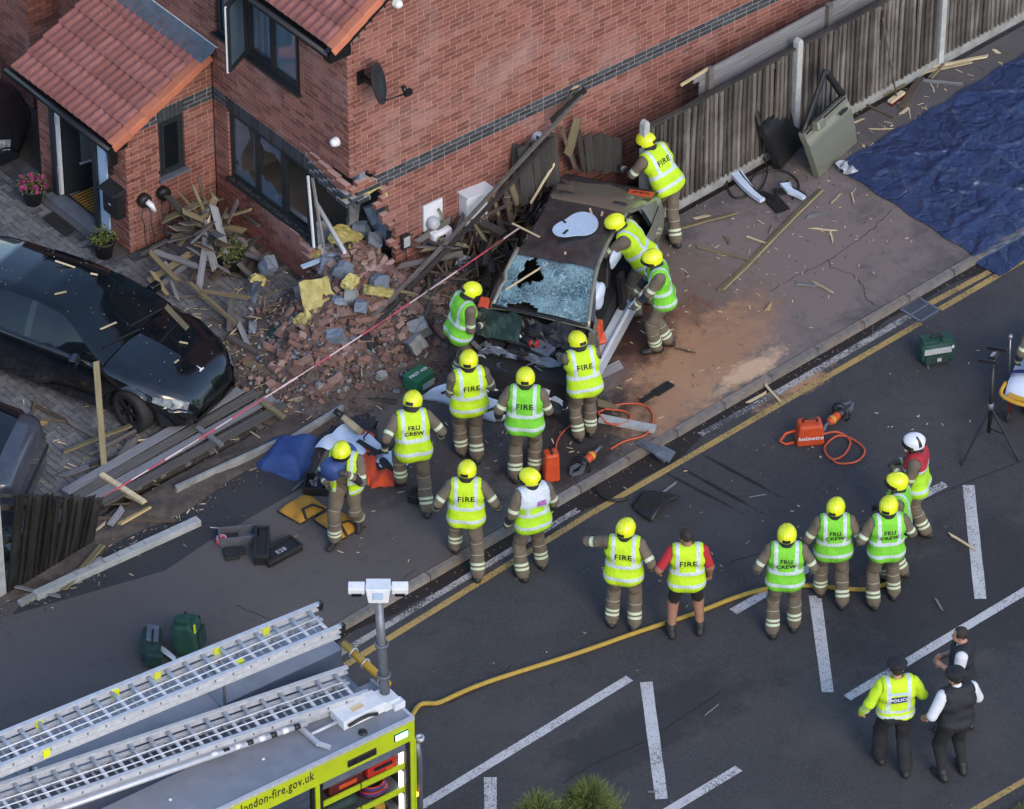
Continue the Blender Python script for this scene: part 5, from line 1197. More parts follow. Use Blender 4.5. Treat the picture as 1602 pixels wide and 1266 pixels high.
for sg in (-1, 1):
    m = MB(); m.bar(Mh @ Vector((sg * .12, 0, .06)), Mh @ Vector((sg * .17, 0, .05)), .06, .05); m.box(Mh @ Vector((sg * .26, 0, .05)), (.20, .13, .10), Mh.to_3x3() @ Matrix.Rotation(R(12), 3, 'X')); lm = m.build('flood_lamp', 'white_paint', fe2, bevel=.012)
    m = MB(); m.box(Mh @ Vector((sg * .26, -.05, -.005)), (.12, .06, .03), Mh.to_3x3()); m.build('lamp_glass', 'dark_glass', lm)
# ladders
def ladder(label, A, B, wd, dirw, n_r, cap=True):
    """A: tip by the mast, B: far end; two nested sections of rails and rungs"""
    A, B = Vector(A), Vector(B); d = (B - A).normalized(); s = Vector(dirw); s = (s - d * s.dot(d)).normalized(); up = s.cross(d); up = up if up.z > 0 else -up
    t = thing('ladder', label, 'ladder', A); L = (B - A).length; Zv = Vector((0, 0, 0))
    for lev, (w_, z) in enumerate(((wd, 0.0), (wd - .11, -.13))):
        for sg in (-1, 1):
            o = s * sg * w_ / 2 + up * z; m = MB()
            m.bar(o + d * (.0 if lev == 0 else .1) + up * .04, o + d * L + up * .04, .055, .03, up); m.bar(o + d * .0 - up * .04, o + d * L - up * .04, .045, .022, up); m.bar(o + d * .05, o + d * L, .012, .07, up)
            m.build('rail', 'alu', t)
            if cap and lev == 0: m = MB(); m.bar(o - d * .03, o + d * .03, .06, .11, up); m.build('rail_end', 'black_plastic', t)
        for k in range(n_r):
            x = .18 + k * .255 + (.05 if lev else 0)
            if x > L: break
            m = MB(); m.tube([d * x - s * (w_ / 2 - .012) + up * z, d * x + s * (w_ / 2 - .012) + up * z], .027 if lev == 0 else .02, 8); m.build('rung', 'alu', t)
        for k in range(n_r):
            x = .30 + k * .255
            if lev == 0 and x < L:
                for sg in (-1, 1): m = MB(); m.bar(d * x + s * sg * (wd / 2 + .004) - up * .03, d * x + s * sg * (wd / 2 + .004) + up * .028, .02, .012, s); m.build('bracket', 'lead', t)
    for sg in (-.10, .02): m = MB(); m.tube([d * .2 + s * sg + up * .05, d * L * .5 + s * (sg - .02) + up * .025, d * L + s * sg + up * .04], .009, 5); m.build('haul_rope', 'white_upvc', t)
    return t, d, s, up
A1 = (G(503, 947, 3.52) + G(533, 983, 3.52)) / 2; B1 = (G(0, 1148, 3.66) + G(0, 1207, 3.66)) / 2; B1 = A1 + (B1 - A1) * 1.35
l1, d1, s1, u1 = ladder('upper aluminium ladder with yellow tape marks reaching furthest towards the kerb', A1, B1, .50, G(503, 947, 3.5) - G(533, 983, 3.5), 26)
for x, sg in ((.75, 1), (1.35, -.5), (1.45, 1), (2.3, 1), (2.9, .9), (3.95, 1), (4.15, -1.05)): m = MB(); m.bar(d1 * x + s1 * sg * .25 - u1 * .03, d1 * (x + .09) + s1 * sg * .25 - u1 * .03, .055, .115, u1); m.build('marker_tape', 'helmet_yellow', l1)
A2 = (G(545, 1050, 3.12) + G(574, 1083, 3.12)) / 2; B2 = (G(0, 1226, 3.34) + G(0, 1288, 3.34)) / 2; B2 = A2 + (B2 - A2) * 1.3
l2, d2, s2, u2 = ladder('lower aluminium ladder lying in the roof well beside the mast box', A2, B2, .52, G(545, 1050, 3.1) - G(574, 1083, 3.1), 26, False)
m = MB(); m.tube([d2 * .9 - s2 * .36 - u2 * .04, d2 * 5.5 - s2 * .38 - u2 * .05], .035, 10); m.build('side_tube', 'alu', l2)
for k in range(8): m = MB(); x = 1.0 + k * .16; m.tube([d2 * x - s2 * .36 - u2 * .04, d2 * (x + .08) - s2 * .361 - u2 * .04], .038, 10); m.build('chevron_band', 'black_plastic' if k % 2 == 0 else 'white_paint', l2)
def EWp(x, y, z): return Vector((e0.x, e0.y, 0)) + EX * x + EY * y + Vector((0, 0, z))
for x in (-1.75, -4.4):
    m = MB(); 
    for sg in (-.22, .22): m.bar((0, sg, 0), (0, sg, .44), .03, .03, (1, 0, 0))
    m.bar((0, -.26, .44), (0, .26, .44), .04, .03); m.bar((0, -.26, .0), (0, .26, .0), .05, .02)
    o = m.build('gantry', 'steel', fe2, loc=(x, 1.72 if x > -3 else 1.9, 2.96))
# what lies in the open locker
def item(name, label, cat, c, sz, mat, bev=.02, M=None):
    m = MB(); m.box((0, 0, 0), sz, M); return tag(m.build(name, mat, loc=EWp(*c), rz=EA, bevel=bev), label, cat)
it = item('red_case', 'bright red case on the top shelf of the engine locker, right hand side', 'case', (-.42, .26, 2.32), (.44, .36, .22), 'red_paint')
m = MB(); m.box((0, -.19, .02), (.26, .02, .04)); m.build('handle', 'black_plastic', it); m = MB(); m.box((.1, -.186, -.05), (.12, .008, .05)); m.build('sticker', 'orange', it)
it = item('dark_red_case', 'dark red case with an orange label left of the bright red one', 'case', (-.95, .26, 2.30), (.5, .34, .18), 'maroon'); m = MB(); m.box((.02, -.174, .01), (.26, .01, .06)); m.build('label_plate', 'orange', it)
tl = thing('hand_lamp', 'dark green cylindrical lamp with a glowing lens on the second shelf', 'lamp', EWp(-1.05, .2, 1.92), EA); Mx = Matrix.Rotation(R(90), 4, 'Y')
m = MB(); m.lathe([(.001, -.24), (.07, -.23), (.085, 0), (.085, .2), (.1, .26), (.001, .26)], 16, Mx); m.build('barrel', 'green_dark', tl); m = MB(); m.lathe([(.001, -.255), (.06, -.25), (.075, -.232), (.001, -.232)], 14, Mx); m.build('lens', 'lamp_green', tl)
hc_ = thing('hose_coil', 'dark red and blue hose coil on the second shelf', 'hose', EWp(-.45, .26, 1.86), EA)
for k in range(6): m = MB(); m.tube([((.20 - .012 * k) * math.cos(a), (.16 - .01 * k) * math.sin(a), .02 * k) for a in np.linspace(0, 6.28, 22)], .014, 6); m.build('loop', ('maroon', 'police_blue', 'red_paint')[k % 3], hc_)
it = item('orange_crate', 'orange power tool on the third shelf beside a grey drum', 'power tool', (-.85, .22, 1.56), (.34, .3, .22), 'orange'); m = MB(); m.tube([(-.1, 0, .11), (-.08, 0, .2), (.1, 0, .2), (.12, 0, .11)], .018, 7); m.build('handle', 'alu_dark', it)
tl = thing('grey_drum', 'small grey drum on the third shelf left of the orange tool', 'drum', EWp(-1.12, .16, 1.44), EA); m = MB(); m.lathe([(.001, .2), (.07, .2), (.075, .18), (.075, 0), (.001, 0)], 16); m.build('barrel', 'alu_dark', tl)
m = MB(); m.lathe([(.078, .09), (.08, .1), (.078, .11)], 16); m.build('hoop', 'steel', tl)
it = item('yellow_bag', 'bright yellow bag at the bottom left of the open locker', 'bag', (-1.18, .14, 1.16), (.24, .24, .2), 'helmet_yellow', .05); m = MB(); m.tube([(-.06, 0, .1), (-.05, 0, .15), (.05, 0, .15), (.06, 0, .1)], .012, 6); m.build('handle', 'black_plastic', it)
tl = thing('cable_drum', 'black cable drum with yellow wire on the lowest shelf', 'cable drum', EWp(-.42, .24, 1.56), EA); m = MB(); m.lathe([(.001, -.1), (.13, -.1), (.13, -.08), (.07, -.08), (.07, .08), (.13, .08), (.13, .1), (.001, .1)], 18, Mx); m.build('reel', 'black_plastic', tl); m = MB(); m.lathe([(.09, -.078), (.1, -.05), (.1, .05), (.09, .078)], 18, Mx); m.build('wire', 'yellow_canvas', tl)
# ------------------------------------------------------------------ people: one continuous surface each, grown from the posed skeleton
def cloth(name, base, base2, stripes=(), attr='lc', comp=None, stripe_col=(0.60, 0.66, 0.52), rough=0.85, rough_s=0.45, dark=None, emi=0.0):
    m = bpy.data.materials.new(name); nt, bs = nodes(m); MATS[name] = m
    at = nt.nodes.new('ShaderNodeAttribute'); at.attribute_name = attr; v = at.outputs['Fac']
    wp = coord(nt, 'Object')
    c = mixc(nt, ramp(nt, noise(nt, wp, 6, 5, .7), .35, .7), base, base2)
    if dark:
        for (a, b, col) in dark:
            f = mth(nt, 'MULTIPLY', mth(nt, 'GREATER_THAN', v, a), mth(nt, 'LESS_THAN', v, b)); c = mixc(nt, f, c, col)
    for s in stripes:
        a, b = s[0], s[1]; col = s[2] if len(s) > 2 else stripe_col
        f = mth(nt, 'MULTIPLY', mth(nt, 'GREATER_THAN', v, a), mth(nt, 'LESS_THAN', v, b)); c = mixc(nt, f, c, col)
    nt.links.new(c, bs.inputs['Base Color']); bs.inputs['Roughness'].default_value = rough
    bump(nt, bs, noise(nt, wp, 26, 4, .6), .35, .012)
    return m
TAN, TAN2 = (0.150, 0.122, 0.088), (0.098, 0.080, 0.058)
REF = (0.52, 0.60, 0.42)
cloth('gear_trousers', TAN, TAN2, ((.085, .120, REF), (.145, .180, REF), (.285, .293, (.42, .38, .3)), (.47, .477, (.36, .33, .26))))
cloth('gear_sleeve', TAN, TAN2, ((.015, .05, REF), (.315, .365, REF)), dark=((.10, .24, (.012, .015, .025)),))
cloth('gear_jacket', TAN, TAN2)
cloth('black_cloth', (.010, .011, .014), (.017, .018, .022)); cloth('shirt_white', (.66, .69, .74), (.56, .59, .65)); cloth('red_shirt', (.42, .02, .03), (.34, .015, .025))
cloth('shorts', (.011, .011, .013), (.018, .018, .02)); cloth('police_sleeve', (.50, .72, .02), (.42, .64, .02), ((.11, .15, (.62, .66, .62)), (.20, .24, (.62, .66, .62))))
cloth('white_sleeve', (.66, .69, .74), (.56, .59, .65)); cloth('red_tabard', (.36, .02, .03), (.28, .015, .025), ((.30, .36, (.6, .6, .6)),))
def vest_mat(name, a, b, yoke=None, chequer=False, bands=((-.025, .025), (.16, .212)), braces=True):
    m = bpy.data.materials.new(name); nt, bs = nodes(m); MATS[name] = m
    at = nt.nodes.new('ShaderNodeAttribute'); at.attribute_name = 'tc'
    sp = nt.nodes.new('ShaderNodeSeparateXYZ'); nt.links.new(at.outputs['Vector'], sp.inputs[0]); X, Y, S = sp.outputs
    wp = coord(nt, 'Object'); c = mixc(nt, ramp(nt, noise(nt, wp, 5, 5, .7), .35, .7), a, b)
    gt = lambda v, k: mth(nt, 'GREATER_THAN', v, k)
    lt_ = lambda v, k: mth(nt, 'LESS_THAN', v, k)
    rng = lambda v, p, q: mth(nt, 'MULTIPLY', gt(v, p), lt_(v, q))
    Sw = mth(nt, 'ADD', S, mth(nt, 'MULTIPLY', mth(nt, 'SUBTRACT', noise(nt, wp, 3, 2), .5), .03))
    f = None
    for p, q in bands: r_ = rng(Sw, p, q); f = r_ if f is None else mth(nt, 'MAXIMUM', f, r_)
    if braces: f = mth(nt, 'MAXIMUM', f, mth(nt, 'MULTIPLY', rng(mth(nt, 'ABSOLUTE', X), .108, .158), gt(S, bands[-1][0])))
    if yoke: c = mixc(nt, gt(mth(nt, 'ADD', S, mth(nt, 'MULTIPLY', X, .12)), .30), c, yoke)
    sil = mixc(nt, ramp(nt, noise(nt, wp, 30, 4, .7), .3, .7), (.60, .70, .70), (.42, .52, .53))
    c = mixc(nt, f, c, sil)
    nt.links.new(c, bs.inputs['Base Color'])
    nt.links.new(mth(nt, 'SUBTRACT', .75, mth(nt, 'MULTIPLY', f, .3)), bs.inputs['Roughness'])
    h = mth(nt, 'ADD', noise(nt, wp, 9, 4, .6), mth(nt, 'MULTIPLY', noise(nt, coord(nt, 'Object', (3, 3, .9)), 8, 3), .8)); bump(nt, bs, h, .55, .03)
    return m
vest_mat('vest_lime', (.52, .76, .012), (.42, .66, .012)); vest_mat('vest_green', (.20, .62, .03), (.14, .50, .03)); vest_mat('vest_yoke', (.42, .76, .02), (.34, .64, .02), yoke=(.56, .62, .72))
vest_mat('vest_police', (.56, .78, .012), (.46, .68, .012), bands=((.035, .075), (.115, .155))); vest_mat('vest_black', (.012, .013, .018), (.018, .019, .025), bands=((9, 10),), braces=False)
vest_mat('vest_red_top', (.40, .74, .02), (.34, .62, .02), yoke=(.36, .02, .03), bands=((.0, .05), (.33, .37)), braces=False)

def surface_net(f, org, h):
    """closed quad surface of the zero set of a sampled field"""
    inside = f < 0; nx, ny, nz = f.shape
    acc = np.zeros((nx - 1, ny - 1, nz - 1, 3), np.float32); cnt = np.zeros((nx - 1, ny - 1, nz - 1), np.float32)
    E_ = []
    for ax in range(3):
        sl0 = [slice(None)] * 3; sl1 = [slice(None)] * 3; sl0[ax] = slice(0, -1); sl1[ax] = slice(1, None)
        a, b = f[tuple(sl0)], f[tuple(sl1)]; cross = inside[tuple(sl0)] != inside[tuple(sl1)]
        idx = np.argwhere(cross); 
        if len(idx) == 0: continue
        av, bv = a[cross], b[cross]; t = av / (av - bv); pos = idx.astype(np.float32); pos[:, ax] += t
        o1, o2 = [i for i in range(3) if i != ax]
        ok = (idx[:, o1] > 0) & (idx[:, o2] > 0) & (idx[:, o1] < f.shape[o1] - 1) & (idx[:, o2] < f.shape[o2] - 1)
        for d1 in (0, -1):
            for d2 in (0, -1):
                c = idx.copy(); c[:, o1] += d1; c[:, o2] += d2
                v = (c >= 0).all(1) & (c[:, 0] < nx - 1) & (c[:, 1] < ny - 1) & (c[:, 2] < nz - 1)
                cc_ = c[v]; np.add.at(acc, (cc_[:, 0], cc_[:, 1], cc_[:, 2]), pos[v]); np.add.at(cnt, (cc_[:, 0], cc_[:, 1], cc_[:, 2]), 1)
        E_.append((ax, o1, o2, idx[ok], av[ok] < 0))
    act = cnt > 0; ids = -np.ones(cnt.shape, np.int64); ids[act] = np.arange(act.sum())
    V = acc[act] / cnt[act][:, None] * h + org; F = []
    for ax, o1, o2, idx, neg in E_:
        q = []
        for d1, d2 in ((0, 0), (-1, 0), (-1, -1), (0, -1)):
            c = idx.copy(); c[:, o1] += d1; c[:, o2] += d2; q.append(ids[c[:, 0], c[:, 1], c[:, 2]])
        Q = np.stack(q, 1); flip = neg if ax != 1 else ~neg
        Q[~flip] = Q[~flip][:, ::-1]; F.append(Q)
    return V, np.concatenate(F)
def grid_points(lo, hi, h):
    n = [int(math.ceil((b - a) / h)) + 1 for a, b in zip(lo, hi)]
    ax = [np.float32(l) + np.arange(k, dtype=np.float32) * np.float32(h) for l, k in zip(lo, n)]
    return np.meshgrid(*ax, indexing='ij'), n
def cap_d(Px, a, b, r0, r1):
    a = np.array(a, np.float32); b = np.array(b, np.float32); d = b - a; L2 = max(float(d @ d), 1e-9)
    X, Y, Z = Px; t = np.clip(((X - a[0]) * d[0] + (Y - a[1]) * d[1] + (Z - a[2]) * d[2]) / L2, 0, 1)
    return np.sqrt((X - a[0] - t * d[0]) ** 2 + (Y - a[1] - t * d[1]) ** 2 + (Z - a[2] - t * d[2]) ** 2) - (r0 + (r1 - r0) * t), t
def smin(a, b, k):
    h = np.clip(.5 + .5 * (b - a) / k, 0, 1); return b + (a - b) * h - k * h * (1 - h)
def ik(a, c, l1, l2, pole):
    a, c, pole = Vector(a), Vector(c), Vector(pole); d = c - a; L = min(d.length, (l1 + l2) * .995)
    d.normalize(); c = a + d * L; x = (l1 * l1 - l2 * l2 + L * L) / (2 * L); y = math.sqrt(max(0, l1 * l1 - x * x))
    p = (pole - d * pole.dot(d)); p.normalize(); return a + d * x + p * y, c
def hand_mesh(wrist, d, n, curl, mat_name, sgn):
    """palm, four fingers of different length with two bends, and a thumb off the side"""
    d = Vector(d).normalized(); n = Vector(n); n = (n - d * n.dot(d)).normalized(); s = d.cross(n) * sgn
    m = MB(); k0 = wrist + d * .085
    m.tube([wrist - d * .02, wrist + d * .02, wrist + d * .055, k0 + d * .005], [.030, .036, .043, .036], 10, flat=1.0)
    for i, (o, L) in enumerate(((-.030, .066), (-.010, .074), (.011, .070), (.030, .056))):
        p = k0 + s * o; q = [p - d * .02, p]; dd = d.copy()
        for sg_ in (.42, .32, .26): dd = (dd + n * curl * .75).normalized(); q.append(q[-1] + dd * L * sg_)
        m.tube(q, [.011, .0105, .010, .009, .007], 6)
    p = wrist + d * .025 - s * .034; t1 = p + (d * .7 - s * .75 + n * .25).normalized() * .038
    m.tube([p, t1, t1 + (d * .9 + n * .5 * (1 + curl)).normalized() * .032], [.014, .012, .009], 6)
    return m
def person(label, cat, pos, yaw, outfit, lean=4, side=0, twist=0, hipz=.93, feetL=(-.12, 0, 8), feetR=(.12, 0, -8), handL=None, handR=None,
           head=(0, 5), text=None, group=None, seed=0, hscale=1.0, bulk=1.06, shift=(0, 0), open_front=False, poleL=None, poleR=None):
    t = thing('person', label, cat, pos, R(yaw - 90), group)
    O = outfit; rs = random.Random(seed); bulk *= rs.uniform(.95, 1.06); k_ = rs.uniform(.965, 1.03); t.scale = (k_, k_, k_)
    Hc = Vector((shift[0], shift[1], hipz)); T = (Matrix.Rotation(R(side), 3, 'Y') @ Matrix.Rotation(R(-lean), 3, 'X') @ Vector((0, 0, 1)))
    Rr = Matrix.Rotation(R(twist), 3, T) @ (Matrix.Rotation(R(side), 3, 'Y') @ Vector((1, 0, 0))); Rr = (Rr - T * Rr.dot(T)).normalized(); Fw = T.cross(Rr)
    loc = lambda x, y, s: Hc + Rr * x + Fw * y + T * s
    B = bulk; prims = []                       # a, b, r0, r1, region, lc0, lc1, blend
    P = lambda a, b, r0, r1, reg, l0=0, l1=0, k=.03: prims.append((a, b, r0, r1, reg, l0, l1, k))
    P(loc(-.085, -.005, 0), loc(.085, -.005, 0), .128 * B, .128 * B, 'pelvis'); P(loc(-.075, .01, .17), loc(.075, .01, .17), .122 * B, .122 * B, 'torso')
    P(loc(-.098, .0, .36), loc(.098, 0, .36), .126 * B, .126 * B, 'torso'); P(loc(-.135, -.015, .475), loc(.135, -.015, .475), .083 * B, .083 * B, 'torso', k=.05)
    P(loc(0, -.01, .45), loc(0, .0, .57), .075, .060, 'neck')
    sh = {}
    for nm, sg, ft in (('L', -1, feetL), ('R', 1, feetR)):
        fz = ft[3] if len(ft) > 3 else 0.0; pit = ft[4] if len(ft) > 4 else 0.0
        ank = Vector((ft[0], ft[1], .095 + fz)); hip = Hc + Rr * sg * .098 - Vector((0, 0, .02)); kd = Vector((sg * .12, 1, 0))
        knee, ank2 = ik(hip, ank, .435, .43, kd)
        P(hip, knee, .112 * B, .082 * B, 'leg', .86, .43, .02); P(knee, ank2 + (knee - ank2) * .10, .086 * B, .090 * B if O.get('baggy', True) else .052, 'leg', .43, 0.045, .02)
        td = Matrix.Rotation(R(ft[2]), 3, 'Z') @ Vector((0, math.cos(R(pit)), -math.sin(R(pit)))); up_ = Vector((0, 0, -.045))
        P(ank2 + Vector((0, 0, .03)), ank2 + up_ * .9 - td * .03, .066, .054, 'boot', k=.015); P(ank2 + up_ - td * .06, ank2 + up_ + td * .13, .052, .046, 'boot', k=.02); P(ank2 + up_ + td * .12, ank2 + up_ + td * .19, .047, .040, 'boot', k=.02)
    hands = []
    for nm, sg, hd, pl in (('L', -1, handL, poleL), ('R', 1, handR, poleR)):
        s_ = loc(sg * .205, -.01, .475); tgt = Vector(hd) if hd else s_ + Vector((sg * .11, .07, -.51)) + Fw * .03
        el, wr = ik(s_, tgt, .30, .265, Vector(pl) if pl else Vector((sg * .75, -1, -.35)))
        P(s_, el, .078 * B, .062 * B, 'arm', .565, .265, .03); P(el, wr, .060 * B, .048 * B if O.get('baggy', True) else .034, 'arm', .265, 0.0, .02)
        hands.append((wr, (wr - el).normalized(), sg)); sh[nm] = (s_, el)
    lo = [min(min(p[0][i] - p[2], p[1][i] - p[3]) for p in prims) - .05 for i in range(3)]; hi = [max(max(p[0][i] + p[2], p[1][i] + p[3]) for p in prims) + .05 for i in range(3)]
    h = .016; (X, Y, Z), n = grid_points(lo, hi, h); Px = (X, Y, Z); f = None; best = None
    regs = []
    for (a, b, r0, r1, reg, l0, l1, k) in prims:
        d, _ = cap_d(Px, a, b, r0, r1); f = d if f is None else smin(f, d, k)
    ph = rs.uniform(0, 6)
    if O.get('baggy', True): f = f + .0045 * (np.sin(27 * X + 11 * Z + ph) * np.sin(23 * Y - 8 * Z + ph) + .8 * np.sin(34 * Z + 9 * X + 2 * ph) * (Z > .2))
    V, Fq = surface_net(f, np.array(lo, np.float32), h)
    Vx = (V[:, 0], V[:, 1], V[:, 2]); best = np.full(len(V), 9.0, np.float32); reg_i = np.zeros(len(V), np.int32); lc = np.zeros(len(V), np.float32)
    for i, (a, b, r0, r1, reg, l0, l1, k) in enumerate(prims):
        d, tt = cap_d(Vx, a, b, r0, r1); w_ = d < best; best[w_] = d[w_]; reg_i[w_] = i; lc[w_] = (l0 + (l1 - l0) * tt)[w_]
    names = [p[4] for p in prims]
    mats = []
    def slot(mn):
        if mn not in mats: mats.append(mn)
        return mats.index(mn)
    def mat_of(i, l):
        r_ = names[i]
        if r_ == 'pelvis': return O['leg']
        if r_ == 'leg' and O.get('short') and l < O['short']: return O['skin'] if l > .10 else 'boot'
        if r_ == 'arm' and O.get('sleeve') and l < O['sleeve']: return O['skin']
        if r_ == 'neck': return O.get('neck', O['torso'])
        return O[r_]
    first = Fq[:, 0]; fm = [slot(mat_of(int(reg_i[v]), float(lc[v]))) for v in first]
    VV = [V]; FF = [Fq]; LC = [lc]
    # head
    hp = Matrix.Rotation(R(-head[1] - lean * .45), 3, 'X'); Hr = Matrix.Rotation(R(head[0]), 3, 'Z') @ hp
    hc = loc(0, .0, .555) + Hr @ Vector((0, .03, .115)); HM = Matrix.Translation(hc) @ Hr.to_4x4()
    g3, _ = grid_points((-.11, -.13, -.16), (.11, .14, .14), .0095); gx, gy, gz = g3
    ell = lambda c, r_: (np.sqrt(((gx - c[0]) / r_[0]) ** 2 + ((gy - c[1]) / r_[1]) ** 2 + ((gz - c[2]) / r_[2]) ** 2) - 1) * min(r_)
    hf = smin(ell((0, -.012, .025), (.076, .094, .098)), ell((0, .035, -.045), (.056, .058, .070)), .03)
    hf = smin(hf, ell((0, .093, -.022), (.014, .020, .024)), .012)
    for sg in (-1, 1): hf = smin(hf, ell((sg * .077, -.008, -.01), (.012, .022, .032)), .008); hf = np.maximum(hf, -(ell((sg * .03, .100, .012), (.018, .016, .010))) - .001)
    hf = smin(hf, ell((0, .086, -.062), (.024, .010, .006)), .006); hf = smin(hf, ell((0, -.02, -.12), (.055, .058, .09)), .02)
    hv, hq = surface_net(hf, np.array((-.11, -.13, -.16), np.float32), .0095)
    hairy = O.get('hair')
    for q in hq:
        c = hv[q].mean(0); hm = O['skin']
        if hairy and c[2] > -.035 + .55 * max(0, c[1] + .01) + (.03 if abs(c[0]) > .07 and c[1] > -.03 else 0) and (c[1] < .05 or c[2] > .085): hm = O['hair']
        if abs(abs(c[0]) - .03) < .013 and c[1] > .075 and abs(c[2] - .012) < .008: hm = 'black_matt'
        if abs(c[0]) < .02 and c[1] > .082 and abs(c[2] + .062) < .005: hm = 'petal' if False else O['skin']
        fm.append(slot(hm))
    hv_w = np.array([tuple(HM @ Vector(v)) for v in hv.tolist()], np.float32)
    FF.append(hq + len(V)); VV.append(hv_w); LC.append(np.full(len(hv), .5, np.float32))
    me = bpy.data.meshes.new('body'); AV = np.concatenate(VV); AF = np.concatenate(FF)
    me.from_pydata(AV.tolist(), [], AF.tolist()); me.polygons.foreach_set('use_smooth', [True] * len(AF)); me.polygons.foreach_set('material_index', fm)
    for mn in mats: me.materials.append(MATS[mn])
    at = me.attributes.new('lc', 'FLOAT', 'POINT'); at.data.foreach_set('value', np.concatenate(LC)); me.update()
    bo = inst('body', me, t)
    # vest
    vo = None
    if O.get('vest'):
        tor = [p for p in prims if p[4] in ('torso', 'pelvis')]
        lo2 = [min(min(p[0][i] - p[2], p[1][i] - p[3]) for p in tor) - .14 for i in range(3)]; hi2 = [max(max(p[0][i] + p[2], p[1][i] + p[3]) for p in tor) + .13 for i in range(3)]
        (X, Y, Z), _ = grid_points(lo2, hi2, .0165); Px = (X, Y, Z); f = None
        for (a, b, r0, r1, reg, l0, l1, k) in tor: d, _ = cap_d(Px, a, b, r0, r1); f = d if f is None else smin(f, d, .05)
        S_ = (X - Hc.x) * T.x + (Y - Hc.y) * T.y + (Z - Hc.z) * T.z; LX = (X - Hc.x) * Rr.x + (Y - Hc.y) * Rr.y + (Z - Hc.z) * Rr.z; LY = (X - Hc.x) * Fw.x + (Y - Hc.y) * Fw.y + (Z - Hc.z) * Fw.z
        hem = O.get('hem', -.13) + .015 * np.sin(13 * LX + ph)
        f = f - (.030 + .047 * np.clip(.32 - S_, 0, .4) * O.get('flare', 1.0)) + .006 * np.sin(24 * LX + 6 * S_ + ph) * np.clip(1 - S_ * 2, .2, 1) + .004 * np.sin(30 * S_ + 14 * LX + ph)
        f = np.maximum(f, hem - S_)
        d, _ = cap_d(Px, loc(0, .02, .46), loc(0, .05, .70), .07, .10); f = np.maximum(f, -d)
        for nm in 'LR':
            s_, el = sh[nm]; sg = -1 if nm == 'L' else 1
            d, _ = cap_d(Px, s_ + Rr * sg * .035, s_ + Rr * sg * .035 + (el - s_) * .7 - T * .02, .092 * B, .085 * B); f = np.maximum(f, -d)
        if open_front: f = np.maximum(f, np.where(LY > 0.02, .075 + .05 * np.clip(.3 - S_, 0, 1) - np.abs(LX - .01), -1))
        vv, vq = surface_net(f, np.array(lo2, np.float32), .0165)
        me = bpy.data.meshes.new('vest'); me.from_pydata(vv.tolist(), [], vq.tolist()); me.polygons.foreach_set('use_smooth', [True] * len(vq)); me.materials.append(MATS[O['vest']])
        q = vv - np.array(Hc); tc = np.stack([q @ np.array(Rr), q @ np.array(Fw), q @ np.array(T)], 1).astype(np.float32)
        at = me.attributes.new('tc', 'FLOAT_VECTOR', 'POINT'); at.data.foreach_set('vector', tc.ravel()); me.update()
        vo = inst(O.get('vest_name', 'hi_vis_vest'), me, t)
        bvh = BVHTree.FromPolygons(vv.tolist(), vq.tolist())
        def on_back(u, s, off=.006, frm=-1):
            o = loc(u, frm * .7, s); hit, nn, _, _ = bvh.ray_cast(o, Fw * -frm)
            return (hit + Fw * frm * off) if hit else None
        for ln in (text or ()):
            body, size, u0, s0, mt_ = ln; lm = lettering(body, size); pts = [on_back(u0 + v.co.x, s0 + v.co.y) for v in lm.vertices]
            if any(p is None for p in pts): continue
            tm = bpy.data.meshes.new('back_lettering'); tm.from_pydata([tuple(p) for p in pts], [], [tuple(p.vertices) for p in lm.polygons]); tm.materials.append(MATS[mt_]); inst('back_lettering', tm, vo)
        for ptc in O.get('patches', ()):
            nm, u0, s0, wd, ht, mt_, off = ptc; g = MB(); okp = True; nu, nv = 10, 6; pts = []
            for i in range(nu + 1):
                for j in range(nv + 1):
                    p = on_back(u0 + wd * (i / nu - .5), s0 + ht * (j / nv - .5), off); okp &= p is not None; pts.append(p)
            if okp:
                g.add(pts, [(i * (nv + 1) + j, (i + 1) * (nv + 1) + j, (i + 1) * (nv + 1) + j + 1, i * (nv + 1) + j + 1) for i in range(nu) for j in range(nv)], 0, True); g.build(nm, mt_, vo)
    # gloves or hands
    for (wr, d, sg) in hands:
        inst_m = hand_mesh(wr, d, Vector((-sg * .8, .5, -.1)), .45, None, sg); inst_m.build('glove' if O['hand'] == 'glove' else 'hand', O['hand'], t)
    # headgear
    def shell(u, v, a=.128, b=.154, c=.138, low=None):
        th = 2 * math.pi * u; fr = math.cos(th)                                      # fr = +1 at the brow
        zb = -.052 + .075 * max(0, fr) ** 1.5 - .012 * max(0, -fr); ph_ = v * math.acos(max(-1, min(1, zb / c)))
        r_ = math.sin(ph_); fl = 1 + .06 * max(0, v - .85) / .15
        rid = 1 + .018 * math.exp(-((abs(math.sin(th)) * r_ - .33) / .07) ** 2) * (v < .8)
        return Vector((a * r_ * math.sin(th) * fl * rid, -.012 + b * r_ * fr * fl * rid, .025 + c * math.cos(ph_) * rid))
    hg = O.get('headgear')
    if hg in ('helmet_yellow', 'helmet_white'):
        m = MB(); m.grid(lambda u, v: HM @ shell(u, v * .999 + .001), 40, 16); ho = m.build('helmet', hg, t); so2 = ho.modifiers.new('t', 'SOLIDIFY'); so2.thickness = .008
        m = MB(); m.grid(lambda u, v: HM @ (shell(.5 + (u - .5) * .13, .78 + .17 * v) + (shell(.5 + (u - .5) * .13, .78 + .17 * v) - Vector((0, 0, .02))).normalized() * .004), 6, 4); m.build('rear_adjuster', 'black_plastic', ho)
        m = MB(); m.grid(lambda u, v: HM @ (shell((u - .5) * .42, .80 + .24 * v) + (shell((u - .5) * .42, .8) - Vector((0, 0, .02))).normalized() * .005), 14, 4); m.build('visor', 'visor', ho)
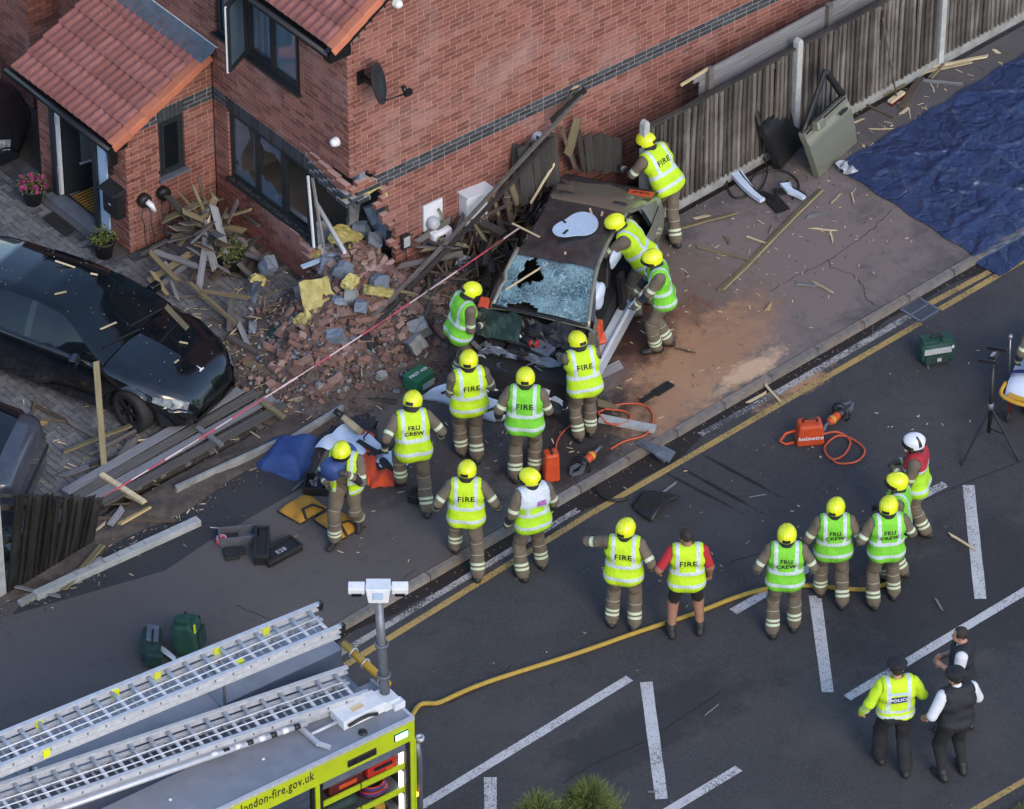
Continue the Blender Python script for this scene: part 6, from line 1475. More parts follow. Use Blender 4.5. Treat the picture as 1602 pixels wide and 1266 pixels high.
        for sg in (.22, .78): m = MB(); m.grid(lambda u, v: HM @ (shell(sg + (u - .5) * .05, .82 + .15 * v) + (shell(sg, .85)).normalized() * .006), 3, 3); m.build('side_mount', 'black_plastic', ho)
        if hg == 'helmet_white':
            for s0 in (.35, .65): m = MB(); m.grid(lambda u, v: HM @ (shell(s0 + (u - .5) * .05, .25 + .6 * v) * 1.012), 3, 10); m.build('dark_stripe', 'black_plastic', ho)
        m = MB(); m.grid(lambda u, v: HM @ Vector((.108 * math.sin(2 * math.pi * (.25 + .5 * u)), -.015 + .118 * math.cos(2 * math.pi * (.25 + .5 * u)), -.03 - .085 * v)), 18, 3); m.build('neck_guard', 'black_matt', t)
        for k in (-1, 0, 1): m = MB(); m.tube([HM @ (shell((.5 if v < 0 else 0) + k * .045 * (1 if v < 0 else -1), abs(v)) * 1.004) for v in np.linspace(-.74, .70, 12)], .0045, 4); m.build('crest_line', hg, ho)
    elif hg == 'cap':
        m = MB(); m.lathe([(.001, .145), (.07, .143), (.115, .128), (.132, .105), (.128, .085), (.104, .068), (.100, .030), (.098, .02)], 26, HM); co = m.build('cap', 'black_cloth', t)
        m = MB(); m.grid(lambda u, v: HM @ Vector(((.098 + .0 * v) * math.sin((u - .5) * 2.2), .094 * math.cos((u - .5) * 2.2) + .06 * v * math.cos((u - .5) * 2.6), .032 - .028 * v)), 12, 3); m.build('peak', 'black_plastic', co)
    return t
FF = dict(leg='gear_trousers', boot='boot', torso='gear_jacket', arm='gear_sleeve', neck='black_cloth', hand='glove', skin='skin', headgear='helmet_yellow', vest='vest_lime')
FG = dict(FF, vest='vest_green')
fire = (('FIRE', .115, 0, .345, 'black_matt'),)
fru = (('FRU', .085, 0, .375, 'black_matt'), ('CREW', .085, 0, .290, 'black_matt'))
gfire = 'firefighters in hi-vis vests at the crash'
def stand(px, py, z=0.0): q = G(px, py, z); return (q.x, q.y, z)
def ffpos(pL, pR, yaw, z=0.0):
    """stance centre and foot offsets in the body frame from where the two boots stand"""
    L = G(*pL, z); Rr_ = G(*pR, z); c = (L + Rr_) / 2; a = R(yaw - 90); M = Matrix.Rotation(-a, 3, 'Z')
    l, r_ = M @ (L - c), M @ (Rr_ - c); return (c.x, c.y, z), (l.x, l.y), (r_.x, r_.y)
def crew(label, pL, pR, yaw, z=0.0, outfit=FF, cat='firefighter', toeL=10, toeR=-10, **kw):
    pos, l, r_ = ffpos(pL, pR, yaw, z)
    fl_ = kw.pop('liftL', (0, 0)); fr_ = kw.pop('liftR', (0, 0))
    return person(label, cat, pos, yaw, outfit, feetL=(l[0], l[1], toeL) + tuple(fl_), feetR=(r_[0], r_[1], toeR) + tuple(fr_), group=kw.pop('group', gfire), **kw)
crew('firefighter leaning over the back of the wrecked car beside the fence post', (1030, 352), (1057, 388), 92, lean=33, side=-6, text=fire, seed=1, handL=(-.26, .62, .98), handR=(.20, .66, 1.02), head=(15, 12), hipz=.92)
crew('firefighter bending into the open side of the wrecked car', (995, 497), (1020, 478), 128, outfit=FF, lean=36, seed=2, handL=(-.30, .72, .98), handR=(.16, .56, .90), head=(10, 18), hipz=.92)
crew('firefighter in a green vest standing side on at the open door of the wrecked car', (1027, 552), (1045, 541), 142, outfit=FG, lean=11, seed=3, text=(('FIRE', .10, .0, .36, 'black_matt'),), handL=(-.17, .40, .92), handR=(.10, .42, .86), head=(5, 14))
crew('firefighter looking down at the house side of the crumpled bonnet', (715, 590), (722, 607), -18, outfit=FG, lean=12, seed=4, handL=(-.10, .30, 1.08), handR=(.12, .28, 1.02), head=(0, 28))
crew('firefighter with hands forward standing left of the white bumper skin', (723, 712), (746, 722), 62, lean=4, seed=5, text=fire, handL=(-.10, .30, 1.06), handR=(.20, .30, 1.10), head=(-22, 10))
crew('firefighter in a green vest standing before the grille of the wrecked car', (806, 752), (836, 742), 44, outfit=FG, lean=6, seed=6, text=fire, handR=(.22, .26, 1.0), handL=(-.36, .10, .92), head=(0, 12))
crew('firefighter reaching into the engine bay from the road side', (905, 690), (924, 680), 62, lean=15, side=-4, seed=7, text=fire, handL=(-.22, .58, 1.06), handR=(.08, .52, 1.02), head=(18, 16))
crew('firefighter striding past the orange bag with one boot lifted', (628, 770), (668, 806), 60, lean=14, seed=8, text=fru, handL=(-.38, .02, .98), handR=(.40, .16, .95), head=(-30, 22), liftL=(.10, 40), hipz=.91)
crew('firefighter walking with a blue holdall over the shoulder', (562, 822), (524, 852), 214, lean=10, seed=9, handL=(-.12, .30, 1.30), handR=(.18, .32, 1.12), head=(-5, 22), open_front=True, liftL=(.06, 25), hipz=.92)
crew('firefighter stepping off the kerb in the middle of the group', (712, 872), (748, 908), 47, lean=7, seed=10, text=fire, z=-.1, head=(-14, 12), handL=(-.40, .10, .98), handR=(.42, .12, .98), liftL=(.10, 10))
crew('firefighter in a vest with pale shoulders and a purple badge at the kerb', (818, 908), (848, 888), 74, lean=3, seed=11, z=-.1, outfit=dict(FF, vest='vest_yoke', patches=(('badge', .06, .36, .13, .085, 'purple', .006),)), head=(40, 4))
crew('firefighter with one elbow out standing on the road left of the man in shorts', (957, 978), (992, 984), 40, z=-.1, lean=4, seed=12, text=fire, handL=(-.34, .28, 1.22), handR=(.36, .06, 1.0), head=(-22, 2), poleL=(-1, -.3, .1))
crew('man in red T-shirt, black shorts and lime vest, bare headed on the road', (1050, 995), (1095, 990), 50, z=-.1, seed=13, text=fire, cat='man', outfit=dict(leg='shorts', boot='boot', torso='red_shirt', arm='red_shirt', sleeve=.30, short=.46, neck='skin_tan', skin='skin_tan', hand='skin_tan', vest='vest_lime', hair='hair', baggy=False), head=(38, 4), handL=(-.36, .12, .98), handR=(.30, .14, .88), bulk=.97)
crew('firefighter in a green vest standing alone on the hose line', (1208, 996), (1242, 985), 47, z=-.1, outfit=FG, seed=14, text=fru, lean=3, handL=(-.36, .12, .96), handR=(.36, .14, .96), head=(-4, 4))
crew('firefighter in a green vest, left one of the pair with backs turned', (1282, 930), (1318, 950), 50, z=-.1, outfit=FG, seed=15, text=fru, lean=2, handL=(-.34, .14, .98), handR=(.36, .12, .95), head=(-26, 4), bulk=1.06)
crew('firefighter in a green vest, right one of the pair with backs turned', (1366, 952), (1398, 935), 58, z=-.1, outfit=FG, seed=16, text=fru, lean=3, handL=(-.34, .16, 1.0), handR=(.30, .24, 1.0), head=(-30, 6))
crew('firefighter with visor up facing left, partly hidden by the pair', (1388, 908), (1412, 902), 128, z=-.1, outfit=FG, seed=17, lean=2, handL=(-.14, .26, 1.06), handR=(.2, .25, 1.05), head=(10, 2))
crew('officer in a white helmet and red shouldered vest facing left', (1410, 842), (1448, 840), 124, z=-.1, outfit=dict(FF, headgear='helmet_white', vest='vest_red_top'), seed=18, lean=3, handL=(-.10, .28, 1.18), handR=(.16, .28, 1.12), head=(8, 6))
POL = dict(leg='black_cloth', boot='boot', torso='black_cloth', arm='police_sleeve', neck='skin', skin='skin', hand='skin', headgear='cap', vest='vest_police', hair='hair', baggy=True, hem=.02, flare=.4, vest_name='hi_vis_jacket', patches=(('police_panel', 0, .33, .21, .10, 'police_blue', .005), ('chequer_band', 0, .42, .26, .035, 'film_blue', .005)))
crew('police officer in a lime jacket with a blue POLICE panel on the back', (1376, 1192), (1416, 1212), 58, z=-.1, outfit=POL, seed=19, lean=2, cat='police officer', group='police officers on the road', text=(('POLICE', .066, 0, .33, 'white_paint'),), handL=(-.40, .10, .92), handR=(.32, .26, 1.0), head=(-4, 2))
PV = dict(leg='black_cloth', boot='boot', torso='shirt_white', arm='white_sleeve', sleeve=.24, neck='shirt_white', skin='skin', hand='skin', headgear='cap', vest='vest_black', hair='hair', hem=.0, flare=.2, vest_name='stab_vest', baggy=False)
crew('police officer in a black stab vest and cap with white sleeves, seen from behind', (1474, 1220), (1505, 1208), 72, z=-.1, outfit=PV, seed=20, lean=2, cat='police officer', group='police officers on the road', handL=(-.34, .18, .96), handR=(.30, .30, 1.02), head=(22, 4), bulk=1.04)
crew('bare headed police officer in a stab vest looking left', (1486, 1146), (1512, 1139), 128, z=-.1, outfit=dict(PV, headgear=None, neck='skin'), seed=21, lean=2, cat='police officer', group='police officers on the road', handL=(-.10, .26, 1.14), handR=(.14, .26, 1.10), head=(6, 2))
crew('person in a lime vest and dark trousers cut off by the right edge', (1610, 650), (1640, 645), 60, z=-.1, outfit=dict(FF, leg='black_cloth', headgear='helmet_yellow'), seed=22, lean=8, head=(0, 5))
# ------------------------------------------------------------------ rubble, timber and splinters
def hump(x, y, cx, cy, sx, sy, h): return h * math.exp(-((x - cx) / sx) ** 2 - ((y - cy) / sy) ** 2)
def HZ(x, y):
    return (hump(x, y, .42, .42, .62, .62, .62) + hump(x, y, -.25, -.15, .95, .75, .34) + hump(x, y, -1.15, -.55, .8, .7, .16) + hump(x, y, .7, -.55, .7, .5, .24) + hump(x, y, -.3, -1.2, 1.2, .4, .12) + hump(x, y, 1.6, -.5, 1.2, .35, .15))
def soil_h(u, v):
    x = -2.5 + 5.2 * u; y = -1.9 + 3.0 * v; e = min(u, 1 - u, v, 1 - v); k = min(1, e * 7)
    return (x, y, -.006 + k * (HZ(x, y) * (1 + .12 * math.sin(9 * x + 5 * y) + .10 * math.sin(17 * y - 6 * x)) + .012 + .018 * math.sin(13 * x + 3) * math.sin(11 * y)) + U(-.004, .008) * k)
mm = MB(); mm.grid(soil_h, 130, 80); structure(mm.build('rubble_mound', 'rubble_dust'))
bricks_v = []
for k in range(5):
    m = MB(); m.box((0, 0, 0), (.215 if k < 3 else .12, .1025, .065)); me = m.mesh('loose_brick', 'loose_brick'); bm = bmesh.new(); bm.from_mesh(me)
    bmesh.ops.subdivide_edges(bm, edges=bm.edges[:], cuts=1)
    r2 = random.Random(k)
    for v in bm.verts: v.co += Vector((r2.uniform(-.007, .007), r2.uniform(-.007, .007), r2.uniform(-.006, .006)))
    if k in (1, 3): 
        for v in bm.verts:
            if v.co.x > .03 and v.co.y > 0: v.co.x -= .03; v.co.z *= .8
    bm.to_mesh(me); bm.free(); bricks_v.append(me)
def inside_wall(x, y):
    l = HL(Vector((x, y, 0))); return (l.x > -.03 and l.x < .14 and l.y > .95) or (l.y > -.03 and l.y < .14 and l.x > .95) or (l.x > .3 and l.y > .9) or (l.x > 1.0 and l.y > .0)
spots = [(-.2, -.2, .75, .55, 120), (-1.0, -.6, .7, .45, 70), (.45, .25, .4, .35, 50), (.75, -.5, .5, .3, 34), (-.2, -1.1, .7, .25, 22)]
LMK = {n_: G(*p, .3) for n_, p in {'the big yellow wool slab': (502, 475), 'the tall blue grey block': (512, 416), 'the breach': (590, 370), 'the black beams': (560, 520), 'the floodlight': (624, 372), 'the dark plastic shield': (440, 530), 'the black car nose': (372, 560), 'the root clump': (580, 545), 'the meter': (680, 400), 'the rough concrete lumps': (650, 530), 'the pale blue strip': (512, 402), 'the window sill': (450, 400)}.items()}
BG = {}
def name_brick(o, wh):
    p = o.location; n_, q = min(LMK.items(), key=lambda k: (k[1].xy - p.xy).length); d = p - q; r_ = d.x * RT[0] + d.y * RT[1]; f_ = d.x * FW[0] + d.y * FW[1]
    rel = ('right of' if r_ > 0 else 'left of') if abs(r_) > abs(f_) else ('behind' if f_ > 0 else 'in front of')
    lab = f"{'broken half brick' if o.data.name in ('loose_brick.003', 'loose_brick.004') else 'whole loose red brick'} {rel} {n_} {wh if len(wh) < 24 else 'in the rubble'}"
    tag(o, lab, 'brick', 'bricks: ' + lab[:60])
where = {0: 'in the rubble below the smashed corner', 1: 'scattered near the black car nose', 2: 'inside the breach of the wall', 3: 'by the gable below the meters', 4: 'at the road side foot of the heap'}
for w_i, (cx, cy, sx, sy, n) in enumerate(spots):
    for _ in range(n):
        for _t in range(20):
            x, y = rnd.gauss(cx, sx * .62), rnd.gauss(cy, sy * .62)
            if not inside_wall(x, y) and -2.4 < x < 2.2 and -1.75 < y < 1.1: break
        o = inst('loose_brick', rnd.choice(bricks_v)); o.location = (x, y, HZ(x, y) + .035 + abs(U(-.015, .05))); o.rotation_euler = (U(-.7, .7), U(-.6, .6), U(-3.1, 3.1)); s = U(.8, 1.08); o.scale = (s, s, s * U(.9, 1.05))
        name_brick(o, where[w_i])
# small crumbs: nobody could count them
cr = MB()
for _ in range(5200):
    w_i = rnd.choice((0, 0, 0, 1, 1, 2, 3, 4)); cx, cy, sx, sy, n = spots[w_i]; x, y = rnd.gauss(cx, sx * .95), rnd.gauss(cy, sy * .95)
    if inside_wall(x, y) or not (-2.9 < x < 2.6 and -1.95 < y < 1.1): continue
    s = rnd.choice((.012, .016, .02, .03, .045, .06)); cr.box((x, y, HZ(x, y) + .012 + s * .3), (s * U(.7, 1.6), s * U(.6, 1.2), s * U(.4, .9)), Euler((U(-1, 1), U(-1, 1), U(-3, 3))).to_matrix(), rnd.choice((0, 0, 1, 1, 1, 0, 1, 2, 0, 1, 3)))
stuff(cr.build('rubble_crumbs', ['loose_brick', 'rubble_dust', 'concrete', 'block_blue']))
# aerated blocks
def chunk(name, px, py, z, sz, mat, label, cat, eul=None, rough_=.012, group=None, cuts=2, ground=True):
    m = MB(); m.box((0, 0, 0), sz); me = m.mesh(name, mat); bm = bmesh.new(); bm.from_mesh(me); bmesh.ops.subdivide_edges(bm, edges=bm.edges[:], cuts=cuts, use_grid_fill=True)
    for v in bm.verts: v.co += jit(rough_)
    c = rnd.randrange(3)
    for v in bm.verts:
        if v.co.x > sz[0] * .2 and v.co.y > sz[1] * (.1 if c else .3): v.co.x -= sz[0] * .16
        if c == 1 and v.co.x < -sz[0] * .3 and v.co.z > 0: v.co.z -= sz[2] * .3
    bm.to_mesh(me); bm.free(); p = G(px, py, z)
    if ground: z2 = HZ(p.x, p.y) + sz[2] * .35; p = G(px, py, max(z2, z))
    o = inst(name, me); o.location = p; o.rotation_euler = eul or (U(-.5, .5), U(-.5, .5), U(-3, 3)); return tag(o, label, cat, group)
BL_ = [((419, 415), .30, (.22, .18, .20), 'small blue grey block standing left of the rubble'), ((512, 416), .50, (.20, .10, .26), 'tall blue grey block under the pale blue strip'), ((537, 424), .48, (.24, .16, .24), 'blue grey block with a broken corner right of the tall one'),
       ((593, 440), .40, (.24, .16, .18), 'blue grey block near the gable, below the floodlight'), ((592, 330), .95, (.36, .12, .26), 'large pale blue grey block leaning in the breach, the highest'), ((598, 352), .82, (.40, .12, .26), 'wide blue grey block leaning in the breach under the highest one'),
       ((585, 378), .70, (.28, .2, .16), 'flat blue grey block at the lip of the breach'), ((565, 358), .76, (.14, .2, .2), 'cracked grey block left of the wide block in the breach'), ((552, 338), .85, (.34, .14, .16), 'long grey block tilted under the hanging brick corner'),
       ((566, 478), .30, (.34, .16, .14), 'long blue block beside the black beam'), ((532, 470), .32, (.22, .14, .10), 'blue grey lump right of the wool slab'), ((527, 527), .20, (.26, .16, .18), 'blue block under the black beams'), ((515, 385), .55, (.28, .12, .10), 'grey block slab beside the upper wool chunk'),
       ((540, 402), .52, (.30, .2, .12), 'grey block lying above the tall blue one'), ((656, 515), .12, (.26, .22, .2), 'rough grey concrete lump by the firefighter at the bonnet'), ((650, 538), .12, (.34, .24, .2), 'large rough concrete lump at the edge of the heap'), ((500, 605), .05, (.12, .10, .10), 'small grey stone on the soil under the tape'),
       ((597, 588), .05, (.14, .1, .1), 'pale stone beside the black number plate holder'), ((549, 462), .36, (.2, .16, .1), 'white grey lump between the wool tufts'), ((470, 455), .28, (.16, .14, .12), 'grey block fragment above the dark plastic shield')]
for (p, z, sz, lab) in BL_: chunk('rubble_block', p[0], p[1], z, sz, 'block_blue' if 'blue' in lab or 'breach' in lab else 'concrete', lab, 'block')
for (p, z, sz, lab, eul) in (((502, 472), .46, (.50, .66, .14), 'big yellow mineral wool slab on top of the rubble', (R(30), 0, R(-30))), ((541, 372), .72, (.28, .40, .20), 'yellow mineral wool chunk below the breach', (.3, .2, .4)), ((403, 437), .22, (.2, .16, .12), 'small yellow wool tuft at the left of the rubble', None),
                             ((548, 442), .42, (.22, .18, .12), 'yellow wool tuft right of the big slab', None), ((592, 456), .36, (.40, .2, .12), 'yellow wool strip beside the black beams', None), ((480, 502), .26, (.30, .24, .10), 'flattened yellow wool under the big slab', None), ((497, 398), .5, (.2, .12, .1), 'yellow wool scrap against the brick wall under the window', None), ((630, 330), 1.15, (.22, .14, .36), 'yellow wool tuft hanging from the broken cavity', (0, 0, 0)),
                             ((560, 395), .62, (.26, .2, .12), 'brownish wool scrap right of the upper chunk', None)):
    o = chunk('mineral_wool', p[0], p[1], z, sz, 'wool', lab, 'insulation', eul, .016, cuts=5)
# timbers: ends given by where they lie and how high
CO = {'g': ('timber_grey', 'grey'), 's': ('timber_silver', 'silver grey'), 'b': ('timber_brown', 'brown'), 'o': ('timber_green', 'pale greenish'), 'f': ('timber_fresh', 'fresh yellow'), 'p': ('timber_split', 'pale split'), 'k': ('timber_black', 'dark')}
tcount = {}
def plank(a, za, b, zb, w_, t_, col, place, kind='plank', label=None):
    A, B = G(a[0], a[1], za), G(b[0], b[1], zb); L = (B - A).length; d = (B - A) / L; mid = (A + B) / 2
    mt_, cn = CO[col]; m = MB(); n = 4; tw = U(-.05, .05)
    pts = [Vector((-L / 2 + L * q / n, U(-.004, .004), .012 * L * math.sin(math.pi * q / n) * U(-.6, .6))) for q in range(n + 1)]
    V = []
    for q, p in enumerate(pts):
        c_, s_ = math.cos(tw * q), math.sin(tw * q); e = (U(-.05, .05) if q in (0, n) else 0)
        for i, j in ((-1, -1), (1, -1), (1, 1), (-1, 1)):
            yy, zz = i * w_ / 2, j * t_ / 2; V.append((p.x + e * i, p.y + yy * c_ - zz * s_, p.z + yy * s_ + zz * c_))
    F = [(3, 2, 1, 0), tuple(n * 4 + i for i in range(4))] + [(q * 4 + i, q * 4 + (i + 1) % 4, q * 4 + 4 + (i + 1) % 4, q * 4 + 4 + i) for q in range(n) for i in range(4)]
    m.add(V, F); o = m.build(kind, mt_); x = d; z = Vector((0, 0, 1)); y = z.cross(x)
    if y.length < .05: y = Vector((0, 1, 0))
    y.normalize(); z = x.cross(y); Mr = Matrix((x, y, z)).transposed(); o.matrix_world = Matrix.Translation(mid) @ (Mr @ Matrix.Rotation(U(-.35, .35), 3, 'X')).to_4x4()
    if label is None:
        ln = 'long ' if L > 1.35 else ('short ' if L < .6 else ''); wd = 'thin ' if w_ < .05 else ('wide ' if w_ > .11 else '')
        steep = abs(d.z) > .55; label = f"{ln}{wd}{cn} {kind} {'standing steeply' if steep else ('slanting' if abs(d.z) > .2 else 'lying')} {place}"
        g = tcount.setdefault(label, []); g.append(o)
    tag(o, label, 'timber'); return o
H1 = 'in the heap against the porch wall'
for a in [((240, 393), .35, (318, 420), .30, .09, .02, 's'), ((234, 394), .5, (278, 440), .28, .075, .03, 'o'), ((256, 345), .55, (322, 312), .95, .13, .02, 'o'), ((330, 350), .5, (382, 362), .5, .10, .03, 'o'), ((318, 318), .85, (358, 410), .25, .12, .02, 'g'), ((334, 322), .95, (358, 412), .22, .11, .025, 's'),
          ((326, 345), .75, (312, 450), .15, .09, .022, 's'), ((327, 340), .8, (320, 382), .5, .035, .03, 'p'), ((278, 300), 1.0, (320, 345), .6, .03, .02, 'o'), ((262, 306), 1.0, (312, 362), .45, .12, .02, 'k'), ((318, 344), .7, (338, 308), .95, .10, .02, 'o'), ((345, 342), .55, (392, 328), .75, .035, .03, 'o'), ((355, 350), .5, (372, 315), .85, .05, .03, 'g'),
          ((220, 398), .12, (262, 375), .25, .08, .02, 'g'), ((232, 440), .10, (300, 395), .35, .10, .02, 'o'), ((240, 455), .10, (290, 416), .25, .08, .02, 's'), ((238, 425), .30, (262, 462), .08, .06, .03, 'o'), ((262, 378), .5, (330, 360), .65, .09, .02, 'g'), ((300, 440), .12, (322, 375), .45, .03, .02, 'b'), ((268, 372), .5, (300, 365), .6, .11, .02, 'o'),
          ((302, 290), 1.15, (318, 330), .8, .045, .03, 'o'), ((310, 275), 1.2, (322, 320), .9, .05, .02, 'b'), ((358, 396), .30, (400, 440), .12, .08, .02, 'g'), ((350, 382), .35, (412, 408), .2, .07, .02, 's'), ((375, 372), .4, (425, 418), .12, .09, .02, 'g'), ((258, 410), .25, (278, 470), .06, .05, .03, 's'), ((270, 465), .06, (315, 462), .06, .04, .02, 'g'), ((285, 330), .8, (325, 348), .7, .09, .02, 'o'),
          ((296, 340), .7, (345, 372), .4, .07, .02, 'b'), ((280, 385), .4, (305, 350), .6, .06, .02, 'o'), ((340, 400), .25, (372, 358), .5, .05, .03, 'k'), ((365, 410), .2, (400, 372), .4, .10, .02, 'k'), ((330, 300), .9, (352, 380), .4, .04, .03, 'o')]:
    plank(*a, H1)
H2 = 'in the tangle between car and gable wall'
for a in [((655, 322), .95, (662, 455), .05, .13, .03, 'o'), ((672, 350), .7, (668, 470), .05, .06, .03, 's'), ((716, 265), 1.5, (692, 420), .3, .04, .03, 'b'), ((745, 280), 1.2, (640, 560), .08, .05, .04, 'g'), ((700, 380), .6, (690, 465), .05, .08, .04, 'b'), ((718, 350), .75, (726, 395), .3, .06, .04, 's'), ((736, 362), .65, (730, 395), .3, .06, .04, 'g'), ((740, 352), .8, (758, 425), .15, .06, .03, 'b'),
          ((728, 340), .85, (788, 368), .7, .12, .12, 'k'), ((758, 240), 1.5, (745, 300), 1.0, .12, .03, 'o'), ((792, 225), 1.6, (732, 290), 1.1, .22, .03, 'g'), ((795, 232), 1.45, (752, 296), .95, .28, .03, 'k'), ((776, 282), 1.1, (812, 258), 1.35, .10, .03, 'f'), ((800, 290), 1.2, (810, 320), .9, .10, .04, 'o'), ((790, 288), 1.2, (806, 392), .25, .09, .04, 'b'), ((808, 225), 1.7, (812, 320), .9, .15, .03, 'k'), 
          ((815, 230), 1.75, (822, 320), .9, .11, .02, 'k'), ((825, 222), 1.75, (832, 310), .95, .11, .02, 'k'), ((835, 222), 1.75, (843, 300), 1.0, .11, .02, 'k'), ((845, 215), 1.8, (852, 290), 1.05, .11, .02, 'k'), ((855, 212), 1.8, (860, 290), 1.05, .11, .02, 'k'), ((866, 208), 1.8, (870, 292), 1.0, .11, .02, 'k'), ((868, 256), 1.35, (830, 318), .95, .03, .02, 'p'), ((905, 185), 1.75, (888, 243), 1.3, .11, .06, 'o'), ((878, 200), 1.7, (900, 265), 1.0, .06, .04, 'b'),
          ((888, 214), 1.5, (905, 268), .9, .12, .02, 'k'), ((905, 210), 1.5, (915, 268), .9, .12, .02, 'k'), ((920, 210), 1.45, (925, 268), .9, .12, .02, 'k'), ((935, 210), 1.4, (938, 268), .9, .14, .02, 'k'), ((950, 212), 1.35, (952, 270), .85, .14, .02, 'k'), ((965, 215), 1.3, (966, 270), .85, .14, .02, 'k'), ((670, 385), .5, (730, 382), .45, .03, .02, 'o'), ((680, 370), .6, (742, 398), .3, .03, .02, 'b'), ((740, 420), .25, (800, 395), .35, .03, .02, 'o'), ((720, 440), .15, (795, 415), .2, .05, .03, 'b'),
          ((690, 455), .12, (780, 445), .12, .09, .05, 'g'), ((680, 500), .1, (760, 440), .15, .05, .03, 'k'), ((700, 425), .3, (752, 432), .2, .08, .03, 'g'), ((705, 300), 1.0, (765, 250), 1.3, .06, .03, 'b'), ((720, 320), .9, (790, 262), 1.2, .05, .03, 'b'), ((735, 330), .8, (802, 300), 1.0, .05, .03, 'o'), ((742, 345), .8, (812, 312), .95, .04, .03, 'g'), ((756, 330), .9, (770, 370), .6, .03, .02, 'b'), ((770, 300), 1.0, (786, 360), .6, .05, .03, 'o'), ((780, 340), .8, (800, 420), .2, .07, .03, 'k'),
          ((640, 470), .12, (690, 500), .08, .08, .03, 'g'), ((590, 520), .15, (640, 500), .15, .04, .02, 'o'), ((648, 472), .2, (665, 530), .1, .07, .03, 'g'), ((615, 460), .3, (670, 490), .1, .05, .03, 'b'), ((760, 392), .35, (786, 430), .15, .05, .03, 'b'), ((712, 402), .4, (760, 372), .5, .04, .03, 'k'), ((820, 190), 1.7, (870, 170), 1.9, .04, .02, 'o'), ((860, 150), 2.1, (905, 135), 2.2, .03, .02, 'p'), ((896, 142), 2.15, (868, 200), 1.8, .03, .02, 'o')]:
    plank(*a, H2)
for _ in range(34):
    a = U(0, 3.14); c = (318 + rnd.gauss(0, 34), 368 + rnd.gauss(0, 34)); L = U(14, 46); z = max(.06, .85 - abs(c[0] - 320) * .008 - abs(c[1] - 350) * .007); dz = U(-.3, .3)
    plank((c[0] - L * math.cos(a), c[1] - L * math.sin(a) * .8), max(.04, z - dz), (c[0] + L * math.cos(a), c[1] + L * math.sin(a) * .8), max(.04, z + dz), rnd.choice((.03, .05, .09, .11)), .022, rnd.choice('ggsobk'), H1)
for _ in range(95):
    t_ = rnd.random(); c = (672 + 195 * t_ + rnd.gauss(0, 26), 440 - 170 * t_ + rnd.gauss(0, 34)); a = rnd.choice((U(-1.3, -.5), U(.9, 2.0), U(-.3, .3))); L = U(12, 52); z = max(.08, min(1.3, .35 + (470 - c[1]) * .0052 - .004 * (c[0] - 690))); dz = U(-.25, .35)
    plank((c[0] - L * math.cos(a), c[1] - L * math.sin(a)), max(.04, z - dz * math.sin(abs(a))), (c[0] + L * math.cos(a), c[1] + L * math.sin(a)), max(.04, z + dz * math.sin(abs(a))), rnd.choice((.02, .03, .03, .05, .09)), .02, rnd.choice('ggbbokk'), H2)
H3 = 'on the paving by the black car wheel'
for a in [((100, 707), .06, (230, 655), .15, .07, .03, 'o'), ((140, 712), .04, (252, 653), .14, .05, .03, 'g'), ((97, 745), .05, (250, 690), .08, .09, .025, 's'), ((175, 735), .12, (205, 690), .12, .08, .02, 'g'), ((188, 740), .1, (212, 685), .12, .09, .02, 'g'), ((50, 632), .03, (105, 658), .04, .06, .02, 'b'), ((46, 655), .03, (108, 659), .03, .035, .02, 'o'), ((55, 628), .06, (46, 668), .03, .04, .02, 'b'), ((48, 672), .03, (70, 660), .04, .07, .03, 'f'),
          ((105, 658), .03, (150, 685), .05, .06, .03, 'g'), ((140, 728), .1, (255, 690), .1, .05, .02, 'k'), ((215, 690), .06, (258, 685), .06, .03, .02, 'p'), ((265, 672), .08, (282, 692), .05, .03, .02, 'b')]: plank(*a, H3)
plank((150, 567), .95, (164, 738), .06, .085, .085, 'o', '', 'timber_post', 'upright pale greenish timber post standing between the tape and the black car')
H4 = 'around the foot of the rubble'
for a in [((296, 442), .3, (370, 508), .12, .06, .04, 'o'), ((318, 455), .3, (390, 466), .25, .05, .04, 'o'), ((362, 470), .2, (358, 518), .1, .09, .02, 'g'), ((373, 506), .15, (392, 550), .06, .08, .02, 's'), ((256, 475), .95, (293, 514), .92, .08, .02, 'o'), ((330, 500), .1, (380, 512), .06, .03, .02, 'b'), ((355, 530), .05, (372, 512), .08, .02, .015, 'p'), ((405, 470), .2, (440, 452), .2, .02, .015, 'o')]: plank(*a, H4)
H5 = 'on the soil between the tape and the pavement'
for a in [((358, 528), .08, (430, 570), .06, .10, .06, 'g'), ((380, 568), .06, (515, 622), .07, .11, .09, 'o'), ((455, 628), .05, (530, 600), .05, .05, .03, 'p'), ((390, 588), .04, (437, 597), .04, .05, .02, 's'), ((398, 580), .05, (412, 615), .04, .04, .02, 'b'), ((415, 620), .05, (440, 648), .08, .06, .02, 'f'), ((520, 615), .03, (620, 628), .03, .12, .02, 'k'), ((505, 560), .06, (560, 540), .06, .03, .02, 'b'), ((440, 540), .08, (510, 575), .05, .05, .03, 'k'), ((530, 640), .03, (560, 625), .03, .03, .02, 'p')]: plank(*a, H5)
H6 = 'by the broken fence at the left'
for a in [((150, 752), .1, (226, 787), .10, .08, .02, 'p'), ((187, 820), .04, (235, 793), .06, .08, .03, 'f'), ((172, 822), .05, (192, 795), .08, .09, .02, 's'), ((140, 810), .05, (275, 815), .03, .05, .03, 'b'), ((100, 922), .05, (160, 853), .12, .09, .03, 'o'), ((12, 915), .08, (94, 933), .03, .07, .02, 's'), ((140, 815), .06, (170, 795), .08, .04, .02, 'k'), ((152, 790), .06, (200, 788), .05, .03, .02, 'b'), ((145, 835), .03, (165, 818), .04, .03, .02, 'p')]: plank(*a, H6)
H7 = 'on the pavement under the fence'
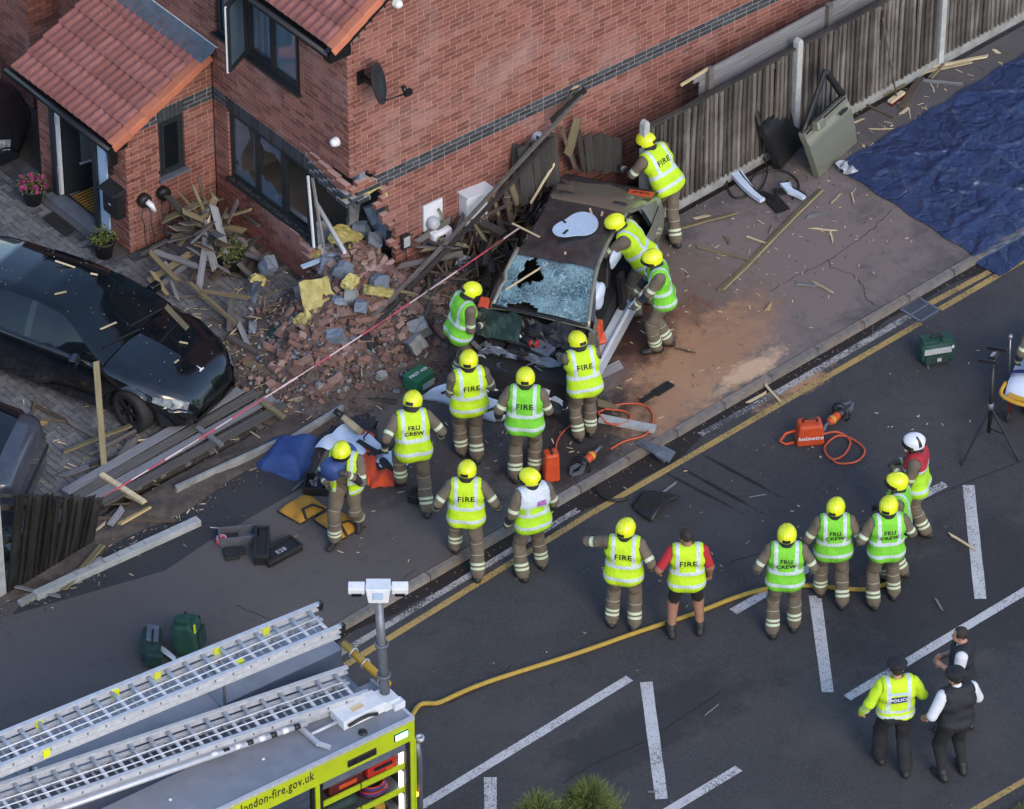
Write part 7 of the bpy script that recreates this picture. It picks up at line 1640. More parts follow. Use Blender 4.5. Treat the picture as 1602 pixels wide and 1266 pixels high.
for a in [((1128, 453), .02, (1285, 297), .03, .10, .03, 'o'), ((1060, 358), .02, (1150, 333), .03, .08, .02, 'o'), ((1085, 342), .02, (1108, 337), .02, .05, .015, 'p'), ((1090, 386), .02, (1182, 409), .02, .04, .015, 'o'), ((1168, 370), .02, (1195, 380), .03, .03, .02, 'p'), ((1135, 370), .02, (1142, 382), .02, .04, .015, 'o'), ((1205, 365), .03, (1210, 352), .03, .02, .015, 'o'), ((1440, 108), .03, (1545, 88), .03, .06, .025, 'p'), ((1436, 115), .03, (1520, 97), .04, .05, .02, 'p'), ((1455, 122), .03, (1475, 100), .04, .08, .02, 'o'),
          ((1441, 126), .02, (1506, 132), .02, .05, .03, 's'), ((1410, 170), .02, (1440, 122), .03, .12, .02, 'b'), ((1380, 148), .03, (1412, 132), .03, .10, .025, 'o'), ((1378, 145), .03, (1398, 140), .03, .04, .02, 'p'), ((1355, 164), .02, (1398, 184), .02, .03, .02, 'b'), ((1263, 340), .02, (1287, 334), .02, .06, .02, 's'), ((1270, 357), .02, (1305, 361), .02, .03, .015, 'p'), ((1299, 362), .02, (1303, 378), .02, .03, .015, 'p'), ((1250, 444), .02, (1276, 447), .02, .06, .02, 's'), ((1272, 441), .02, (1301, 457), .03, .03, .02, 'p'), ((1200, 485), .02, (1207, 476), .02, .05, .02, 'f'),
          ((1334, 193), .02, (1350, 186), .02, .03, .015, 'p'), ((1360, 202), .02, (1394, 202), .02, .02, .015, 'p'), ((1410, 178), .02, (1422, 169), .02, .05, .015, 'p'), ((1555, 78), .02, (1562, 83), .02, .05, .02, 'p'), ((1300, 318), .02, (1316, 303), .02, .02, .015, 'p'), ((1332, 302), .02, (1336, 318), .02, .02, .015, 'p')]: plank(*a, H7, 'stick' if a[4] < .05 else 'plank')
H8 = 'on the road surface'
for a in [((1028, 777), RZ + .02, (1057, 756), RZ + .03, .03, .015, 's'), ((1172, 778), RZ + .02, (1196, 774), RZ + .02, .012, .012, 's'), ((1486, 836), RZ + .04, (1524, 859), RZ + .03, .03, .02, 'p'), ((1464, 937), RZ + .02, (1474, 955), RZ + .02, .03, .015, 's'), ((1197, 602), RZ + .08, (1221, 629), RZ + .02, .035, .02, 'p'), ((1170, 630), RZ + .02, (1199, 614), RZ + .03, .04, .015, 'p'), ((1057, 958), RZ + .02, (1068, 949), RZ + .02, .02, .012, 'b'), ((1103, 1119), RZ + .02, (1124, 1102), RZ + .02, .015, .01, 's'), ((1014, 1239), RZ + .02, (1026, 1238), RZ + .02, .02, .012, 's'), ((1452, 577), RZ + .02, (1450, 566), RZ + .02, .02, .012, 's')]: plank(*a, H8, 'stick')
H9 = 'on the tarmac among the crew'
for a in [((930, 590), .03, (972, 570), .04, .14, .02, 's'), ((935, 630), .04, (965, 640), .03, .12, .02, 'o'), ((460, 765), .02, (475, 752), .02, .02, .01, 's'), ((1060, 545), .02, (1085, 552), .02, .03, .015, 'b')]: plank(*a, H9)
for lab, g in tcount.items():
    if len(g) > 1:
        for o in g: o['group'] = 'timbers: ' + lab[:60]
# uncountable splinters and grit
sp_ = MB()
def scatter(n, cx, cy, sx, sy, z, s0, s1):
    for _ in range(n):
        x, y = rnd.gauss(cx, sx), rnd.gauss(cy, sy)
        if z > RZ + .05 and not (-4.85 < y < 6): continue
        if z < 0 and y > -5.05: continue
        zz = z + (HZ(x, y) if z > -.05 else 0); L = U(s0, s1); a = U(0, 3.14)
        sp_.box((x, y, zz + .008), (L, U(.006, .016), .006), Euler((U(-.3, .3), U(-.2, .2), a)).to_matrix(), rnd.choice((0, 0, 1, 2, 3)))
scatter(300, 5.5, -2.6, 1.8, 1.0, .0, .015, .07); scatter(240, 1.0, -3.6, 2.2, .8, .0, .02, .10); scatter(300, -4.5, -.3, 1.4, .9, .0, .03, .16); scatter(420, -1.8, .6, 1.0, .9, .02, .04, .22); scatter(150, 9.5, -1.9, 1.6, .35, 0, .03, .14); scatter(120, 3.0, -7.0, 3.0, 1.0, RZ, .01, .06); scatter(350, 1.6, -.7, .9, .4, .05, .05, .3); scatter(160, -6.2, -1.7, .9, .25, 0, .03, .1)
stuff(sp_.build('splinters', ['timber_split', 'timber_grey', 'timber_green', 'timber_silver']))
gr = MB()
for _ in range(420):
    x = U(-14, 9); y = -5.04 - abs(rnd.gauss(0, .09)); s = U(.008, .03); gr.box((x, y, RZ + .01), (s, s * .8, s * .6), Euler((U(-1, 1), U(-1, 1), U(-3, 3))).to_matrix(), rnd.choice((0, 1)))
for _ in range(700):
    x = U(-9, 3); y = -1.75 + rnd.gauss(0, .16); s = U(.01, .035); gr.box((x, y, .02), (s, s * .8, s * .6), Euler((U(-1, 1), U(-1, 1), U(-3, 3))).to_matrix(), rnd.choice((0, 1)))
stuff(gr.build('grit', ['rubble_dust', 'soil']))
# splinters fallen on the black car
for k, (x, y, z, L, rz, lab) in enumerate(((-.35, .25, 1.462, .30, .2, 'long pale splinter across the glass roof of the black car'), (-.05, -.30, 1.432, .18, 1.1, 'short splinter near the windscreen of the black car'), (.72, -.28, 1.15, .30, 1.35, 'thin lath on the windscreen of the black car'), (1.62, .22, .885, .12, .4, 'splinter on the bonnet of the black car, higher one'), (1.75, -.15, .855, .1, 1.6, 'splinter on the bonnet of the black car, lower one'), (.1, .3, 1.43, .10, .4, 'small chip on the far side of the black car roof'))):
    m = MB(); m.bar((-L / 2, 0, 0), (L / 2, 0, 0), .026, .012); o = m.build('splinter', 'timber_split'); o.matrix_world = Matrix.Translation((-3.54, 1.73, 0)) @ Matrix.Rotation(R(-73.5), 4, 'Z') @ Matrix.Translation((x, y, z)) @ Matrix.Rotation(rz, 4, 'Z') @ Matrix.Rotation(R(8), 4, 'Y'); tag(o, lab, 'wood splinter')
ds = MB()
for _ in range(46):
    x = U(-1.2, 2.0); y = U(-.6, .6); z = (lerp(CB.t['cz'], x) if x < .98 else lerp(CB.t['zc'], x)) + .006 - .03 * abs(y); q = Matrix.Translation((-3.54, 1.73, 0)) @ Matrix.Rotation(R(-73.5), 4, 'Z') @ Vector((x, y, z)); s = U(.005, .016); ds.box(q, (s, .006, .005), Matrix.Rotation(U(0, 3), 3, 'Z'))
stuff(ds.build('car_splinters', 'timber_split'))
# ------------------------------------------------------------------ long beams, tape, tarpaulin, tools and bags
def tubething(name, pts, r, mat, label, cat, n=8, group=None):
    m = MB(); m.tube(pts, r, n); return tag(m.build(name, mat), label, cat, group)
def catm(P, k=6):
    P = [Vector(p) for p in P]; out = []
    for i in range(len(P) - 1):
        a, b, c, d = P[max(i - 1, 0)], P[i], P[i + 1], P[min(i + 2, len(P) - 1)]
        for q in range(k):
            t = q / k; out.append(.5 * ((2 * b) + (c - a) * t + (2 * a - 5 * b + 4 * c - d) * t * t + (3 * b - a - 3 * c + d) * t ** 3))
    return out + [P[-1]]
def beam(pts, w_, t_, mat, label):
    m = MB()
    for a, b in zip(pts[:-1], pts[1:]): m.bar(a, b, w_, t_)
    return tag(m.build('long_beam', mat), label, 'beam')
beam([G(470, 598, .05), G(560, 520, .32), G(700, 378, .95), G(780, 290, 1.45), G(910, 148, 2.22)], .045, .045, 'timber_grey', 'long grey beam leaning from the soil up to the dark brick band, the upper of two')
beam([G(478, 610, .04), G(570, 528, .28), G(704, 386, .90), G(790, 296, 1.35), G(865, 215, 1.8)], .05, .045, 'timber_black', 'long black beam leaning across the tape to the gable, the lower of two')
m = MB(); a0, a1 = G(862, 190, 2.0), G(916, 140, 2.28); m.bar(a0, a1, .03, .10); tag(m.build('gutter_length', 'black_plastic'), 'black gutter piece sticking up against the dark brick band', 'gutter')
# barrier tape in red and white stretches
tp = thing('barrier_tape', 'red and white barrier tape stretched from the broken fence to the wrecked car', 'tape', (0, 0, 0))
ends = [G(152, 783, .45), G(812, 357, 1.05)]; N_t = 26
for k in range(N_t):
    a = ends[0].lerp(ends[1], k / N_t); b = ends[0].lerp(ends[1], (k + 1) / N_t); sagz = lambda t: -.10 * 4 * t * (1 - t)
    a.z += sagz(k / N_t); b.z += sagz((k + 1) / N_t); m = MB(); wv = (.02 + .03 * abs(math.sin(k * 1.3))); m.bar(a, b, .006, wv * .55, (0, .3, 1)); m.build('tape_length', 'red_tape' if k in (0, 1, 3, 6, 8, 9, 13, 16, 17, 18, 22, 23, 24) else 'white_tape', tp)
m = MB(); m.bar(ends[0], G(152, 803, .22), .03, .01, (1, 0, 0)); m.build('tape_tail', 'red_tape', tp)
from mathutils import noise as mnoise
# big blue tarpaulin, crumpled
T00, T10, T11, T01 = G(1306, 262), G(1596, 76), G(1800, 300), G(1562, 430, -.05)
pol = [(1306, 262), (1590, 92), (1800, 60), (1800, 300), (1565, 428)]
def tarp_fn(u, v):
    a = Vector(G(1306, 262)).lerp(Vector(G(1640, 62)), u); b = Vector(G(1562, 430, RZ * .4)).lerp(Vector(G(1850, 258, RZ * .4)), u)
    p = a.lerp(b, v); x, y = p.x, p.y
    q = Vector((x, y, .3)); q += .14 * mnoise.noise_vector(q * .9); n_ = min(1, abs(mnoise.noise(q * 1.5)) * 2.2); n2 = 1 - min(1, abs(mnoise.noise(q * 4.2)) * 3.2); n3 = 1 - min(1, abs(mnoise.noise(q * 9.0 + Vector((3, 1, 0)))) * 3)
    base = 0.008 if p.y > -4.9 else RZ + .02 + max(0, (p.y + 5.02) / .12) * .1
    if p.y < -5.02: base = RZ + .02
    edge = min(1, 6 * min(u, v, 1 - v) + .15)
    fold = .030 * math.exp(-((((x * .55 + y * .1) % 1) - .5) / .05) ** 2) + .026 * math.exp(-((((y * .8 - x * .12) % 1) - .5) / .06) ** 2)
    return (x + .02 * math.sin(9 * y), y + .02 * math.sin(8 * x), base + .010 + edge * (.055 * (1 - n_) ** 4 + .020 * n2 ** 3 + .007 * n3 ** 2 + fold))
tm_ = MB(); tm_.grid(tarp_fn, 190, 150); tag(tm_.build('tarpaulin', 'blue_tarp'), 'large crumpled blue tarpaulin spread over the pavement at the upper right', 'tarpaulin')
m = MB(); m.grid(lambda u, v: Vector(tarp_fn(.03 * v + .0, .0 + .10 * u)) + Vector((-.03 + .05 * v, .03 * math.sin(20 * u), .05 + .03 * math.sin(15 * u + 4 * v))), 16, 5); tag(m.build('foil_corner', 'silver_cloth'), 'crinkled silver corner turned up at the near edge of the blue tarpaulin', 'foil')
m = MB(); a, b = G(1545, 398, .10), G(1640, 345, .08)
m.grid(lambda u, v: a.lerp(b, u) + Vector((.5, -.8, 0)) * (.13 * (v - .5)) * (1 - .3 * u) + Vector((0, 0, .03 * math.sin(24 * u) * math.sin(6 * v) + .02)), 24, 4); tag(m.build('foil_strip', 'lead'), 'dark shiny foil strip lying in a fold of the blue tarpaulin', 'foil')
# the two car doors leaning on the fence
def car_door(label, x, y, heading, tilt, L, H, mat, mirror, x_roll=0):
    t = thing('detached_door', label, 'car door', (x, y, 0), R(heading)); M = Matrix.Rotation(R(tilt), 4, 'X') @ Matrix.Rotation(R(x_roll), 4, 'Y')
    def outer(u, v):
        z = .03 + H * v; w0 = .12 * (1 - v) ** 2 if True else 0; return M @ Vector((-L / 2 + w0 + (L - w0) * u, -.035 * math.sin(math.pi * min(1, v * 1.05)) - .012 * (abs(v - .72) < .06), z))
    m = MB(); m.grid(outer, 16, 12); m.grid(lambda u, v: M @ (M.inverted() @ outer(u, v) + Vector((0, .10, 0))), 16, 12)
    for fn in (lambda u, v: (u, 0, v), lambda u, v: (u, 1, v)): m.grid(lambda u, v: M @ (M.inverted() @ outer(fn(u, v)[0], fn(u, v)[1]) + Vector((0, .10 * v, 0))), 16, 1)
    for uu in (0, 1): m.grid(lambda u, v: M @ (M.inverted() @ outer(uu, u) + Vector((0, .10 * v, 0))), 12, 1)
    m.build('door_skin', mat, t)
    m = MB(); hw = .46; path = [(-L / 2 + .03, H), (L / 2 - .42, H + .50), (L / 2 - .28, H + .53), (L / 2 - .03, H + .03)] if mirror else [(-L / 2 + .03, H), (-L / 2 + .06, H + .42), (-L / 2 + .2, H + .5), (L / 2 - .25, H + .5), (L / 2 - .03, H)]
    P = catm([M @ Vector((a, .05, z)) for a, z in path], 4); m.tube(P, .042, 6, flat=1.4); m.build('window_frame', 'black_plastic', t)
    m = MB(); m.bar(M @ Vector((-L / 2 + .04, .04, H + .01)), M @ Vector((L / 2 - .04, .04, H + .01)), .10, .03); m.build('window_seal', 'black_plastic', t)
    m = MB(); m.box(M @ Vector((L / 2 - .22, -.055, H - .13)), (.20, .03, .045), M.to_3x3()); m.build('handle', 'black_plastic', t, bevel=.008)
    m = MB(); m.box(M @ Vector((0, .12, H * .55)), (L * .8, .05, .30), M.to_3x3()); m.box(M @ Vector((0.1, .16, H * .6)), (.4, .07, .06), M.to_3x3()); m.build('inner_trim', 'black_plastic', t, bevel=.015)
    if mirror: m = MB(); m.box(M @ Vector((-L / 2 + .26, -.10, H + .06)), (.22, .14, .14), M.to_3x3(), 0, (.8, .85)); m.bar(M @ Vector((-L / 2 + .22, .02, H + .02)), M @ Vector((-L / 2 + .25, -.06, H + .04)), .08, .05); m.build('wing_mirror', 'paint_olive', t, bevel=.03)
    return t
dA = G(1286, 275); dB = G(1344, 236)
p_ = (G(1280, 282) + G(1345, 234)) / 2
car_door('front car door with olive skin and mirror leaning against the fence, nearer the tarpaulin', p_.x, p_.y + .05, 14, -16, 1.2, .80, 'paint_olive', True)
p2 = (G(1250, 282) + G(1300, 222)) / 2
car_door('rear car door with dark trim leaning on the fence behind the olive one', p2.x - .12, p2.y + .30, 20, -20, 1.15, .80, 'black_plastic', False)
# door seals and white trims torn off beside them
tubething('door_seal', catm([G(1136, 290, .02), G(1150, 255, .05), G(1185, 240, .10), G(1200, 262, .08), G(1194, 290, .04), G(1180, 302, .02), G(1150, 310, .02), G(1136, 290, .02)]), .014, 'black_plastic', 'loop of black rubber door seal on the ground under the fence', 'rubber seal', 6)
tubething('door_seal', catm([G(1168, 305, .02), G(1180, 275, .05), G(1215, 266, .05), G(1240, 275, .04), G(1250, 292, .02), G(1240, 312, .02)]), .014, 'black_plastic', 'second rubber door seal, arching behind the white trims', 'rubber seal', 6)
def trim(pts, w_, label, mat='white_sheet', mat2='black_plastic'):
    P = catm(pts, 5); t = thing('door_trim', label, 'car trim', P[0]); m = MB(); n = len(P); V = []
    for i, p in enumerate(P):
        d = (P[min(i + 1, n - 1)] - P[max(i - 1, 0)]).normalized(); s = Vector((-d.y, d.x, 0)).normalized() * w_ / 2 * (1 - .55 * i / n); V += [p - P[0] - s, p - P[0] + s, p - P[0] + s + Vector((0, 0, .04)), p - P[0] - s + Vector((0, 0, .06))]
    m.add(V, [(3, 2, 1, 0), tuple((n - 1) * 4 + q for q in range(4))] + [(i * 4 + k, i * 4 + (k + 1) % 4, i * 4 + 4 + (k + 1) % 4, i * 4 + 4 + k) for i in range(n - 1) for k in range(4)]); m.build('trim_skin', mat, t, fix=True)
    m = MB(); m.tube([p - P[0] + Vector((.06, .03, .02)) for p in P], .03, 6); m.build('clip_strip', mat2, t); return t
trim([G(1150, 270, .05), G(1163, 288, .05), G(1178, 304, .04), G(1193, 316, .03)], .20, 'pale blue white curved door trim lying by the fence, left one')
trim([G(1228, 290, .06), G(1236, 300, .05), G(1246, 305, .04), G(1258, 312, .03)], .16, 'white and black door trim lying by the fence, right one')
m = MB(); a, b = G(1205, 308, .04), G(1225, 330, .03); m.bar(a, b, .22, .03); m.bar(G(1190, 302, .05), G(1215, 312, .05), .08, .05); m.bar(G(1212, 300, .06), G(1240, 298, .05), .12, .04); tag(m.build('black_trim_panel', 'black_plastic'), 'black plastic trim panel with a white sticker between the door trims', 'car trim')
# white bumper skin in front of the wreck
bs_ = thing('bumper_skin', 'torn white bumper skin lying in front of the wrecked car', 'bumper', (0, 0, 0))
top = catm([G(658, 622, .10), G(680, 606, .25), G(712, 600, .32), G(755, 618, .35), (G(790, 630, .30)), G(806, 638, .2)], 6); bot = catm([G(662, 625, .02), G(690, 630, .02), G(720, 640, .02), G(745, 650, .02), G(775, 660, .02), G(800, 652, .02)], 6)
m = MB(); n = len(top) - 1; m.grid(lambda u, v: top[round(u * n)].lerp(bot[round(u * n)], v) + Vector((0, 0, .05 * math.sin(math.pi * v))), n, 6); o = m.build('skin', 'white_sheet', bs_); s_ = o.modifiers.new('t', 'SOLIDIFY'); s_.thickness = .008
for (px, py) in ((700, 612), (770, 640), (785, 648)): m = MB(); c = G(px, py, .24); m.box(c, (.20, .03, .02), Matrix.Rotation(R(-10), 3, 'Z')); m.build('slot', 'black_plastic', bs_)
m = MB(); m.bar(G(860, 640, .02), G(890, 632, .03), .16, .02); tag(m.build('white_plate', 'white_paint'), 'blank white plate on the ground between two firefighters', 'plate')
# dark pieces of car on pavement, kerb and road
def shell_piece(name, c, rx, ry, h, rz, mat, label, cat='car part', f=7):
    m = MB(); m.grid(lambda u, v: Vector(c) + Matrix.Rotation(rz, 3, 'Z') @ Vector((rx * (u - .5) * (1 - .35 * v * v), ry * (v - .5), h * math.sin(math.pi * u) * (1 - .5 * v) + .02 * math.sin(f * u + 3 * v) + .015)), 14, 9); o = m.build(name, mat); s = o.modifiers.new('t', 'SOLIDIFY'); s.thickness = .008; return tag(o, label, cat)
c = G(1022, 790, RZ + .02); shell_piece('wheel_arch_liner', c, .66, .42, .14, R(10), 'black_plastic', 'curved black wheel arch liner lying on the road beyond the yellow line')
tubething('trim_arm', catm([G(932, 763, RZ + .06), G(942, 776, RZ + .05), G(960, 783, RZ + .04), G(982, 780, RZ + .03)]), .022, 'black_plastic', 'thin bent black trim arm across the gutter', 'car part', 6)
m = MB(); m.bar(G(1000, 690, .02), G(1032, 707, .05), .16, .015); m.bar(G(1030, 704, .05), G(1052, 716, RZ + .08), .24, .02); m.bar(G(1005, 695, .04), G(1040, 722, 0), .02, .05); tag(m.build('bent_sheet', 'lead'), 'folded dark grey panel hanging over the kerb edge', 'car part')
m = MB(); m.bar(G(1003, 628, .02), G(1026, 614, .03), .08, .02); m.bar(G(1024, 616, .03), G(1050, 600, .02), .14, .02); tag(m.build('black_flap', 'black_plastic'), 'black rubber flap lying on the sanded pavement', 'car part')
m = MB(); m.bar(G(938, 655, .02), G(1025, 672, .02), .14, .06); tag(m.build('crumbling_board', 'concrete_pale'), 'pale crumbling board beside the orange hose loops', 'board')
c = G(430, 530, .12); shell_piece('plastic_shield', G(438, 528, .10), .70, .34, .10, R(30), 'green_dark', 'dark green grey plastic shield lying by the rubble near the black car', 'car part', 5)
shell_piece('plastic_strip', G(400, 455, .22), .62, .12, .06, R(38), 'lead', 'curved dark strip across the loose bricks', 'car part', 5)
m = MB(); m.box(G(395, 513, .10), (.22, .12, .06), Euler((.2, -.3, .8)).to_matrix()); tag(m.build('broken_lamp', 'lamp_glass', bevel=.02), 'broken clear car lamp beside the dark plastic shield', 'car lamp')
m = MB(); m.box(G(604, 577, .02), (.36, .14, .02), Matrix.Rotation(R(-35), 3, 'Z')); o = tag(m.build('plate_holder', 'black_plastic'), 'black plate holder with a white strip on the ground near the first aid box', 'car part'); m = MB(); m.box(G(604, 575, .035), (.26, .035, .008), Matrix.Rotation(R(-35), 3, 'Z')); m.build('white_strip', 'white_paint', o)
blob('torn_bush', G(580, 545, .18), (.22, .16, .20), 'black_matt', None, 3, .5, 3); tag(bpy.data.objects['torn_bush'], 'dark torn root clump under the tape by the beams', 'root clump')
m = MB(); m.bar(G(472, 418, .62), G(553, 388, .66), .07, .03); tag(m.build('blue_strip', 'film_blue'), 'pale blue plastic strip lying over the rubble below the window', 'strip')
m = MB(); m.bar(G(728, 400, .40), G(712, 445, .10), .20, .03); tag(m.build('torn_sheet', 'white_sheet'), 'torn pale panel hanging in the tangle beside the tape', 'panel')
tubething('loose_cable', catm([G(560, 560, .1), G(580, 575, .05), G(565, 590, .04), G(600, 560, .1)]), .006, 'black_matt', 'thin black cable curled at the foot of the heap', 'cable', 5)
# hose and hydraulic lines
tubething('fire_hose', catm([Vector((-7.28, -8.75, .75)), Vector((-7.05, -8.7, .35)), Vector((-6.6, -8.2, RZ + .04)), G(645, 1119, RZ + .04), G(690, 1098, RZ + .04), G(760, 1068, RZ + .04), G(900, 1023, RZ + .04), G(1000, 988, RZ + .04), G(1080, 962, RZ + .04), G(1150, 935, RZ + .04), G(1200, 921, RZ + .04), G(1252, 916, RZ + .04), G(1300, 919, RZ + .04), G(1350, 922, RZ + .04), G(1390, 912, RZ + .04), G(1408, 895, RZ + .05), G(1408, 878, RZ + .05)], 8), .032, 'yellow_hose', 'long yellow fire hose running across the road from the engine', 'hose', 8)
tubething('hydraulic_hose', catm([G(868, 720, .1), G(872, 690, .05), G(890, 668, .04), G(935, 645, .03), G(975, 632, .03), G(1010, 635, .03), G(1022, 655, .03), G(1010, 680, .03), G(978, 690, .03), G(955, 703, .03)]), .014, 'orange_hose', 'orange hydraulic hose looping on the pavement beside the cutter', 'hose', 7)
tubething('hydraulic_hose', catm([G(935, 645, .05), G(950, 662, .04), G(975, 663, .04), G(987, 652, .04), G(975, 643, .05), G(945, 640, .05)]), .014, 'orange_hose', 'small inner loop of orange hydraulic hose on the pavement', 'hose', 7)
tubething('hydraulic_hose', catm([G(1285, 680, RZ + .2), G(1310, 676, RZ + .08), G(1330, 690, RZ + .03), G(1320, 712, RZ + .03), G(1300, 718, RZ + .03), G(1290, 700, RZ + .03), G(1310, 682, RZ + .04), G(1335, 688, RZ + .04), G(1353, 705, RZ + .03), G(1340, 722, RZ + .03), G(1312, 725, RZ + .03), G(1298, 715, RZ + .04)], 7), .016, 'orange_hose', 'coiled orange hydraulic hose on the road by the pump', 'hose', 7)
def toolpump(label, p, rz, sz, txt):
    t = thing('hydraulic_pump', label, 'rescue tool', p, rz); m = MB(); m.box((0, 0, sz[2] / 2), sz, None, 0, (.82, .9)); m.build('casing', 'orange', t, bevel=.035)
    m = MB(); m.tube([(-sz[0] * .25, 0, sz[2]), (-sz[0] * .22, 0, sz[2] + .05), (sz[0] * .22, 0, sz[2] + .05), (sz[0] * .25, 0, sz[2])], .016, 7); m.build('handle', 'black_plastic', t)
    m = MB(); m.box((sz[0] * .36, 0, .10), (.12, sz[1] * .8, .14)); m.build('end_cap', 'black_plastic', t, bevel=.02)
    if txt:
        lm = lettering(txt, .085); tm = bpy.data.meshes.new('lettering'); tm.from_pydata([(v.co.x, -sz[1] / 2 * .985 - .003 + .03 * 0, sz[2] * .42 + v.co.y) for v in lm.vertices], [], [tuple(q.vertices) for q in lm.polygons]); tm.materials.append(MATS['white_paint']); inst('lettering', tm, t)
    return t
t1 = toolpump('orange hydraulic pump standing on end among the crew by the kerb', G(862, 748, 0), R(60), (.22, .22, .46), None)
t2 = toolpump('orange hydraulic pump with white lettering on the road', G(1266, 690, RZ), R(-35), (.40, .26, .34), 'holmatro')
m = MB(); m.tube([(-.2, 0, .2), (-.34, -.04, .2), (-.42, -.05, .08), (-.34, -.06, .02), (-.22, -.05, .04)], .02, 7); m.build('carry_strap', 'orange', t2)
def cutter(label, p, rz, z):
    t = thing('rescue_cutter', label, 'rescue tool', p, rz); X = Matrix.Rotation(R(90), 4, 'Y')
    m = MB(); m.lathe([(.001, -.02), (.05, -.02), (.06, .0), (.06, .16), (.045, .2), (.001, .2)], 14, Matrix.Translation((-.02, 0, z)) @ X); m.build('cylinder', 'orange', t)
    m = MB(); m.lathe([(.063, .10), (.068, .11), (.063, .15)], 14, Matrix.Translation((-.02, 0, z)) @ X); m.build('yellow_ring', 'yellow_rail', t)
    m = MB(); m.lathe([(.001, 0), (.075, 0), (.08, .03), (.07, .10), (.001, .12)], 14, Matrix.Translation((-.14, 0, z)) @ X); m.build('head', 'black_plastic', t)
    m = MB(); m.tube([Vector((-.12, .14 * math.cos(a), z + .14 * math.sin(a))) for a in np.linspace(0, 6.28, 20)], .012, 6); m.build('guard_handle', 'black_plastic', t)
    for sg in (-1, 1):
        m = MB(); m.prism([(-.14, sg * .01), (-.14, sg * .07), (-.26, sg * .10), (-.40, sg * .02), (-.36, sg * .005), (-.27, sg * .045)][::sg], .03, Matrix.Translation((0, 0, z - .015))); m.build('blade', 'alu_dark', t)
    m = MB(); m.tube([(.18, 0, z), (.26, 0, z), (.32, .02, z - .02), (.40, .02, z - .04)], .025, 8); m.build('coupling', 'alu_dark', t); return t
cutter('black and orange rescue cutter lying open on the pavement edge', G(918, 728, 0), R(14), .09)
cutter('grey rescue spreader lying behind the pump on the road', G(1308, 662, RZ), R(190), .12)
rm_ = thing('rescue_ram', 'orange and white rescue ram standing by the white sheet', 'rescue tool', G(580, 690, 0), R(110)); m = MB(); m.lathe([(.001, 0), (.09, .0), (.10, .03), (.10, .12), (.06, .16), (.001, .16)], 16, Matrix.Rotation(R(60), 4, 'Y')); m.build('body', 'orange', rm_); m = MB(); m.tube([(.13, 0, .08), (.32, 0, .2), (.46, 0, .28)], [.055, .05, .04], 10); m.build('piston', 'timber_split', rm_); m = MB(); m.tube([(.44, 0, .27), (.56, 0, .33)], .045, 10); m.build('end', 'black_plastic', rm_); m = MB(); m.tube([(0.02, -.14, .1), (.0, -.2, .2), (.0, .2, .2), (.02, .14, .1)], .014, 6); m.build('handle', 'black_plastic', rm_)
# bags and boxes
def bag(label, p, rz, sz, mat, cat='bag', extras=(), tilt=(0, 0)):
    t = thing('kit_bag', label, cat, p, rz); M = Euler((tilt[0], tilt[1], 0)).to_matrix().to_4x4()
    bm = bmesh.new(); bmesh.ops.create_cube(bm, size=1); bmesh.ops.subdivide_edges(bm, edges=bm.edges[:], cuts=5, use_grid_fill=True)
    for v in bm.verts:
        q = v.co.copy(); r_ = 1 - .10 * ((2 * q.x) ** 4 * (2 * q.y) ** 4 + (2 * q.x) ** 4 * (2 * q.z) ** 4 + (2 * q.y) ** 4 * (2 * q.z) ** 4); q *= r_; q += Vector((math.sin(9 * q.y + 3), math.sin(8 * q.z + 1), math.sin(11 * q.x))) * .012
        v.co = M @ Vector((q.x * sz[0], q.y * sz[1], (q.z + .5) * sz[2]))
    me = bpy.data.meshes.new('shell'); bm.to_mesh(me); bm.free(); me.materials.append(MATS[mat]); me.polygons.foreach_set('use_smooth', [True] * len(me.polygons)); inst('shell', me, t)
    for nm, c, s, mt_ in extras:
        m = MB(); m.box(M @ Vector(c), s, M.to_3x3()); m.build(nm, mt_, t, bevel=min(s) * .25)
    m = MB(); m.tube([M @ Vector(q) for q in ((-.10, 0, sz[2] * .97), (-.08, 0, sz[2] + .05), (.08, 0, sz[2] + .05), (.10, 0, sz[2] * .97))], .014, 6, flat=1.6); m.build('handle', 'black_matt', t); return t
bag('dark green medical bag with a pale panel standing on the road', G(1463, 562, RZ), R(-28), (.50, .30, .36), 'green_bag', extras=(('pocket', (-.12, 0, .37), (.2, .2, .04), 'green_bag'), ('pocket', (.14, 0, .37), (.16, .2, .04), 'green_bag'), ('front_panel', (-.02, -.155, .26), (.40, .02, .09), 'silver_cloth'), ('front_pocket', (-.03, -.16, .12), (.34, .03, .14), 'green_dark'), ('badge', (.0, -.178, .12), (.06, .006, .06), 'silver_cloth'), ('zip_tag', (.2, -.155, .30), (.03, .01, .05), 'white_paint')))
bag('upright dark green rucksack with a lime tag on the pavement by the ladder', G(296, 1018, 0), R(35), (.38, .36, .50), 'green_bag', extras=(('top_pocket', (-.06, .0, .52), (.18, .18, .10), 'green_bag'), ('tag', (-.14, -.17, .44), (.05, .02, .12), 'helmet_yellow'), ('front_pocket', (.02, -.19, .2), (.28, .05, .26), 'green_dark'), ('strap', (.12, -.16, .38), (.03, .03, .2), 'black_matt')), tilt=(-.12, .1))
bag('open dark green bag with clear pouches left of the upright rucksack', G(235, 1020, 0), R(48), (.56, .26, .26), 'green_dark', extras=(('clear_pouch', (.06, 0, .27), (.32, .16, .03), 'alu_dark'), ('pocket', (-.30, -.04, .14), (.12, .24, .22), 'green_dark'), ('lens', (-.36, .02, .20), (.02, .04, .04), 'police_blue')), tilt=(.15, 0))
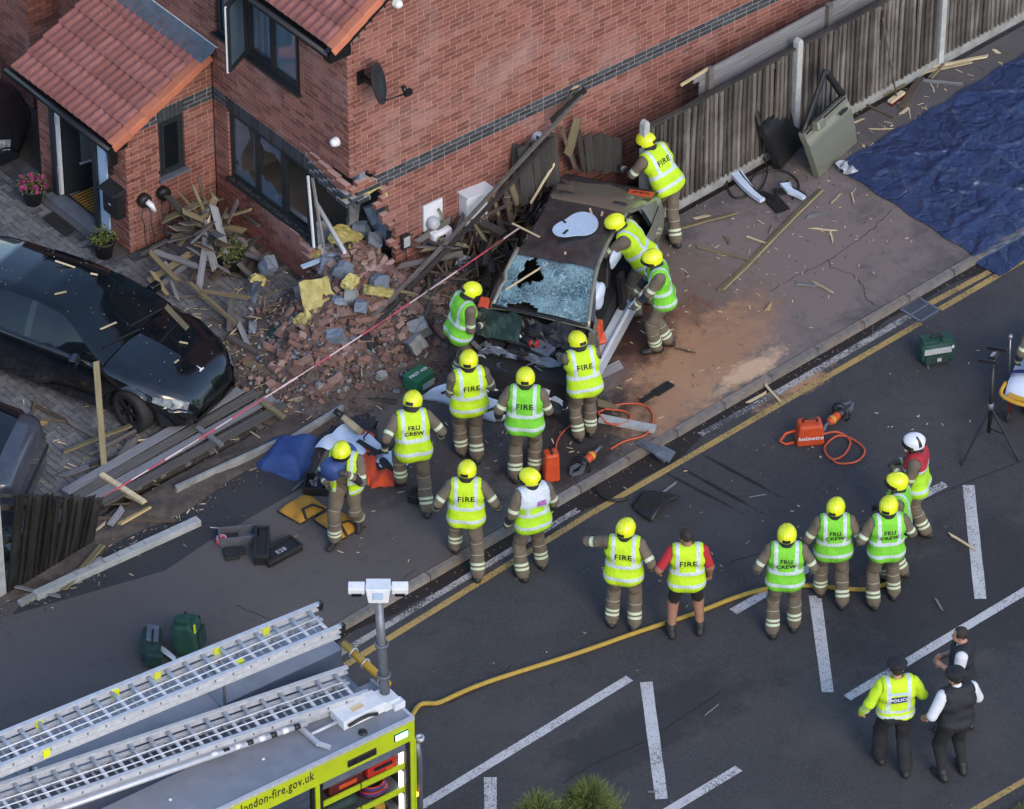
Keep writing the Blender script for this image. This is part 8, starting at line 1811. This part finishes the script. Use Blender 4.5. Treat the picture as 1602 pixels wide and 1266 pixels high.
m = MB(); a, b = G(245, 1012, .04), G(276, 1034, .02); m.grid(lambda u, v: a.lerp(b, u) + Vector((.14 * (v - .5) * .6, .14 * (v - .5), .03 * math.sin(3.1 * u))), 10, 2); tag(m.build('paper_roll', 'white_paint'), 'strip of white paper unrolled between the two green bags', 'paper')
fb = thing('first_aid_box', 'bright green first aid box with white lettering beside the wreck', 'first aid box', G(655, 606, 0), R(4)); m = MB(); m.box((0, 0, .11), (.36, .26, .22)); m.build('case', 'green_box', fb, bevel=.02); m = MB(); m.box((0, 0, .235), (.37, .27, .04)); m.build('lid', 'green_box', fb, bevel=.015); m = MB(); m.box((.06, -.135, .09), (.22, .02, .09)); m.build('pouch', 'silver_cloth', fb)
lm = lettering('FIRST AID', .07); tm = bpy.data.meshes.new('lettering'); tm.from_pydata([(v.co.x, v.co.y, .258) for v in lm.vertices], [], [tuple(q.vertices) for q in lm.polygons]); tm.materials.append(MATS['white_paint']); inst('lettering', tm, fb)
def cushion(name, corners, h, mat, label, cat, folds=2, amp=.03):
    m = MB(); a, b, c, d = [G(*p) for p in corners]
    for k in range(folds):
        z0 = h * (k + 1) / folds; inset = .06 * (folds - 1 - k)
        fn = lambda u, v: a.lerp(b, u).lerp(d.lerp(c, u), v) * 1.0 + Vector((0, 0, max(.0, z0 * min(1, 5 * min(u, 1 - u, v, 1 - v) + .0) ** .5 + amp * math.sin(7 * u + 3 * v) * math.sin(5 * v + 2 * k) * min(1, 8 * min(u, 1 - u, v, 1 - v))))) + Vector((inset * math.sin(6 * v), inset * math.cos(5 * u), 0))
        m.grid(fn, 26, 20)
    return tag(m.build(name, mat), label, cat)
o = cushion('folded_tarpaulin', ((405, 735), (470, 752), (500, 690), (440, 688)), .22, 'blue_cloth', 'blue folded tarpaulin bundle on the pavement beside the gravel board', 'tarpaulin', 3)
m = MB(); a, b, c, d = [G(*p, .03) for p in ((492, 705), (545, 668), (640, 730), (600, 742))]
def sheet_fn(u, v): q = a.lerp(b, u).lerp(d.lerp(c, u), v); return q + Vector((0, 0, .05 + .05 * abs(math.sin(6 * u + 4 * v)) + .03 * math.sin(15 * v + 3 * u)))
m.grid(sheet_fn, 24, 24); o = tag(m.build('white_sheet', 'white_sheet'), 'pale blue white sheet crumpled under the orange kit', 'sheet')
for p, q in (((560, 690), (590, 708)), ((575, 712), (620, 700))): m2 = MB(); m2.bar(G(*p, .16), G(*q, .15), .07, .03); m2.build('black_strap', 'black_matt', o)
oc = thing('orange_holdall', 'flattened orange holdall with black straps behind the man carrying the blue bag', 'bag', G(585, 745, 0))
def lump(corners, h, mat, name, par, n=16):
    A, B, C2, D2 = [G(*p) - par.location for p in corners]; m = MB(); m.grid(lambda u, v: A.lerp(B, u).lerp(D2.lerp(C2, u), v) + Vector((0, 0, h * (16 * u * (1 - u) * v * (1 - v)) ** .35 + .02 * math.sin(8 * u + 5 * v))), n, n); return m.build(name, mat, par)
lump(((555, 722), (575, 705), (605, 735), (575, 762)), .16, 'orange_cloth', 'top_flap', oc); lump(((575, 745), (615, 735), (618, 760), (580, 765)), .14, 'orange_cloth', 'pocket', oc); lump(((572, 738), (600, 722), (622, 742), (605, 752)), .18, 'black_matt', 'strap', oc)
tb = thing('tool_tray', 'open black tool tray between the blue bundle and the yellow bags', 'tray', G(512, 765, 0), R(-48))
m = MB(); m.box((0, 0, .02), (.62, .34, .03)); m.box((0, .165, .07), (.62, .02, .12)); m.box((0, -.165, .07), (.62, .02, .12)); m.box((.3, 0, .07), (.02, .31, .12)); m.box((-.3, 0, .07), (.02, .31, .12)); m.build('tray', 'black_plastic', tb)
for k in range(8): m = MB(); m.box((U(-.22, .22), U(-.1, .1), .07), (U(.08, .2), .04, .04), Matrix.Rotation(U(0, 3), 3, 'Z')); m.build('tool', rnd.choice(['black_matt', 'steel', 'black_plastic']), tb)
m = MB(); m.bar((.28, -.17, .13), (.12, -.19, .13), .02, .02); m.build('white_edge', 'white_paint', tb)
for corners, lab in ((((434, 802), (470, 822), (517, 795), (474, 771)), 'mustard yellow canvas bag lying flat, the upper left of two'), (((490, 815), (535, 846), (572, 826), (520, 795)), 'mustard yellow canvas bag under the boot of the walking firefighter')):
    yb = thing('canvas_bag', lab, 'bag', G(*corners[0]), 0); lump(corners, .07, 'yellow_canvas', 'bag_body', yb, 14)
    A_ = [G(*p) - yb.location for p in corners]; m = MB(); m.tube([A_[1].lerp(A_[2], .2) + Vector((0, 0, .05)), A_[1].lerp(A_[2], .35) + (A_[0] - A_[1]) * .35 + Vector((0, 0, .10)), A_[1].lerp(A_[2], .65) + (A_[0] - A_[1]) * .30 + Vector((0, 0, .10)), A_[1].lerp(A_[2], .8) + Vector((0, 0, .05))], .022, 6, flat=.6); m.build('handle', 'black_matt', yb)
    m = MB(); m.tube([A_[0] + Vector((0, 0, .02)), A_[1] + Vector((0, 0, .02)), A_[2] + Vector((0, 0, .02))], .012, 5); m.build('binding', 'black_matt', yb)
gt_ = thing('metal_tray', 'grey metal trough with black pads inside on the pavement', 'tray', G(374, 846, 0), R(-34)); m = MB()
for c, s in (((0, 0, .01), (.52, .24, .02)), ((0, .12, .08), (.52, .015, .16)), ((0, -.12, .08), (.52, .015, .16)), ((.26, 0, .08), (.015, .24, .16)), ((-.26, 0, .08), (.015, .24, .16))): m.box(c, s)
m.build('trough', 'alu_dark', gt_); m = MB(); m.box((-.1, .02, .05), (.2, .12, .06)); m.build('pad', 'black_matt', gt_)
pk = thing('tape_reel', 'pink reel of tape next to the grey metal trough', 'tape reel', G(347, 850, .0), R(0)); m = MB(); m.lathe([(.03, 0), (.075, 0), (.08, .03), (.08, .07), (.075, .10), (.03, .10), (.03, 0)], 20); m.build('reel', 'pink', pk); m = MB(); m.lathe([(.05, .101), (.06, .104), (.065, .101)], 18); m.build('rim', 'white_tape', pk)
for px, py, s, lab in ((362, 866, (.24, .20, .05), 'black square pouch by the pink reel'), (378, 862, (.14, .1, .06), 'small black pouch right of the square one')):
    m = MB(); m.box(G(px, py, .03), s, Matrix.Rotation(R(60), 3, 'Z')); tag(m.build('pouch', 'black_matt', bevel=.015), lab, 'pouch')
def lid(px, py, rz, sz, label, txt=None, tilt=0.0):
    t = thing('black_case', label, 'case', G(px, py, 0), rz); M = Matrix.Rotation(tilt, 4, 'X'); m = MB()
    m.box(M @ Vector((0, 0, sz[2] / 2)), sz, M.to_3x3()); m.build('shell', 'black_plastic', t, bevel=.015)
    for c, s in (((0, sz[1] / 2 - .015, sz[2] + .012), (sz[0], .03, .025)), ((0, -sz[1] / 2 + .015, sz[2] + .012), (sz[0], .03, .025)), ((sz[0] / 2 - .015, 0, sz[2] + .012), (.03, sz[1] - .06, .025)), ((-sz[0] / 2 + .015, 0, sz[2] + .012), (.03, sz[1] - .06, .025))):
        m = MB(); m.box(M @ Vector(c), s, M.to_3x3()); m.build('rim', 'black_matt', t)
    if txt: lm = lettering(txt, .10); tm = bpy.data.meshes.new('lettering'); tm.from_pydata([tuple(M @ Vector((v.co.x, v.co.y - .03, sz[2] + .003))) for v in lm.vertices], [], [tuple(q.vertices) for q in lm.polygons]); tm.materials.append(MATS['silver_cloth']); inst('lettering', tm, t)
lid(410, 862, R(48), (.62, .20, .16), 'narrow black case standing on edge beside the lettered one'); lid(438, 868, R(-2), (.58, .28, .09), 'flat black case lid with white lettering on the pavement', 'E28')
rd = thing('black_kit', 'small black kit box behind the boots of the striding firefighter', 'kit box', G(650, 782, 0), R(30)); m = MB(); m.box((0, 0, .07), (.22, .16, .14)); m.build('case', 'black_plastic', rd, bevel=.02); m = MB(); m.box((0, -.085, .05), (.05, .01, .03)); m.build('label_plate', 'white_paint', rd); m = MB(); m.tube([(-.07, 0, .14), (-.05, 0, .18), (.05, 0, .18), (.07, 0, .14)], .012, 6); m.build('handle', 'black_matt', rd)
# blue holdall carried by the walking firefighter
cb = thing('blue_holdall', 'blue roll bag with a white strap carried across the chest', 'bag', G(530, 722, 1.30), R(20)); bb = MB(); bb.lathe([(.001, -.30), (.12, -.29), (.15, -.24), (.155, 0), (.15, .24), (.12, .29), (.001, .30)], 18, Matrix.Rotation(R(90), 4, 'Y')); bb.build('roll', 'blue_cloth', cb)
m = MB(); m.tube([(.08, .13, -.08), (.08, .0, .16), (.08, -.15, .05), (.10, -.14, -.16)], .03, 6, flat=.5); m.build('strap', 'white_sheet', cb)
# lighting tripod
tr = thing('lighting_tripod', 'black tripod stand with an adjustable head on the road', 'tripod', G(1546, 690, RZ), 0); base = G(1546, 690, RZ); topz = 1.28
m = MB(); m.tube([(0, 0, .16), (0, 0, topz)], [.028, .022], 10); m.build('column', 'black_plastic', tr); m = MB(); m.tube([(0, 0, topz), (0, 0, topz + .14)], .012, 8); m.build('inner_tube', 'steel', tr)
for (px, py) in ((1504, 729), (1594, 722), (1560, 650)):
    f_ = G(px, py, RZ) - base; m = MB(); m.bar((0, 0, .60), f_ + Vector((0, 0, .02)), .028, .02); m.bar((0, 0, .22), f_ * .52 + Vector((0, 0, .30)), .02, .012); lg = m.build('leg', 'black_plastic', tr); m = MB(); m.tube([f_ * .96 + Vector((0, 0, .03)), f_ + Vector((0, 0, .008))], .02, 7); m.build('foot', 'rubber', lg)
m = MB(); m.lathe([(.03, .56), (.045, .57), (.045, .65), (.03, .66)], 12); m.build('collar', 'alu_dark', tr); m = MB(); m.box((.04, 0, .9), (.06, .03, .05)); m.build('clamp', 'black_plastic', tr)
hd = Matrix.Translation((0, 0, topz + .20)) @ Matrix.Rotation(R(20), 4, 'Z') @ Matrix.Rotation(R(-25), 4, 'X'); m = MB(); m.box(hd @ Vector((0, 0, 0)), (.16, .10, .05), hd.to_3x3()); 
for sg in (-1, 1): m.bar(hd @ Vector((sg * .16, -.12, -.03)), hd @ Vector((sg * .16, .16, .05)), .03, .05)
m.bar(hd @ Vector((-.17, .0, 0)), hd @ Vector((.17, .0, 0)), .03, .03); m.build('head_bracket', 'black_plastic', tr); m = MB(); m.box(hd @ Vector((0, 0, .028)), (.10, .06, .006), hd.to_3x3()); m.build('label_plate', 'silver_cloth', tr)
# stretcher at the right edge
sx = G(1600, 640, RZ); st_ = thing('stretcher', 'yellow framed ambulance stretcher with a white sheet at the right edge', 'stretcher', (G(1612, 652, RZ)).to_tuple(), R(28))
m = MB(); m.grid(lambda u, v: Vector((-.35 + 1.9 * u, -.32 + .64 * v, .66 + .09 * math.sin(math.pi * v) ** .5 - .03 * math.sin(9 * u) * v + (-.20 * (max(0, .12 - u) / .12)))), 24, 12); m.grid(lambda u, v: Vector((-.3 + 1.9 * u, -.32 - .02 * math.sin(8 * u), .66 - .26 * v * (1 + .3 * math.sin(7 * u)))), 24, 4); m.build('sheet', 'white_sheet', st_)
m = MB(); m.tube(catm([(-.1, -.36, .58), (-.38, -.34, .57), (-.48, 0, .56), (-.38, .34, .57), (-.1, .36, .58)], 5), .028, 8); m.build('end_rail', 'yellow_rail', st_); m = MB(); m.box((.5, 0, .54), (1.8, .5, .06)); m.bar((-.1, -.2, .52), (.4, .2, .16), .05, .05); m.bar((-.1, .2, .52), (.4, -.2, .16), .05, .05); m.build('frame', 'yellow_rail', st_)
for x in (-.05, .45): m = MB(); m.grid(lambda u, v: Vector((x + .08 * v, -.335 + .67 * u, .675 + .10 * math.sin(math.pi * u) ** .5)), 14, 1); m.build('belt', 'police_blue', st_)
for x, y in ((-.2, -.26), (-.2, .26), (.9, -.26), (.9, .26)): wheel_of(st_, x, y, 0, 'steel', r=.11) if False else None
for x, y in ((-.2, -.26), (-.2, .26), (.9, -.26), (.9, .26)):
    m = MB(); m.lathe([(.04, -.025), (.09, -.02), (.09, .02), (.04, .025), (.04, -.025)], 16, Matrix.Translation((x, y, .09)) @ Matrix.Rotation(R(90), 4, 'X')); m.build('castor', 'rubber', st_); m = MB(); m.bar((x, y, .1), (x, y, .5), .035, .035); m.build('leg', 'maroon', st_)
m = MB(); m.tube([(.0, .34, .6), (.0, .36, 1.28)], .012, 7); m.lathe([(.001, 1.34), (.03, 1.33), (.035, 1.28), (.001, 1.26)], 10, Matrix.Translation((0, .36, 0))); m.build('drip_pole', 'steel', st_)
# broom against the fence
br = thing('broom', 'wooden broom leaning on the fence with its head on the pavement', 'broom', G(1402, 158, 0)); bt_ = G(1402, 158, 0)
m = MB(); m.tube([Vector((0, 0, .08)), Vector((8.9, -1.29, 1.55)) - bt_ if False else G(1381, 28, 1.50) - bt_], .013, 7); m.build('handle', 'timber_grey', br); m = MB(); m.box((0, 0, .07), (.34, .075, .04), Matrix.Rotation(R(8), 3, 'Z')); m.build('head', 'timber_split', br); m = MB(); m.box((0, -.01, .025), (.32, .07, .05), Matrix.Rotation(R(8), 3, 'Z')); m.build('bristles', 'maroon', br)
# flower pots
def potplant(px, py, label, flowers, s=1.0):
    t = thing('plant_pot', label, 'plant', G(px, py, 0)); m = MB(); m.lathe([(.001, 0), (.12 * s, 0), (.17 * s, .26 * s), (.19 * s, .27 * s), (.19 * s, .31 * s), (.16 * s, .31 * s), (.155 * s, .27 * s), (.001, .27 * s)], 18); m.build('pot', 'pot', t)
    f_ = MB(); p_ = MB()
    for _ in range(420):
        d_ = Vector((rnd.gauss(0, 1), rnd.gauss(0, 1), abs(rnd.gauss(0, .8)))).normalized() * U(.02, .24) * s; c = d_ + Vector((0, 0, .30 * s)); L = U(.03, .06) * s; M = Euler((U(-1.2, 1.2), U(-1.2, 1.2), U(0, 6))).to_matrix()
        f_.add([c + M @ Vector(q) for q in ((0, 0, 0), (L * .35, L * .5, .004), (0, L, 0), (-L * .35, L * .5, .004))], [(0, 1, 2, 3)])
        if flowers and _ % 3 == 0 and d_.length > .12:
            for k in range(5): a = k * 1.257; p_.add([c + M @ Vector(q) for q in ((0, 0, .01), (.03 * math.cos(a), .03 * math.sin(a), .02), (.035 * math.cos(a + .5), .035 * math.sin(a + .5), .018), (.03 * math.cos(a + 1), .03 * math.sin(a + 1), .02))], [(0, 1, 2, 3)])
    stuff(f_.build('leaves', 'foliage', t)); 
    if flowers: stuff(p_.build('flowers', 'petal', t))
potplant(52, 318, 'black pot of magenta flowers beside the porch pillar', True, .95); potplant(163, 400, 'black pot of withered plants by the porch corner', False, .95); potplant(362, 425, 'dark pot of green plants half buried by planks below the window', False, 1.0)
m = MB(); A = [G(*p, .012) for p in ((67, 343), (103, 371), (130, 350), (95, 326))]; m.add(A + [p + Vector((0, 0, .02)) for p in A], [(4, 5, 6, 7), (0, 1, 5, 4), (1, 2, 6, 5), (2, 3, 7, 6), (3, 0, 4, 7)]); o = tag(m.build('rubber_mat', 'black_matt'), 'black rubber ring mat on the paving outside the porch door', 'mat')
for i in range(9):
    for j in range(5): q = A[0].lerp(A[1], (i + .5) / 9).lerp(A[3].lerp(A[2], (i + .5) / 9), (j + .5) / 5); m = MB(); m.lathe([(.02, .022), (.028, .028), (.032, .022)], 8, Matrix.Translation(q)); m.build('ring', 'rubber', o)
# two feathery trees on the far verge, only their tips reach into the picture, and the grass there
def feather_tree(label, x, y, h):
    t = thing('feathery_tree', label, 'tree', (x, y, RZ)); m = MB(); m.tube([(0, 0, 0), (.04, .02, h * .5), (0, 0, h * .97)], [.13, .08, .012], 8); m.build('trunk', 'timber_brown', t); f_ = MB()
    for _ in range(3800):
        dz = (h - .8) * rnd.random() ** 1.7; a = U(0, 6.28); r_ = .68 * min(1.3, dz) ** .75 * (.25 + .75 * rnd.random() ** .6) * (1 + .25 * math.sin(3 * a + dz * 4)); p = Vector((r_ * math.cos(a), r_ * math.sin(a), h - dz))
        d_ = Vector((math.cos(a), math.sin(a), U(.2, 1.3))).normalized(); L = U(.10, .24); w_ = d_.cross(jit(1)).normalized() * .011
        f_.add([p - w_, p + w_, p + d_ * L], [(0, 1, 2)])
        for k in range(5): q = p + d_ * L * (.1 + .18 * k); e = (d_ + jit(.8)).normalized() * L * .42; f_.add([q, q + e * .5 + w_ * .7, q + e], [(0, 1, 2)])
    stuff(f_.build('crown', 'foliage', t))
feather_tree('feathery green tree tip at the bottom edge, the taller right one', -8.85, -14.25, 5.88); feather_tree('feathery green tree tip at the bottom edge, the left one nearer the engine', -9.60, -14.25, 6.12)
gs = MB()
for _ in range(5200):
    c = Vector((U(-1.6, 3.2), -13.40 - 1.3 * rnd.random() ** 1.3, RZ + .05)); d_ = Vector((U(-.04, .04), U(-.04, .04), U(.03, .12))); s = jit(.007); s.z = 0; gs.add([c - s, c + s, c + d_], [(0, 1, 2)])
stuff(gs.build('grass', 'foliage'))
